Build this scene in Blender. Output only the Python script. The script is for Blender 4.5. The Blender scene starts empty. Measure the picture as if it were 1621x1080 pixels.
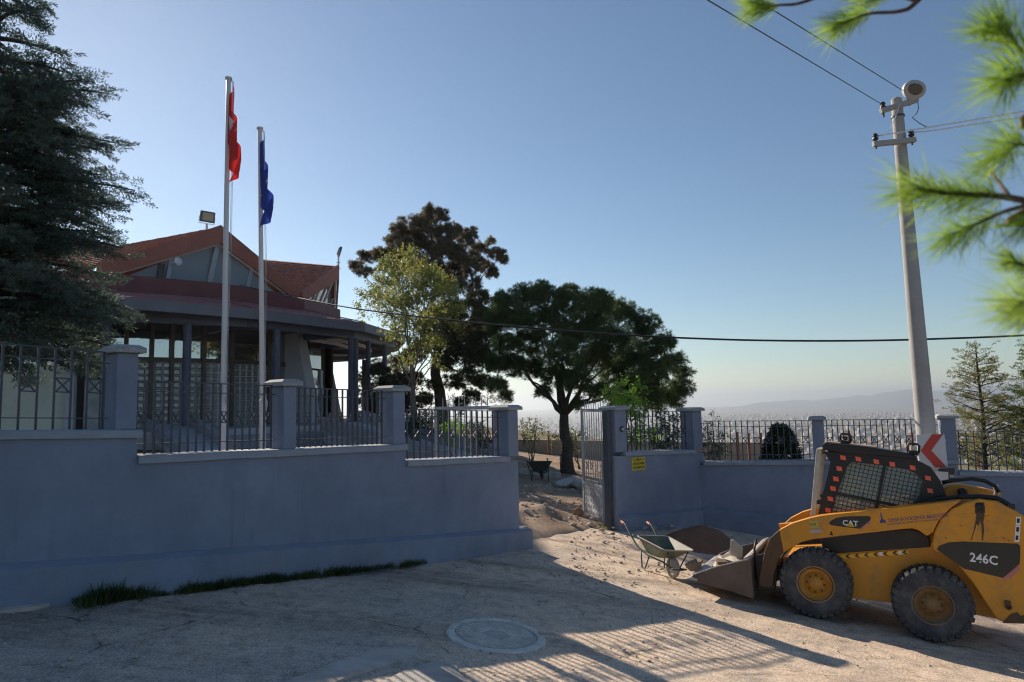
import bpy, math, random
import numpy as np
from mathutils import Vector, Matrix

# ---------------------------------------------------------------- camera, sky, sun, exposure
SC = bpy.context.scene
COL = SC.collection
PW, PH = 1621, 1080
FPX = 1085.0
CAM_Z = 2.24
PITCH = math.atan(100.0 / FPX)
ROLL = math.radians(1.15)
SUN_AZ, SUN_EL = math.radians(-37.23), math.radians(26.2)
SUN_STRENGTH = 5.0
SKY_STRENGTH = 0.068
EXPOSURE = 0.58

_cp, _sp, _cr, _sr = math.cos(PITCH), math.sin(PITCH), math.cos(ROLL), math.sin(ROLL)
_r0, _u0 = Vector((1, 0, 0)), Vector((0, -_sp, _cp))
FWD = Vector((0, _cp, _sp))
RIGHT = _r0 * _cr - _u0 * _sr
UP = _u0 * _cr + _r0 * _sr
CAM = Vector((0, 0, CAM_Z))

cd = bpy.data.cameras.new('camera')
cd.sensor_width = 36.0
cd.lens = 36.0 * FPX / PW
cd.clip_start = 0.05
cd.clip_end = 60000
cd.dof.use_dof = True
cd.dof.focus_distance = 11.0
cd.dof.aperture_fstop = 2.8
cam = bpy.data.objects.new('camera', cd)
COL.objects.link(cam)
cam.matrix_world = Matrix(((RIGHT.x, UP.x, -FWD.x, 0), (RIGHT.y, UP.y, -FWD.y, 0),
                           (RIGHT.z, UP.z, -FWD.z, CAM_Z), (0, 0, 0, 1)))
SC.camera = cam

SUN_DIR = Vector((math.sin(SUN_AZ) * math.cos(SUN_EL), math.cos(SUN_AZ) * math.cos(SUN_EL), math.sin(SUN_EL)))
world = bpy.data.worlds.new('World')
SC.world = world
world.use_nodes = True
wn = world.node_tree
bg = wn.nodes['Background']
sky = wn.nodes.new('ShaderNodeTexSky')
sky.sky_type = 'NISHITA'
sky.sun_disc = False
sky.sun_elevation = SUN_EL
sky.sun_rotation = SUN_AZ
sky.altitude = 120
sky.air_density = 1.0
sky.dust_density = 0.07
sky.ozone_density = 2.2
tint = wn.nodes.new('ShaderNodeMix'); tint.data_type = 'RGBA'; tint.blend_type = 'MULTIPLY'
tint.inputs[0].default_value = 1.0; tint.inputs[7].default_value = (0.94, 0.985, 1.0, 1)   # a clear autumn blue
wn.links.new(sky.outputs[0], tint.inputs[6])
wn.links.new(tint.outputs[2], bg.inputs[0])
bg.inputs[1].default_value = SKY_STRENGTH

sd = bpy.data.lights.new('sun', 'SUN')
sd.energy = SUN_STRENGTH
sd.angle = math.radians(0.53)
sd.color = (1.0, 0.86, 0.70)
sun = bpy.data.objects.new('sun', sd)
COL.objects.link(sun)
sun.rotation_euler = (-SUN_DIR).to_track_quat('-Z', 'Y').to_euler()

SC.view_settings.view_transform = 'Standard'
SC.view_settings.look = 'None'
SC.view_settings.exposure = EXPOSURE
SC.view_settings.gamma = 1.0
SC.view_settings.use_curve_mapping = False
SC.render.engine = 'CYCLES'
SC.cycles.use_denoising = True
SC.cycles.filter_width = 1.15
SC.cycles.max_bounces = 8
SC.cycles.transparent_max_bounces = 12
SC.cycles.volume_bounces = 0
SC.cycles.sample_clamp_indirect = 6.0

# ---------------------------------------------------------------- helpers: where a picture point lies in the place
GA, GB = -0.116, 0.005          # the road falls to the right


CROWN, CROWN_Y = 0.0078, 10.0   # and rises a little towards the viewer


def gz(x, y):
    return GA * x + GB * y + CROWN * max(0.0, CROWN_Y - max(y, 0.0)) ** 2


def ray(px, py):
    return (FWD * FPX + RIGHT * (px - PW / 2) - UP * (py - PH / 2)) / FPX


def on_ground(px, py):
    d = ray(px, py)
    lo, hi = 0.5, 80.0
    for _ in range(50):
        t = (lo + hi) / 2
        p = CAM + d * t
        if p.z > gz(p.x, p.y):
            lo = t
        else:
            hi = t
    return CAM + d * lo


def at_depth(px, py, y):
    d = ray(px, py)
    return CAM + d * (y / d.y)


def at_height(px, py, z):
    d = ray(px, py)
    return CAM + d * ((z - CAM_Z) / d.z)


def on_plane(px, py, p0, n):
    d = ray(px, py)
    return CAM + d * ((p0 - CAM).dot(n) / d.dot(n))


class VPlane:
    """vertical plane through p0 (x, y) with plan direction in degrees"""
    def __init__(s, x, y, deg):
        a = math.radians(deg)
        s.p = Vector((x, y, 0)); s.d = Vector((math.cos(a), math.sin(a), 0)); s.n = Vector((-math.sin(a), math.cos(a), 0)); s.deg = deg

    def at(s, px, py):
        return on_plane(px, py, s.p, s.n)

    def u(s, px, py):          # along-plane coordinate
        return (s.at(px, py) - s.p).dot(s.d)

    def pt(s, u, off=0.0, z=0.0):
        q = s.p + s.d * u + s.n * off
        return Vector((q.x, q.y, z))


# ---------------------------------------------------------------- helpers: meshes and objects
class MB:
    def __init__(s):
        s.v = []; s.f = []

    def add(s, vs, fs):
        o = len(s.v)
        s.v += [tuple(p) for p in vs]
        s.f += [tuple(i + o for i in f) for f in fs]
        return s

    def hexa(s, b, t):         # bottom 4, top 4 (ccw from above)
        return s.add(list(b) + list(t), [(3, 2, 1, 0), (4, 5, 6, 7), (0, 1, 5, 4), (1, 2, 6, 5), (2, 3, 7, 6), (3, 0, 4, 7)])

    def box(s, c, size, m=None):
        hx, hy, hz = size[0] / 2, size[1] / 2, size[2] / 2
        pts = [Vector((x, y, z)) for z in (-hz, hz) for x, y in ((-hx, -hy), (hx, -hy), (hx, hy), (-hx, hy))]
        if m is not None:
            pts = [m @ p for p in pts]
        c = Vector(c)
        pts = [p + c for p in pts]
        return s.hexa(pts[:4], pts[4:])

    def bar(s, a, b, w, h=None, upv=(0, 0, 1)):        # square bar from a to b
        a, b = Vector(a), Vector(b); h = h or w
        d = (b - a).normalized(); u = Vector(upv)
        if abs(d.dot(u)) > 0.98:
            u = Vector((1, 0, 0))
        sd_ = d.cross(u).normalized(); u = sd_.cross(d).normalized()
        q = [sd_ * (w / 2 * i) + u * (h / 2 * j) for i, j in ((-1, -1), (1, -1), (1, 1), (-1, 1))]
        return s.hexa([a + k for k in q], [b + k for k in q])

    def prism(s, pts, ext):    # planar polygon of 3-D points swept by vector ext
        n = len(pts); ext = Vector(ext)
        pts = [Vector(p) for p in pts]
        vs = pts + [p + ext for p in pts]
        fs = [tuple(range(n - 1, -1, -1)), tuple(range(n, 2 * n))]
        fs += [(i, (i + 1) % n, n + (i + 1) % n, n + i) for i in range(n)]
        return s.add(vs, fs)

    def tube(s, pts, rad, n=8, cap=True):
        pts = [Vector(p) for p in pts]
        if not hasattr(rad, '__len__'):
            rad = [rad] * len(pts)
        vs = []; fs = []
        prev = None
        for i, p in enumerate(pts):
            d = (pts[min(i + 1, len(pts) - 1)] - pts[max(i - 1, 0)])
            d = d.normalized() if d.length > 1e-9 else Vector((0, 0, 1))
            if prev is None:
                a = Vector((0, 0, 1)) if abs(d.z) < 0.9 else Vector((1, 0, 0))
                x = d.cross(a).normalized()
            else:
                x = (prev - d * prev.dot(d)).normalized()
            prev = x
            y = d.cross(x)
            for k in range(n):
                t = 2 * math.pi * k / n
                vs.append(p + x * (rad[i] * math.cos(t)) + y * (rad[i] * math.sin(t)))
        for i in range(len(pts) - 1):
            for k in range(n):
                fs.append((i * n + k, i * n + (k + 1) % n, (i + 1) * n + (k + 1) % n, (i + 1) * n + k))
        if cap:
            fs.append(tuple(range(n - 1, -1, -1)))
            fs.append(tuple(range((len(pts) - 1) * n, len(pts) * n)))
        return s.add(vs, fs)

    def lathe(s, prof, c=(0, 0, 0), ax=(0, 0, 1), n=24, cap=True):
        """prof: list of (axial, radius)"""
        ax = Vector(ax).normalized(); a = Vector((1, 0, 0)) if abs(ax.x) < 0.9 else Vector((0, 1, 0))
        x = ax.cross(a).normalized(); y = ax.cross(x); c = Vector(c)
        vs = []; fs = []
        for h, r in prof:
            for k in range(n):
                t = 2 * math.pi * k / n
                vs.append(c + ax * h + x * (r * math.cos(t)) + y * (r * math.sin(t)))
        for i in range(len(prof) - 1):
            for k in range(n):
                fs.append((i * n + k, i * n + (k + 1) % n, (i + 1) * n + (k + 1) % n, (i + 1) * n + k))
        if cap:
            fs.append(tuple(range(n - 1, -1, -1)))
            fs.append(tuple(range((len(prof) - 1) * n, len(prof) * n)))
        return s.add(vs, fs)

    def grid(s, rows):         # rows of points -> quads
        m = len(rows[0]); vs = [p for r in rows for p in r]; fs = []
        for i in range(len(rows) - 1):
            for j in range(m - 1):
                fs.append((i * m + j, i * m + j + 1, (i + 1) * m + j + 1, (i + 1) * m + j))
        return s.add(vs, fs)

    def mesh(s, name, smooth=False):
        me = bpy.data.meshes.new(name)
        me.from_pydata(s.v, [], s.f)
        me.validate()
        import bmesh
        b = bmesh.new(); b.from_mesh(me)
        bmesh.ops.recalc_face_normals(b, faces=b.faces)
        b.to_mesh(me); b.free()
        if smooth:
            me.polygons.foreach_set('use_smooth', [True] * len(me.polygons))
        return me

    def build(s, name, m, parent=None, smooth=False, bevel=0.0, auto=False):
        return place(name, s.mesh(name, smooth or auto), m, parent, bevel, auto)


def place(name, me, m, parent=None, bevel=0.0, auto=False):
    o = bpy.data.objects.new(name, me)
    COL.objects.link(o)
    if m is not None and len(me.materials) == 0:
        me.materials.append(m)
    if parent is not None:
        adopt(o, parent)
    if bevel > 0:
        md = o.modifiers.new('bevel', 'BEVEL'); md.width = bevel; md.segments = 2; md.limit_method = 'ANGLE'; md.angle_limit = math.radians(40)
    if auto:
        try:
            me.set_sharp_from_angle(angle=math.radians(38))
        except Exception:
            pass
    return o


WM = {}


def wmat(o):
    m = o.matrix_basis.copy()
    if o.parent is not None:
        m = wmat(o.parent) @ o.matrix_parent_inverse @ m
    return m


def adopt(o, parent):
    """child built in world space keeps its place"""
    o.parent = parent
    if parent.get('_local'):
        o['_local'] = 1
        o.matrix_parent_inverse = Matrix.Identity(4)
    else:
        o.matrix_parent_inverse = wmat(parent).inverted()


def empty(name, loc=(0, 0, 0), label=None, cat=None, group=None, local=False, mat4=None):
    o = bpy.data.objects.new(name, None)
    o.empty_display_size = 0.2
    COL.objects.link(o)
    if mat4 is not None:
        o.matrix_basis = mat4
    else:
        o.location = loc
    if local:
        o['_local'] = 1
    tag(o, label, cat, group)
    return o


def tag(o, label=None, cat=None, group=None, kind=None):
    if label: o['label'] = label
    if cat: o['category'] = cat
    if group: o['group'] = group
    if kind: o['kind'] = kind
    return o


def text_mesh(txt, size, bold=False, extrude=0.0, align='CENTER', spacing=1.0):
    c = bpy.data.curves.new('lettering', 'FONT')
    c.body = txt; c.size = size; c.align_x = align; c.align_y = 'CENTER'; c.extrude = extrude
    c.space_character = spacing
    c.resolution_u = 2
    if bold:
        c.offset = size * 0.022
    o = bpy.data.objects.new('lettering', c)
    COL.objects.link(o)
    dg = bpy.context.evaluated_depsgraph_get()
    me = bpy.data.meshes.new_from_object(o.evaluated_get(dg))
    COL.objects.unlink(o); bpy.data.objects.remove(o); bpy.data.curves.remove(c)
    return me


# ---------------------------------------------------------------- materials
def new_mat(name):
    m = bpy.data.materials.new(name)
    m.use_nodes = True
    return m, m.node_tree, m.node_tree.nodes['Principled BSDF']


def N(nt, typ, **kw):
    n = nt.nodes.new(typ)
    for k, v in kw.items():
        if k.startswith('i_'):
            n.inputs[k[2:].replace('_', ' ')].default_value = v
        else:
            setattr(n, k, v)
    return n


def noise(nt, scale, detail=6, rough=0.6, vec=None):
    n = N(nt, 'ShaderNodeTexNoise')
    n.inputs['Scale'].default_value = scale; n.inputs['Detail'].default_value = detail; n.inputs['Roughness'].default_value = rough
    if vec is not None:
        nt.links.new(vec, n.inputs['Vector'])
    return n


def ramp(nt, fac, stops):
    r = N(nt, 'ShaderNodeValToRGB')
    e = r.color_ramp.elements
    while len(e) < len(stops):
        e.new(0.5)
    for k, (p, c) in enumerate(stops):
        e[k].position = p
        e[k].color = (c[0], c[1], c[2], 1) if hasattr(c, '__len__') else (c, c, c, 1)
    nt.links.new(fac, r.inputs[0])
    return r


def mixc(nt, fac, a, b, mode='MIX'):
    m = N(nt, 'ShaderNodeMix', data_type='RGBA', blend_type=mode)
    for sock, val in ((m.inputs[0], fac), (m.inputs[6], a), (m.inputs[7], b)):
        if hasattr(val, 'is_linked') or hasattr(val, 'links'):
            nt.links.new(val, sock)
        elif hasattr(val, '__len__'):
            sock.default_value = (val[0], val[1], val[2], 1)
        else:
            sock.default_value = val
    return m.outputs[2]


def bump(nt, bsdf, height, strength=0.3, dist=0.01):
    b = N(nt, 'ShaderNodeBump')
    b.inputs['Strength'].default_value = strength; b.inputs['Distance'].default_value = dist
    nt.links.new(height, b.inputs['Height'])
    nt.links.new(b.outputs[0], bsdf.inputs['Normal'])
    return b


def surf(name, col, rough=0.7, metal=0.0, var=0.25, scale=3.0, dirt=None, dirt_amt=0.4, dirt_scale=1.3, bmp=0.15, bscale=60.0, bdist=0.004, spec=0.5):
    """paint, plaster, stone, metal: base colour broken up by noise, patches of dirt, fine relief"""
    m, nt, b = new_mat(name)
    tc = N(nt, 'ShaderNodeTexCoord').outputs['Object']
    n1 = noise(nt, scale, 7, 0.65, tc)
    lo = [c * (1 - var) for c in col]; hi = [min(1, c * (1 + var)) for c in col]
    c = ramp(nt, n1.outputs[0], [(0.3, lo), (0.7, hi)]).outputs[0]
    if dirt is not None:
        n2 = noise(nt, dirt_scale, 9, 0.72, tc)
        k = ramp(nt, n2.outputs[0], [(0.48, 0.0), (0.68, dirt_amt)]).outputs[0]
        c = mixc(nt, k, c, dirt)
    nt.links.new(c, b.inputs['Base Color'])
    b.inputs['Roughness'].default_value = rough
    b.inputs['Metallic'].default_value = metal
    b.inputs['Specular IOR Level'].default_value = spec
    if bmp > 0:
        n3 = noise(nt, bscale, 4, 0.6, tc)
        bump(nt, b, n3.outputs[0], bmp, bdist)
    return m


def leaf_mat(name, cols, trans=0.45, rough=0.55, scale=1.2, fine=9.0, spec=0.3):
    m, nt, b = new_mat(name)
    tc = N(nt, 'ShaderNodeTexCoord').outputs['Object']
    n1 = noise(nt, scale, 3, 0.6, tc); n2 = noise(nt, fine, 3, 0.7, tc)
    ad = N(nt, 'ShaderNodeMath', operation='MULTIPLY_ADD'); ad.inputs[1].default_value = 0.5
    nt.links.new(n1.outputs[0], ad.inputs[0])
    hf = N(nt, 'ShaderNodeMath', operation='MULTIPLY'); hf.inputs[1].default_value = 0.5
    nt.links.new(n2.outputs[0], hf.inputs[0]); nt.links.new(hf.outputs[0], ad.inputs[2])
    k = len(cols)
    c = ramp(nt, ad.outputs[0], [(0.33 + 0.34 * i / max(1, k - 1), cc) for i, cc in enumerate(cols)]).outputs[0]
    nt.links.new(c, b.inputs['Base Color'])
    b.inputs['Roughness'].default_value = rough
    b.inputs['Specular IOR Level'].default_value = spec
    t = N(nt, 'ShaderNodeBsdfTranslucent'); nt.links.new(c, t.inputs[0])
    mx = N(nt, 'ShaderNodeMixShader'); mx.inputs[0].default_value = trans
    nt.links.new(b.outputs[0], mx.inputs[1]); nt.links.new(t.outputs[0], mx.inputs[2])
    nt.links.new(mx.outputs[0], nt.nodes['Material Output'].inputs[0])
    return m


def flat(name, col, rough=0.6, metal=0.0, spec=0.5):
    m, nt, b = new_mat(name)
    b.inputs['Base Color'].default_value = (*col, 1); b.inputs['Roughness'].default_value = rough; b.inputs['Metallic'].default_value = metal
    b.inputs['Specular IOR Level'].default_value = spec
    return m


random.seed(7)
RNG = np.random.default_rng(11)

# ================================================================ SETTING: terrain, road, yard, city, mountains
def sstep(a, b, x):
    t = np.clip((x - a) / (b - a), 0, 1)
    return t * t * (3 - 2 * t)


def vnoise(x, y, seed=0):
    """cheap smooth value noise on arrays"""
    r = np.random.default_rng(seed)
    tab = r.random((64, 64))
    xi = np.floor(x).astype(int); yi = np.floor(y).astype(int)
    fx = x - xi; fy = y - yi
    fx = fx * fx * (3 - 2 * fx); fy = fy * fy * (3 - 2 * fy)
    g = lambda i, j: tab[(xi + i) % 64, (yi + j) % 64]
    return (g(0, 0) * (1 - fx) + g(1, 0) * fx) * (1 - fy) + (g(0, 1) * (1 - fx) + g(1, 1) * fx) * fy - 0.5


def site(x, y):
    return GA * np.clip(x, -30, 30) + GB * np.clip(y, -40, 40) + CROWN * np.maximum(0, CROWN_Y - np.clip(y, 0, 99)) ** 2


def np_grid(name, X, Y, Z, mat, parent=None, smooth=True):
    r, c = X.shape
    me = bpy.data.meshes.new(name)
    v = np.stack([X, Y, Z], -1).reshape(-1, 3)
    i = np.arange(r * c).reshape(r, c)
    f = np.stack([i[:-1, :-1], i[:-1, 1:], i[1:, 1:], i[1:, :-1]], -1).reshape(-1, 4)
    set_mesh(me, v, f)
    if smooth:
        me.polygons.foreach_set('use_smooth', np.ones(len(f), bool))
    return place(name, me, mat, parent)


def set_mesh(me, v, f):
    k = f.shape[1]
    me.vertices.add(len(v)); me.vertices.foreach_set('co', np.ascontiguousarray(v, np.float32).ravel())
    me.loops.add(f.size); me.loops.foreach_set('vertex_index', np.ascontiguousarray(f, np.int32).ravel())
    me.polygons.add(len(f))
    me.polygons.foreach_set('loop_start', np.arange(0, f.size, k, dtype=np.int32))
    me.update(calc_edges=True)


# --- materials of the ground
def road_mat():
    m, nt, b = new_mat('dusty asphalt')
    tc = N(nt, 'ShaderNodeTexCoord').outputs['Object']
    big = noise(nt, 0.42, 8, 0.62, tc)
    mid = noise(nt, 2.3, 8, 0.7, tc)
    fine = noise(nt, 55, 4, 0.7, tc)
    vor = N(nt, 'ShaderNodeTexVoronoi'); vor.inputs['Scale'].default_value = 95; nt.links.new(tc, vor.inputs['Vector'])
    asphalt = ramp(nt, fine.outputs[0], [(0.25, (0.255, 0.237, 0.222)), (0.55, (0.435, 0.393, 0.352)), (0.78, (0.600, 0.540, 0.480))]).outputs[0]
    dust = ramp(nt, fine.outputs[0], [(0.3, (0.540, 0.435, 0.338)), (0.7, (0.750, 0.600, 0.465))]).outputs[0]
    sx = N(nt, 'ShaderNodeSeparateXYZ'); nt.links.new(tc, sx.inputs[0])
    # more dust towards the gate and the loader, bare asphalt up the road
    gx = N(nt, 'ShaderNodeMapRange'); gx.inputs['From Min'].default_value = -3.5; gx.inputs['From Max'].default_value = 2.0
    gx.inputs['To Min'].default_value = -0.16; gx.inputs['To Max'].default_value = 0.16
    nt.links.new(sx.outputs[0], gx.inputs['Value'])
    ad = N(nt, 'ShaderNodeMath', operation='ADD'); nt.links.new(big.outputs[0], ad.inputs[0]); nt.links.new(gx.outputs[0], ad.inputs[1])
    k1 = ramp(nt, ad.outputs[0], [(0.40, 0.0), (0.62, 0.95)]).outputs[0]
    k2 = ramp(nt, mid.outputs[0], [(0.36, 0.45), (0.62, 1.0)]).outputs[0]
    mk = N(nt, 'ShaderNodeMath', operation='MULTIPLY'); nt.links.new(k1, mk.inputs[0]); nt.links.new(k2, mk.inputs[1])
    c = mixc(nt, mk.outputs[0], asphalt, dust)
    # stones: light and dark specks
    sp = ramp(nt, vor.outputs['Color'], [(0.0, 0.5), (0.5, 1.0), (1.0, 1.45)]).outputs[0]
    c = mixc(nt, 0.7, c, sp, 'MULTIPLY')
    # wheel tracks: long streaks of polished and of dusty surface running along the road
    mp = N(nt, 'ShaderNodeMapping'); nt.links.new(tc, mp.inputs['Vector'])
    mp.inputs['Rotation'].default_value = (0, 0, math.radians(-22)); mp.inputs['Scale'].default_value = (0.16, 1.5, 1)
    tn_ = noise(nt, 1.0, 7, 0.6, mp.outputs[0])
    tk = ramp(nt, tn_.outputs[0], [(0.34, 0.62), (0.5, 1.0), (0.66, 1.12)]).outputs[0]
    c = mixc(nt, 0.9, c, tk, 'MULTIPLY')
    bl = noise(nt, 5.5, 9, 0.75, tc)
    bk = ramp(nt, bl.outputs[0], [(0.36, 0.60), (0.5, 1.0), (0.7, 1.12)]).outputs[0]
    c = mixc(nt, 0.85, c, bk, 'MULTIPLY')
    # reddish soil stains and dark oily patches
    n4 = noise(nt, 1.1, 6, 0.75, tc); st = ramp(nt, n4.outputs[0], [(0.60, 0.0), (0.72, 0.55)]).outputs[0]
    c = mixc(nt, st, c, (0.30, 0.17, 0.10))
    n5 = noise(nt, 0.9, 9, 0.8, tc); n5.inputs['Distortion'].default_value = 1.2
    oil = ramp(nt, n5.outputs[0], [(0.30, 0.8), (0.42, 0.0)]).outputs[0]
    c = mixc(nt, oil, c, (0.11, 0.10, 0.092))
    # cracks
    v2 = N(nt, 'ShaderNodeTexVoronoi', feature='DISTANCE_TO_EDGE'); v2.inputs['Scale'].default_value = 0.55
    wv = noise(nt, 1.6, 6, 0.7, tc)
    wm = mixc(nt, 0.32, tc, wv.outputs['Color'], 'ADD')
    nt.links.new(wm, v2.inputs['Vector'])
    cr = ramp(nt, v2.outputs['Distance'], [(0.003, 1.0), (0.011, 0.0)]).outputs[0]
    crm = ramp(nt, mid.outputs[0], [(0.48, 0.0), (0.58, 0.75)]).outputs[0]
    mc = N(nt, 'ShaderNodeMath', operation='MULTIPLY'); nt.links.new(cr, mc.inputs[0]); nt.links.new(crm, mc.inputs[1])
    c = mixc(nt, mc.outputs[0], c, (0.06, 0.055, 0.05))
    nt.links.new(c, b.inputs['Base Color'])
    br = N(nt, 'ShaderNodeMix', data_type='RGBA', blend_type='MULTIPLY'); br.inputs[0].default_value = 1.0; br.inputs[7].default_value = (1.16, 1.12, 1.06, 1)
    nt.links.new(c, br.inputs[6]); nt.links.new(br.outputs[2], b.inputs['Base Color'])
    b.inputs['Roughness'].default_value = 0.95; b.inputs['Specular IOR Level'].default_value = 0.15
    h = mixc(nt, 0.5, vor.outputs['Distance'], fine.outputs[0])
    cs = N(nt, 'ShaderNodeTexVoronoi'); cs.inputs['Scale'].default_value = 34; nt.links.new(tc, cs.inputs['Vector'])
    hh = mixc(nt, 0.35, h, mid.outputs[0])
    h2 = mixc(nt, 0.35, hh, cs.outputs['Distance'])
    bump(nt, b, h2, 0.65, 0.012)
    return m


def dirt_mat(name, c0, c1, c2):
    m, nt, b = new_mat(name)
    tc = N(nt, 'ShaderNodeTexCoord').outputs['Object']
    n1 = noise(nt, 0.8, 8, 0.7, tc); n2 = noise(nt, 14, 6, 0.75, tc); n3 = noise(nt, 70, 3, 0.7, tc)
    c = ramp(nt, n1.outputs[0], [(0.3, c0), (0.5, c1), (0.72, c2)]).outputs[0]
    d = ramp(nt, n2.outputs[0], [(0.3, 0.6), (0.7, 1.25)]).outputs[0]
    c = mixc(nt, 0.85, c, d, 'MULTIPLY')
    nt.links.new(c, b.inputs['Base Color']); b.inputs['Roughness'].default_value = 1.0; b.inputs['Specular IOR Level'].default_value = 0.1
    h = mixc(nt, 0.4, n2.outputs[0], n3.outputs[0])
    bump(nt, b, h, 0.9, 0.03)
    return m


M_road = road_mat()
M_dirt = dirt_mat('yard soil', (0.216, 0.135, 0.095), (0.405, 0.297, 0.216), (0.567, 0.459, 0.365))
M_terr = dirt_mat('dry hillside', (0.10, 0.10, 0.05), (0.21, 0.18, 0.11), (0.30, 0.25, 0.17))


def far_ground(x, y):
    r = np.hypot(x, y)
    z = site(x, y) - 0.12
    drop = sstep(48, 620, r) * 132
    ang = np.arctan2(x, y)
    front = 1 - sstep(1.7, 2.6, np.abs(ang))          # the hill goes on behind the viewer
    z = z - drop * front
    z = z + sstep(80, 400, r) * 5 * vnoise(x / 160, y / 160, 3) + sstep(40, 90, r) * 0.8 * vnoise(x / 9, y / 9, 4)
    return z


def build_terrain():
    rad = np.concatenate([np.linspace(0.5, 60, 60), np.geomspace(62, 15500, 90)])
    th = np.linspace(0, 2 * math.pi, 221)
    R, T = np.meshgrid(rad, th, indexing='ij')
    X, Y = R * np.sin(T), R * np.cos(T)
    Z = far_ground(X, Y)
    g = np_grid('ground', X, Y, Z, M_terr)
    tag(g, kind='structure')


build_terrain()


def build_road():
    xs = np.arange(-9.5, 13.0, 0.055); ys = np.arange(2.2, 15.6, 0.055)
    X, Y = np.meshgrid(xs, ys)
    Z = site(X, Y)
    Z = Z + 0.030 * vnoise(X / 1.3, Y / 1.3, 21) + 0.016 * vnoise(X / 0.35, Y / 0.35, 22) + 0.009 * vnoise(X / 0.12, Y / 0.12, 23)
    # loose heaps of swept grit
    Z = Z + 0.035 * np.clip(vnoise(X / 0.8 + 7, Y / 0.8, 24) - 0.16, 0, 1)
    # fall away beyond the right-hand wall and under the yard
    g = np_grid('road', X, Y, Z, M_road)
    tag(g, kind='structure')


build_road()

# --- the walls' plan lines come first: the yard lies behind them
PA, PB = on_ground(845, 870), on_ground(-20, 967)
LW_DEG = math.degrees(math.atan2(PA.y - PB.y, PA.x - PB.x))
LW = VPlane(PA.x, PA.y, LW_DEG)                 # plinth face, left wall; u < 0 to the left
PC, PD = on_ground(977, 843), on_ground(1116, 833.5)
RW_DEG = math.degrees(math.atan2(PD.y - PC.y, PD.x - PC.x))
RW = VPlane(PC.x, PC.y, RW_DEG)                 # right of the gate
RU1 = (PD - PC).to_2d().length
SW = VPlane(PD.x, PD.y, -24.5)                  # the wall after the corner


def yard_z(x, y):
    z = site(np.maximum(x, -8.0), y) + 0.055
    s = (x - PA.x) * math.cos(math.radians(LW_DEG)) + (y - PA.y) * math.sin(math.radians(LW_DEG))
    up = (1 - sstep(-4.6, -0.4, x - 0.0)) * (1 - sstep(17, 26, y))
    z = z + 0.06 * up
    z = z + 0.05 * vnoise(x / 1.1, y / 1.1, 31) + 0.03 * vnoise(x / 0.4, y / 0.4, 32)
    # dug-over mounds and ridges of soil just inside the gate
    z = z + 0.22 * np.exp(-(((x - 0.35) / 0.55) ** 2 + ((y - 13.6) / 0.75) ** 2)) * (1 + 0.9 * vnoise(x / 0.3, y / 0.3, 33))
    z = z + 0.16 * np.exp(-(((x - 0.2) / 1.2) ** 2 + ((y - 17.0) / 0.9) ** 2)) * (1 + 1.2 * vnoise(x / 0.3, y / 0.3, 34))
    return z


def build_yard():
    # curvilinear sheet behind the two wall faces: rows march inwards from the wall line
    un = np.linspace(0, 1, 260)
    a = np.array([LW.pt(-13, 0.2)[:2], LW.pt(-0.02, 0.2)[:2], RW.pt(0.05, 0.2)[:2], RW.pt(RU1 - 0.1, 0.2)[:2], SW.pt(0.3, 0.2)[:2], SW.pt(11, 0.2)[:2]])
    seg = np.concatenate([[0], np.cumsum(np.hypot(*np.diff(a, axis=0).T))]); seg /= seg[-1]
    ex = np.interp(un, seg, a[:, 0]); ey = np.interp(un, seg, a[:, 1])
    fx = np.interp(un, [0, 0.3, 0.5, 0.62, 1], [-34, -16, 2, 12, 34]); fy = np.interp(un, [0, 0.3, 0.5, 0.62, 1], [22, 40, 42, 38, 22])
    v = np.linspace(0, 1, 240)[:, None] ** 1.5
    X = ex[None] * (1 - v) + fx[None] * v; Y = ey[None] * (1 - v) + fy[None] * v
    Z = yard_z(X, Y)
    # feather the threshold down onto the road at the gate
    ln = np.hypot(fx - ex, fy - ey)[None] * v
    Z = Z - 0.11 * np.exp(-(ln / 0.45) ** 2)
    g = np_grid('yard', X, Y, Z, M_dirt)
    tag(g, kind='structure')


build_yard()

# --- the plain with its city, and the mountains, kilometres off
M_city = None


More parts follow.
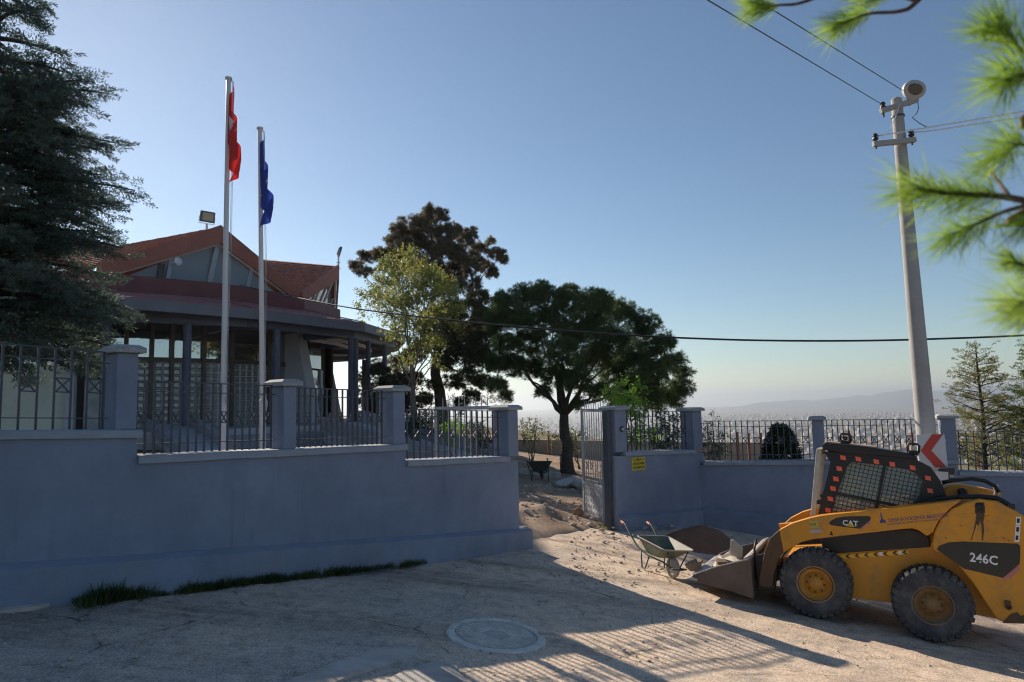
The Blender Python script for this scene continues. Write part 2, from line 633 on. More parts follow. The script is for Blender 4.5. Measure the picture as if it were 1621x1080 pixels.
def build_city():
    m, nt, b = new_mat('far city walls and roofs')
    gi = N(nt, 'ShaderNodeNewGeometry'); rr = gi.outputs['Random Per Island']
    c = ramp(nt, rr, [(0.0, (0.26, 0.25, 0.24)), (0.35, (0.40, 0.38, 0.36)), (0.6, (0.24, 0.15, 0.11)), (0.85, (0.32, 0.30, 0.29)), (1.0, (0.14, 0.13, 0.12))]).outputs[0]
    nt.links.new(c, b.inputs['Base Color']); b.inputs['Roughness'].default_value = 0.9
    r = np.random.default_rng(5)
    n = 5200
    th = r.uniform(math.radians(-14), math.radians(47), n)
    R = np.exp(r.uniform(math.log(900), math.log(6500), n))
    x, y = R * np.sin(th), R * np.cos(th)
    w = r.uniform(9, 26, n); d = r.uniform(9, 20, n); h = r.uniform(6, 17, n) * np.where(r.random(n) < 0.06, 1.9, 1)
    z = far_ground(x, y) - 2
    a = r.uniform(0, math.pi / 2, n)
    sgn = np.array([(-1, -1), (1, -1), (1, 1), (-1, 1)], float) * 0.5
    lx = sgn[None, :, 0] * w[:, None]; ly = sgn[None, :, 1] * d[:, None]
    X = x[:, None] + lx * np.cos(a)[:, None] - ly * np.sin(a)[:, None]
    Y = y[:, None] + lx * np.sin(a)[:, None] + ly * np.cos(a)[:, None]
    v = np.concatenate([np.stack([X, Y, np.repeat(z[:, None], 4, 1)], -1), np.stack([X, Y, np.repeat((z + h)[:, None], 4, 1)], -1)], 1).reshape(-1, 3)
    base = (np.arange(n) * 8)[:, None, None]
    f = (np.array([(4, 5, 6, 7), (0, 1, 5, 4), (1, 2, 6, 5), (2, 3, 7, 6), (3, 0, 4, 7)])[None] + base).reshape(-1, 4)
    me = bpy.data.meshes.new('distant_city'); set_mesh(me, v, f)
    o = place('distant_city', me, m)
    tag(o, 'hazy city spread over the plain beyond the fence', 'city', kind='stuff')


build_city()


def build_mountains():
    # long range on the far side of the plain
    prof = [(300, 650), (700, 654), (900, 656), (1060, 655), (1147, 646), (1223, 635), (1287, 633), (1364, 627), (1430, 617), (1497, 619), (1560, 612), (1640, 607), (1800, 600), (2100, 600)]
    xs = np.linspace(300, 2100, 240)
    ys = np.interp(xs, [p[0] for p in prof], [p[1] for p in prof])
    ys = ys + 2.2 * vnoise(xs / 23.0, xs * 0, 41) + 1.2 * vnoise(xs / 7.0, xs * 0, 42)
    rows = [[], [], [], []]
    for x, y in zip(xs, ys):
        top = at_depth(x, y, 10500)
        k = 10500 + 500 * math.sin(x * 0.02)
        q = at_depth(x, y, k)
        rows[2].append((q.x, q.y, q.z))
        f = 0.82; rows[0].append((q.x * f, q.y * f, -150))
        f = 0.92; rows[1].append((q.x * f, q.y * f, -150 + (q.z + 150) * (0.42 + 0.2 * math.sin(x * 0.05))))
        f = 1.14; rows[3].append((q.x * f, q.y * f, -150))
    o = MB().grid(rows).build('mountains', surf('mountain scrub', (0.10, 0.10, 0.07), 1.0, var=0.4, scale=0.002, bmp=0), smooth=True)
    tag(o, kind='structure')


build_mountains()

# --- the air
M_haze = bpy.data.materials.new('pale haze')
M_haze.use_nodes = True
_nt = M_haze.node_tree
_nt.nodes.remove(_nt.nodes['Principled BSDF'])
_pv = N(_nt, 'ShaderNodeVolumePrincipled')
_pv.inputs['Color'].default_value = (0.76, 0.84, 0.95, 1)
_pv.inputs['Density'].default_value = 1.5e-4
_pv.inputs['Anisotropy'].default_value = 0.58
_nt.links.new(_pv.outputs[0], _nt.nodes['Material Output'].inputs['Volume'])
o = MB().box((0, 0, -6), (33000, 33000, 310)).build('haze', M_haze)
tag(o, kind='stuff')


# ================================================================ BOUNDARY WALLS, FENCE PANELS, GATE
M_wall = surf('blue grey wall paint', (0.238, 0.274, 0.352), 0.85, var=0.10, scale=1.1, dirt=(0.18, 0.22, 0.30), dirt_amt=0.55, dirt_scale=1.7, bmp=0.35, bscale=45, bdist=0.006, spec=0.3)


def wall_paint(m, zs=0.5):
    """rain streaks and scuffs over the paint"""
    nt = m.node_tree; b = nt.nodes['Principled BSDF']
    old = b.inputs['Base Color'].links[0].from_socket
    tc = N(nt, 'ShaderNodeTexCoord').outputs['Object']
    mp = N(nt, 'ShaderNodeMapping'); nt.links.new(tc, mp.inputs['Vector']); mp.inputs['Scale'].default_value = (5, 5, zs)
    n1 = noise(nt, 1.0, 8, 0.7, mp.outputs[0])
    k = ramp(nt, n1.outputs[0], [(0.26, 0.74), (0.41, 0.98), (0.6, 1.0), (0.75, 1.05)]).outputs[0]
    c = mixc(nt, 0.8, old, k, 'MULTIPLY')
    n2 = noise(nt, 22, 6, 0.8, tc)
    k2 = ramp(nt, n2.outputs[0], [(0.66, 0.0), (0.74, 0.35)]).outputs[0]
    c = mixc(nt, k2, c, (0.42, 0.42, 0.42))
    n3 = noise(nt, 0.55, 5, 0.6, tc)
    k3 = ramp(nt, n3.outputs[0], [(0.35, 0.93), (0.65, 1.05)]).outputs[0]
    c = mixc(nt, 1.0, c, k3, 'MULTIPLY')
    nt.links.new(c, b.inputs['Base Color'])


wall_paint(M_wall)
M_plinth = surf('blue grey plinth paint', (0.228, 0.268, 0.35), 0.85, var=0.16, scale=2.0, dirt=(0.29, 0.28, 0.27), dirt_amt=0.45, dirt_scale=2.2, bmp=0.4, bscale=35, bdist=0.008, spec=0.3)
wall_paint(M_plinth, 1.5)
M_cope = surf('painted coping', (0.30, 0.33, 0.38), 0.8, var=0.15, scale=4, dirt=(0.38, 0.35, 0.32), dirt_amt=0.5, dirt_scale=5, bmp=0.4, bscale=50, bdist=0.005)
M_cap = surf('grey terrazzo cap stone', (0.38, 0.38, 0.38), 0.9, var=0.45, scale=70, dirt=(0.13, 0.13, 0.13), dirt_amt=0.6, dirt_scale=40, bmp=0.4, bscale=90)
M_iron = surf('blue grey iron paint', (0.05, 0.065, 0.09), 0.5, var=0.2, scale=8, dirt=(0.16, 0.12, 0.10), dirt_amt=0.35, dirt_scale=14, bmp=0.1, bscale=120)
M_gate = surf('silver grey gate paint', (0.42, 0.43, 0.45), 0.45, var=0.15, scale=6, dirt=(0.20, 0.17, 0.15), dirt_amt=0.5, dirt_scale=9, bmp=0.1, bscale=120)
M_gatepost = surf('dark gate post paint', (0.06, 0.07, 0.09), 0.5, var=0.2, scale=8)

WALL_IN = 0.10          # wall face stands back from plinth face
THICK = 0.34


def lerp_line(p, q):
    """line in (u, z) through two points"""
    return lambda u: p[1] + (q[1] - p[1]) * (u - p[0]) / (q[0] - p[0])


class Run:
    """a stretch of wall on one plan line"""
    def __init__(s, vp, sign=1):
        s.vp = vp
        s.face = VPlane(vp.p.x + vp.n.x * WALL_IN, vp.p.y + vp.n.y * WALL_IN, vp.deg)

    def uz(s, px, py, off=0.0):
        q = on_plane(px, py, s.face.p + s.face.n * off, s.face.n)
        return ((q - s.face.p).dot(s.face.d), q.z)

    def pt(s, u, off, z):
        return s.face.pt(u, off, z)


def wall_body(run, us, tops, parent, base_drop=0.5):
    """solid wall between steps: us breakpoints [(u0,u1)], tops functions of u"""
    pts = []
    for (a, b), f in zip(us, tops):
        pts += [(a, f(a)), (b, f(b))]
    u0, u1 = us[0][0], us[-1][1]
    poly = [(u0, gz(*run.pt(u0, 0, 0)[:2]) - base_drop)] + pts + [(u1, gz(*run.pt(u1, 0, 0)[:2]) - base_drop)]
    return MB().prism([run.pt(u, 0, z) for u, z in poly], run.face.n * THICK).build('wall_body', M_wall, parent)


def coping(run, a, b, f, th, parent, over=0.045):
    n = 7
    m = MB()
    rows_b, rows_t = [], []
    prof = [(-over, 0), (-over, th * 0.82), (-over + 0.02, th), (THICK + over - 0.02, th), (THICK + over, th * 0.82), (THICK + over, 0)]
    sec = []
    for i in range(n + 1):
        u = a + (b - a) * i / n
        j = 0.0045 * math.sin(i * 2.3 + a * 5)
        sec.append([run.pt(u, o + (j if o < 0 else 0), f(u) + 0.002 + z + j * 0.6) for o, z in prof])
    k = len(prof)
    vs = [p for s_ in sec for p in s_]
    fs = [tuple(range(k)), tuple(range(n * k + k - 1, n * k - 1, -1))]
    for i in range(n):
        for q in range(k):
            fs.append((i * k + q, i * k + (q + 1) % k, (i + 1) * k + (q + 1) % k, (i + 1) * k + q))
    return m.add(vs, fs).build('coping', M_cope, parent)


def pillar(run, ua, ub, z0, z1, parent, depth=None, over=0.055, cap_h=0.065, mat=None):
    depth = depth or THICK - 0.03
    fo = 0.004
    m = MB()
    b = [run.pt(u, o, z0) for u, o in ((ua, fo), (ub, fo), (ub, fo + depth), (ua, fo + depth))]
    t = [Vector((p.x, p.y, z1)) for p in b]
    m.hexa(b, t)
    o = m.build('pillar', mat or M_wall, parent, bevel=0.008)
    c = MB()
    oa, ob = ua - over, ub + over
    fr, bk = fo - over, fo + depth + over
    base = [run.pt(u, q, z1 + 0.002) for u, q in ((oa, fr), (ob, fr), (ob, bk), (oa, bk))]
    top = [Vector((p.x, p.y, z1 + cap_h * 0.75)) for p in base]
    c.hexa(base, top)
    i = 0.05
    peak = [run.pt(u, q, z1 + cap_h * 1.25) for u, q in ((oa + i, fr + i), (ob - i, fr + i), (ob - i, bk - i), (oa + i, bk - i))]
    n0 = len(c.v)
    c.v += [tuple(p) for p in top] + [tuple(p) for p in peak]
    c.f += [(n0, n0 + 1, n0 + 5, n0 + 4), (n0 + 1, n0 + 2, n0 + 6, n0 + 5), (n0 + 2, n0 + 3, n0 + 7, n0 + 6), (n0 + 3, n0, n0 + 4, n0 + 7), (n0 + 4, n0 + 5, n0 + 6, n0 + 7)]
    c.build('cap', M_cap, o, bevel=0.006)
    return o


def plinth(run, ua, ub, ztop, parent, end=0.0):
    """projecting foot of the wall with a weathered sloping top; ztop(u)"""
    n = 14
    sec = []
    for i in range(n + 1):
        u = ua + (ub - ua) * i / n
        g = gz(*run.pt(u, 0, 0)[:2]) - 0.4
        zt = ztop(u)
        w = 0.008 * math.sin(i * 1.9)
        prof = [(-WALL_IN + w, g), (-WALL_IN + w, zt - 0.02), (-0.02, zt + 0.02), (0.01, zt + 0.02), (0.01, g)]
        sec.append([run.pt(u, o, z) for o, z in prof])
    k = 5
    vs = [p for s_ in sec for p in s_]
    fs = [tuple(range(k)), tuple(range(n * k + k - 1, n * k - 1, -1))]
    for i in range(n):
        for q in range(k):
            fs.append((i * k + q, i * k + (q + 1) % k, (i + 1) * k + (q + 1) % k, (i + 1) * k + q))
    o = MB().add(vs, fs).build('plinth', M_plinth, parent)
    return o


_unit = MB().box((0, 0, 0.5), (0.018, 0.018, 1.0)).mesh('bar')
_unit.materials.append(M_iron)


def fence_panel(run, ua, ub, zb, zt, nbars, label, group, off=0.16, x_first=True, cross_flip=False):
    """iron panel: bars from the coping to the top rail, three rails, a crossed square in every other gap"""
    um = (ua + ub) / 2
    root = empty('iron_fence', run.pt(um, off, zb(um)), label, 'fence', group)
    rot = Matrix.Rotation(math.radians(run.vp.deg), 4, 'Z')
    step = (ub - ua) / (nbars - 1)
    for i in range(nbars):
        u = ua + step * i
        z0, z1 = zb(u) + 0.004, zt(u)
        o = bpy.data.objects.new('bar', _unit); COL.objects.link(o)
        o.matrix_basis = Matrix.Translation(run.pt(u, off, z0)) @ rot @ Matrix.Diagonal((1, 1, z1 - z0, 1))
        adopt(o, root)
    hgt = lambda u: zt(u) - zb(u)
    for fr, th in ((1.0, 0.022), (0.86, 0.018), (0.145, 0.018)):
        m = MB()
        a, b = ua - 0.05, ub + 0.05
        o_ = off - 0.001
        m.bar(run.pt(a, o_, zb(a) + hgt(a) * fr), run.pt(b, o_, zb(b) + hgt(b) * fr), 0.030, 0.010 if fr < 1 else 0.012)
        m.build('rail', M_iron, root)
    # crossed squares
    z_lo, z_hi = 0.425, 0.58
    H = hgt(um)
    sl = (zt(ub) - zt(ua)) / (ub - ua)
    m = MB()
    g = step - 0.02
    d0 = run.face.d; zt_, zb_ = z_hi * H, z_lo * H
    loc = lambda du, z, n_=0.0: d0 * du + Vector((0, 0, z + sl * du)) + run.face.n * n_
    m.bar(loc(-g / 2, zt_), loc(g / 2, zt_), 0.014, 0.012)
    m.bar(loc(-g / 2, zb_), loc(g / 2, zb_), 0.014, 0.012)
    m.bar(loc(-g / 2, zb_), loc(g / 2, zt_), 0.010, 0.014)
    m.bar(loc(-g / 2, zt_, 0.011), loc(g / 2, zb_, 0.011), 0.010, 0.014)
    me = m.mesh('cross'); me.materials.append(M_iron)
    for i in range(0 if x_first else 1, nbars - 1, 2):
        u = ua + step * (i + 0.5)
        o = bpy.data.objects.new('cross', me); COL.objects.link(o)
        o.matrix_basis = Matrix.Translation(run.pt(u, off, zb(u)))
        adopt(o, root)
    return root


# ---------------- left wall
LR = Run(LW)
CP = -0.045
lw_root = empty('boundary_wall', LR.pt(-3, 0.15, gz(*LR.pt(-3, 0, 0)[:2])), 'long blue-grey rendered wall stepping down from the left edge to the gate', 'wall')
c1a, c1b = LR.uz(0, 697, CP), LR.uz(221, 693, CP)
c2a, c2b = LR.uz(213, 735, CP), LR.uz(641.6, 713, CP)
c3a, c3b = LR.uz(641.6, 739, CP), LR.uz(804, 731, CP)
f1, f2, f3 = lerp_line(c1a, c1b), lerp_line(c2a, c2b), lerp_line(c3a, c3b)
u_p4 = LR.uz(821.5, 800)[0]
u_s12 = LR.uz(217, 720)[0]; u_s23 = LR.uz(642, 725)[0]
u_left = -15.0
TH = 0.075
wall_body(LR, [(u_left, u_s12), (u_s12, u_s23), (u_s23, u_p4)], [f1, f2, f3], lw_root)
coping(LR, u_left, u_s12 + 0.03, f1, TH, lw_root)
coping(LR, u_s12 + 0.004, u_s23 + 0.01, f2, TH, lw_root)
coping(LR, u_s23 + 0.012, LR.uz(804.5, 731)[0], f3, TH, lw_root)
pl_a, pl_b = LR.uz(0, 899, -0.06), LR.uz(822, 840, -0.06)
fpl = lerp_line(pl_a, pl_b)
plinth(LR, u_left, u_p4 + 0.20, fpl, lw_root)
# plinth return round the gate end
m = MB()
_zb = gz(PA.x, PA.y) - 0.4
_zt = fpl(u_p4) - 0.0
m.hexa([LR.pt(u, o_, _zb) for u, o_ in ((u_p4 + 0.003, 0.012), (u_p4 + 0.20, 0.012), (u_p4 + 0.20, THICK + 0.1), (u_p4 + 0.003, THICK + 0.1))],
       [LR.pt(u, o_, _zt + 0.02) for u, o_ in ((u_p4 + 0.003, 0.012), (u_p4 + 0.19, 0.012), (u_p4 + 0.19, THICK + 0.09), (u_p4 + 0.003, THICK + 0.09))])
m.build('plinth', M_plinth, lw_root)


def pillar_px(run, f, xa, xb, ycap, parent, z0=None, drop=0.0):
    ua, ub = run.uz(xa, ycap)[0], run.uz(xb, ycap)[0]
    zc = run.uz((xa + xb) / 2, ycap)[1]
    um = (ua + ub) / 2
    pillar(run, ua, ub, (f(um) + TH + 0.001) if z0 is None else z0, zc, parent)
    return ua, ub


P1 = pillar_px(LR, f1, 186.5, 220, 559, lw_root)
P2 = pillar_px(LR, f2, 450, 470, 611.5, lw_root)
P3 = pillar_px(LR, f2, 623, 641.5, 620, lw_root)
P4 = pillar_px(LR, f3, 804.5, 820, 649.5, lw_root)
print('pillar widths', [round(b - a, 3) for a, b in (P1, P2, P3, P4)], 'left wall deg', LW_DEG, 'right', RW_DEG)

FO = 0.16
GF = 'iron fence panels on top of the blue-grey walls'


def rail_line(run, a, b):
    return lerp_line(run.uz(*a, FO), run.uz(*b, FO))


tp = lambda f: (lambda u: f(u) + TH + 0.002)
r1 = rail_line(LR, (0, 543.5), (160, 557.5))
r2a = rail_line(LR, (220, 603), (432, 610.7))
r2b = rail_line(LR, (472, 614), (601, 619))
r3 = rail_line(LR, (641, 648), (791, 651))
fence_panel(LR, P1[0] - 0.07 - 0.131 * 47, P1[0] - 0.07, tp(f1), r1, 48, 'highest iron fence panel, cut by the left edge, in front of the cream wall', GF, x_first=True)
fence_panel(LR, P1[1] + 0.05, P2[0] - 0.07, tp(f2), r2a, 18, 'iron fence panel crossed by the two white flagpoles', GF)
fence_panel(LR, P2[1] + 0.05, P3[0] - 0.07, tp(f2), r2b, 18, 'iron fence panel right of the flagpoles, in front of the steps', GF)
fence_panel(LR, P3[1] + 0.05, P4[0] - 0.07, tp(f3), r3, 18, 'lowest iron fence panel of the left wall, in front of the ramp', GF)

# ---------------- wall right of the gate
RR = Run(RW)
rw_root = empty('boundary_wall', RR.pt(0.9, 0.15, gz(*RR.pt(0.9, 0, 0)[:2])), 'blue-grey wall right of the gate, turning a corner behind the loader', 'wall')
r_a, r_b = RR.uz(981.5, 722.4, CP), RR.uz(1098, 718, CP)
fr1 = lerp_line(r_a, r_b)
u_g0 = RR.uz(972, 700)[0]; u_g1 = RR.uz(991.5, 660)[0]
SR = Run(SW)
u_c0 = RR.uz(1096.5, 665)[0]; u_c1 = RR.uz(1111.5, 665)[0]
wall_body(RR, [(u_g0, u_c1)], [fr1], rw_root)
coping(RR, u_g1 - 0.10, u_c0 + 0.0, fr1, TH, rw_root)
G1 = pillar_px(RR, fr1, 973.5, 991, 649, rw_root)
G2 = pillar_px(RR, fr1, 1096.5, 1110.5, 651, rw_root)
print('gate pillar widths', G1[1] - G1[0], G2[1] - G2[0], 'cope z', fr1(0.5), 'ground', gz(PC.x, PC.y))
fpr = lerp_line(RR.uz(977, 819, -0.06), RR.uz(1116, 806, -0.06))
plinth(RR, u_g0 + 0.02, (PD - PC).to_2d().length - 0.02, fpr, rw_root)
rr1 = rail_line(RR, (995, 650.5), (1080, 651.5))
fence_panel(RR, G1[1] + 0.05, G2[0] - 0.07, tp(fr1), rr1, 16, 'iron fence panel just right of the gate, in front of a bright green shrub', GF)

# after the corner
s_a, s_b = SR.uz(1124, 737, CP), SR.uz(1291, 736, CP)
fs1 = lerp_line(s_a, s_b)
s_c, s_d = SR.uz(1518, 753, CP), SR.uz(1621, 757, CP)
fs2 = lambda u: s_c[1]
u_p7 = SR.uz(1514, 700)[0]; u_end = SR.uz(2100, 760)[0]
u_s0 = -0.06
wall_body(SR, [(u_s0, u_p7), (u_p7, u_end)], [fs1, fs2], rw_root)
P6u = pillar_px(SR, fs1, 1284.5, 1303.5, 665.5, rw_root)
P7u = pillar_px(SR, fs1, 1488, 1512.5, 663, rw_root)
coping(SR, 0.02, u_p7 + 0.02, fs1, TH, rw_root)
coping(SR, u_p7 + 0.006, u_end, fs2, TH, rw_root)
_pz = fpr((PD - PC).to_2d().length)
plinth(SR, -0.03, u_end, lambda u: _pz - 0.05 * u, rw_root)
ra = rail_line(SR, (1112, 667), (1278, 666)); rb = rail_line(SR, (1310, 665), (1446, 664)); rc = rail_line(SR, (1515, 682), (1621, 684))
u5 = 0.10
fence_panel(SR, u5, P6u[0] - 0.07, tp(fs1), ra, 18, 'iron fence panel in front of the small dark cypress, left of the loader cab', GF)
fence_panel(SR, P6u[1] + 0.05, P7u[0] - 0.07, tp(fs1), rb, 20, 'iron fence panel between two pillars just behind the loader cab and pole', GF)
fence_panel(SR, P7u[1] + 0.05, P7u[1] + 0.05 + 0.118 * 27, tp(fs2), rc, 28, 'rightmost iron fence panel, below the small spruce', GF)
print('R2 pillars', P6u, P7u, 'seg z', fs1(0), fs1(4), fs2(6), 'ground', [gz(*SR.pt(u, 0, 0)[:2]) for u in (0, 4, 6)])


# ---------------- the two gate leaves
def gate_leaf(hinge, free, z_h, z_f, height, label):
    """hinge / free: ground plan points; open iron leaf with spiked top and embossed lower sheet"""
    hx = Vector((hinge.x, hinge.y, 0)); fx = Vector((free.x, free.y, 0))
    L = (fx - hx).length
    d = (fx - hx) / L; n = Vector((-d.y, d.x, 0))
    root = empty('gate_leaf', (hx.x, hx.y, z_h), label, 'gate', 'the two leaves of the yard gate')
    zb = z_h
    P = lambda s_, z, o=0.0: hx + d * s_ + n * o + Vector((0, 0, zb + z))
    for s_ in (0.03, L - 0.03):
        MB().bar(P(s_, 0), P(s_, height), 0.06, 0.045, n).build('stile', M_gate, root)
    for z, h in ((height - 0.03, 0.06), (height * 0.305, 0.05), (0.03, 0.05)):
        MB().bar(P(0.061, z), P(L - 0.061, z), 0.042, h).build('rail', M_gate, root)
    nb = 9
    for i in range(nb):
        s_ = 0.06 + (L - 0.12) * (i + 1) / (nb + 1)
        m = MB()
        m.tube([P(s_, height * 0.305 + 0.026), P(s_, height - 0.061)], 0.009, 6)
        m.build('bar', M_gate, root)
        m = MB()
        m.tube([P(s_, height + 0.001), P(s_, height + 0.10), P(s_, height + 0.17)], [0.009, 0.009, 0.001], 6)
        m.build('spike', M_gate, root)
    # row of crossed squares
    for i in range(4):
        c = 0.06 + (L - 0.12) * (2 * i + 2) / (nb + 1) * 1.0
        w = (L - 0.12) / (nb + 1) * 0.5
        z0, z1 = height * 0.44, height * 0.50
        m = MB()
        for a, b_ in (((-w, z0), (w, z1)), ((-w, z1), (w, z0)), ((-w, z0), (w, z0)), ((-w, z1), (w, z1))):
            m.bar(P(c + a[0], a[1], 0.016), P(c + b_[0], b_[1], 0.016), 0.012, 0.012)
        m.build('cross', M_gate, root)
    # pressed sheet: rows of small pyramids on a plate
    m = MB()
    z0, z1 = 0.056, height * 0.305 - 0.026
    s0, s1 = 0.062, L - 0.062
    nx, nz = 9, 5
    for o_, sg in ((-0.008, -1), (0.008, 1)):
        for i in range(nx):
            for j in range(nz):
                a0, a1 = s0 + (s1 - s0) * i / nx, s0 + (s1 - s0) * (i + 1) / nx
                b0, b1 = z0 + (z1 - z0) * j / nz, z0 + (z1 - z0) * (j + 1) / nz
                e = 0.012
                q = [P(a0, b0, o_), P(a1, b0, o_), P(a1, b1, o_), P(a0, b1, o_)]
                k = [P(a0 + e, b0 + e, o_), P(a1 - e, b0 + e, o_), P(a1 - e, b1 - e, o_), P(a0 + e, b1 - e, o_)]
                pk = P((a0 + a1) / 2, (b0 + b1) / 2, o_ + sg * 0.012)
                m.add(q + k + [pk], [(0, 1, 5, 4), (1, 2, 6, 5), (2, 3, 7, 6), (3, 0, 4, 7), (4, 5, 8), (5, 6, 8), (6, 7, 8), (7, 4, 8)])
    m.build('pressed_panel', M_gate, root)
    return root


_h = on_ground(967, 836); _f = on_ground(925, 815)
HG = _h
gate_leaf(_h, _f, gz(_h.x, _h.y) + 0.06, 0, RR.uz(975, 649)[1] - gz(_h.x, _h.y) - 0.06 + 0.02, 'right leaf of the grey iron gate, swung open inwards beside its pillar')
print('gate leaf len', (_h - _f).length, 'height', RR.uz(975, 649)[1] - gz(_h.x, _h.y))
# dark post the leaf hangs on
m = MB()
b0 = on_ground(972, 843)
zt = RR.uz(965, 650)[1]
q = RR.pt(u_g0 - 0.07, 0.10, 0)
m.bar((q.x, q.y, gz(q.x, q.y) - 0.2), (q.x, q.y, zt), 0.10, 0.10, RR.face.n)
m.build('gate_post', M_gatepost, rw_root, bevel=0.006)
q2 = RR.pt(u_g0 - 0.02, 0.22, 0)
MB().bar((q2.x, q2.y, gz(q2.x, q2.y) - 0.2), (q2.x, q2.y, zt - 0.02), 0.05, 0.05, RR.face.n).build('gate_post', M_gatepost, rw_root)
# left leaf
hl = LR.pt(u_p4 - 0.02, THICK + 0.08, 0)
ang = math.radians(139)
fl = hl + Vector((math.cos(ang), math.sin(ang), 0)) * 1.42
zl = gz(hl.x, hl.y) + 0.10
ztop = at_depth(745, 643, fl.y).z
gate_leaf(hl, fl, zl, 0, ztop - zl, 'left leaf of the grey iron gate, seen through the lowest fence panel')

# ---------------- small things on the walls
M_yellow = surf('yellow sign sheet', (0.62, 0.48, 0.03), 0.5, var=0.08, scale=10, bmp=0)
M_black = flat('black print', (0.02, 0.018, 0.016), 0.6)


def sign_plate(run_pt, d, n_out, w, h, lines, label, name='warning_sign'):
    """thin yellow plate with black print; d: right direction seen from the front, n_out towards the viewer"""
    up = Vector((0, 0, 1))
    M4 = Matrix((( d.x, up.x, n_out.x, run_pt.x), (d.y, up.y, n_out.y, run_pt.y), (d.z, up.z, n_out.z, run_pt.z), (0, 0, 0, 1)))
    root = empty(name, label=label, cat='sign', local=True, mat4=M4)
    MB().box((0, 0, 0), (w, h, 0.006)).build('plate', M_yellow, root)
    k = len(lines)
    for i, t in enumerate(lines):
        hh = h * 0.62 / k
        me = text_mesh(t, hh * 1.25, True)
        xs = [v.co.x for v in me.vertices]
        sc = (w * (0.40 if i == 0 else 0.86)) / (max(xs) - min(xs))
        o = place('lettering', me, M_black, root)
        o.matrix_basis = Matrix.Translation((0, h * (0.30 - 0.30 * i), 0.0045)) @ Matrix.Diagonal((sc, 1, 1, 1))
    # little camera pictograms beside the first line
    for sg in (-1, 1):
        m = MB()
        rot = Matrix.Rotation(sg * 0.6, 3, 'Z')
        c = Vector((sg * w * 0.32, h * 0.30, 0.0045))
        m.box(c, (w * 0.12, h * 0.07, 0.001), rot)
        m.build('pictogram', M_black, root)
    return root


sp = RR.face.at(1010.5, 734) - RR.face.n * 0.006
_l = (RR.face.at(1021, 734) - RR.face.at(999.5, 734)).length
_hh = (RR.face.at(1010, 724) - RR.face.at(1010, 744.5)).length
sign_plate(sp, RR.face.d, -RR.face.n, _l, _hh, ['BİNA', 'GÜVENLİK KAMERA', 'İLE İZLENMEKTEDİR'], 'yellow square notice on the wall right of the gate')
# round bell on the gate pillar
c = RR.face.at(984, 679.5) - RR.face.n * 0.0
bell = empty('door_bell', c, 'round black entry button on the gate pillar', 'bell')
MB().lathe([(0, 0.055), (0.02, 0.055), (0.03, 0.045)], c, -RR.face.n, 20).build('housing', M_gatepost, bell, smooth=False)
MB().lathe([(0.0305, 0.026), (0.036, 0.024)], c, -RR.face.n, 16).build('button', flat('pale button', (0.55, 0.58, 0.6), 0.4), bell)
# block holding the leaf open
def rock(name, c, r, mat, parent=None, seed=0, sq=(1, 1, 0.8), rot=0.0, facets=None):
    rr = random.Random(seed)
    import bmesh
    b = bmesh.new()
    bmesh.ops.create_icosphere(b, subdivisions=2, radius=1)
    k = [Vector((rr.uniform(-1, 1), rr.uniform(-1, 1), rr.uniform(-1, 1))).normalized() for _ in range(13)]
    h = [rr.uniform(0.42, 0.72) for _ in k]
    for v in b.verts:
        p = v.co.copy()
        for q, t in zip(k, h):
            e = p.dot(q)
            if e > t:
                p -= q * (e - t)
        v.co = p * (1.25 + rr.uniform(-0.02, 0.02))
    me = bpy.data.meshes.new(name); b.to_mesh(me); b.free()
    o = place(name, me, mat, parent)
    M = Matrix.Translation(c) @ Matrix.Rotation(rot, 4, 'Z') @ Matrix.Diagonal((r * sq[0], r * sq[1], r * sq[2], 1))
    o.matrix_basis = M
    if parent is not None:
        adopt(o, parent)
    return o


M_block = surf('broken terracotta block', (0.32, 0.20, 0.11), 0.95, var=0.35, scale=9, bmp=0.5)
g = on_ground(918, 822)
o = rock('rubble_block', (g.x, g.y, yard_z(np.array(g.x), np.array(g.y)) + 0.06), 0.13, M_block, seed=4, sq=(1, 0.8, 0.8))
tag(o, 'rough brown block propping the right gate leaf open', 'block')

# ================================================================ BUILDING
OC = Vector((-13.6, 23.3, 0))
M_fascia = surf('rust red fascia paint', (0.36, 0.115, 0.075), 0.65, var=0.14, scale=1.5, dirt=(0.25, 0.085, 0.065), dirt_amt=0.6, dirt_scale=2.5)
M_tile = surf('clay roof tile', (0.435, 0.174, 0.123), 0.85, var=0.4, scale=6, dirt=(0.232, 0.131, 0.116), dirt_amt=0.6, dirt_scale=4, bmp=0.4, bscale=25, bdist=0.02)
M_band = surf('oxblood parapet sheet', (0.167, 0.043, 0.046), 0.6, var=0.2, scale=1.5, dirt=(0.102, 0.029, 0.036), dirt_amt=0.5)
M_sheet = surf('faded red roofing sheet', (0.290, 0.123, 0.131), 0.55, var=0.15, scale=0.9, dirt=(0.189, 0.087, 0.094), dirt_amt=0.4)
M_edge = surf('dark grey canopy edge', (0.167, 0.174, 0.203), 0.55, var=0.12, scale=2)
M_soffit = surf('brown soffit boards', (0.145, 0.109, 0.087), 0.8, var=0.2, scale=2)
M_steel = surf('dark blue steel column', (0.080, 0.094, 0.145), 0.45, var=0.15, scale=3)
M_conc = surf('pale grey rendered fin', (0.522, 0.536, 0.580), 0.85, var=0.1, scale=2, dirt=(0.406, 0.406, 0.435), dirt_amt=0.4)
M_cream = surf('cream wall render', (0.754, 0.739, 0.609), 0.85, var=0.08, scale=1.5, dirt=(0.609, 0.594, 0.493), dirt_amt=0.4)
M_floor = surf('grey terrazzo', (0.493, 0.493, 0.522), 0.7, var=0.2, scale=12, dirt=(0.377, 0.362, 0.362), dirt_amt=0.4)
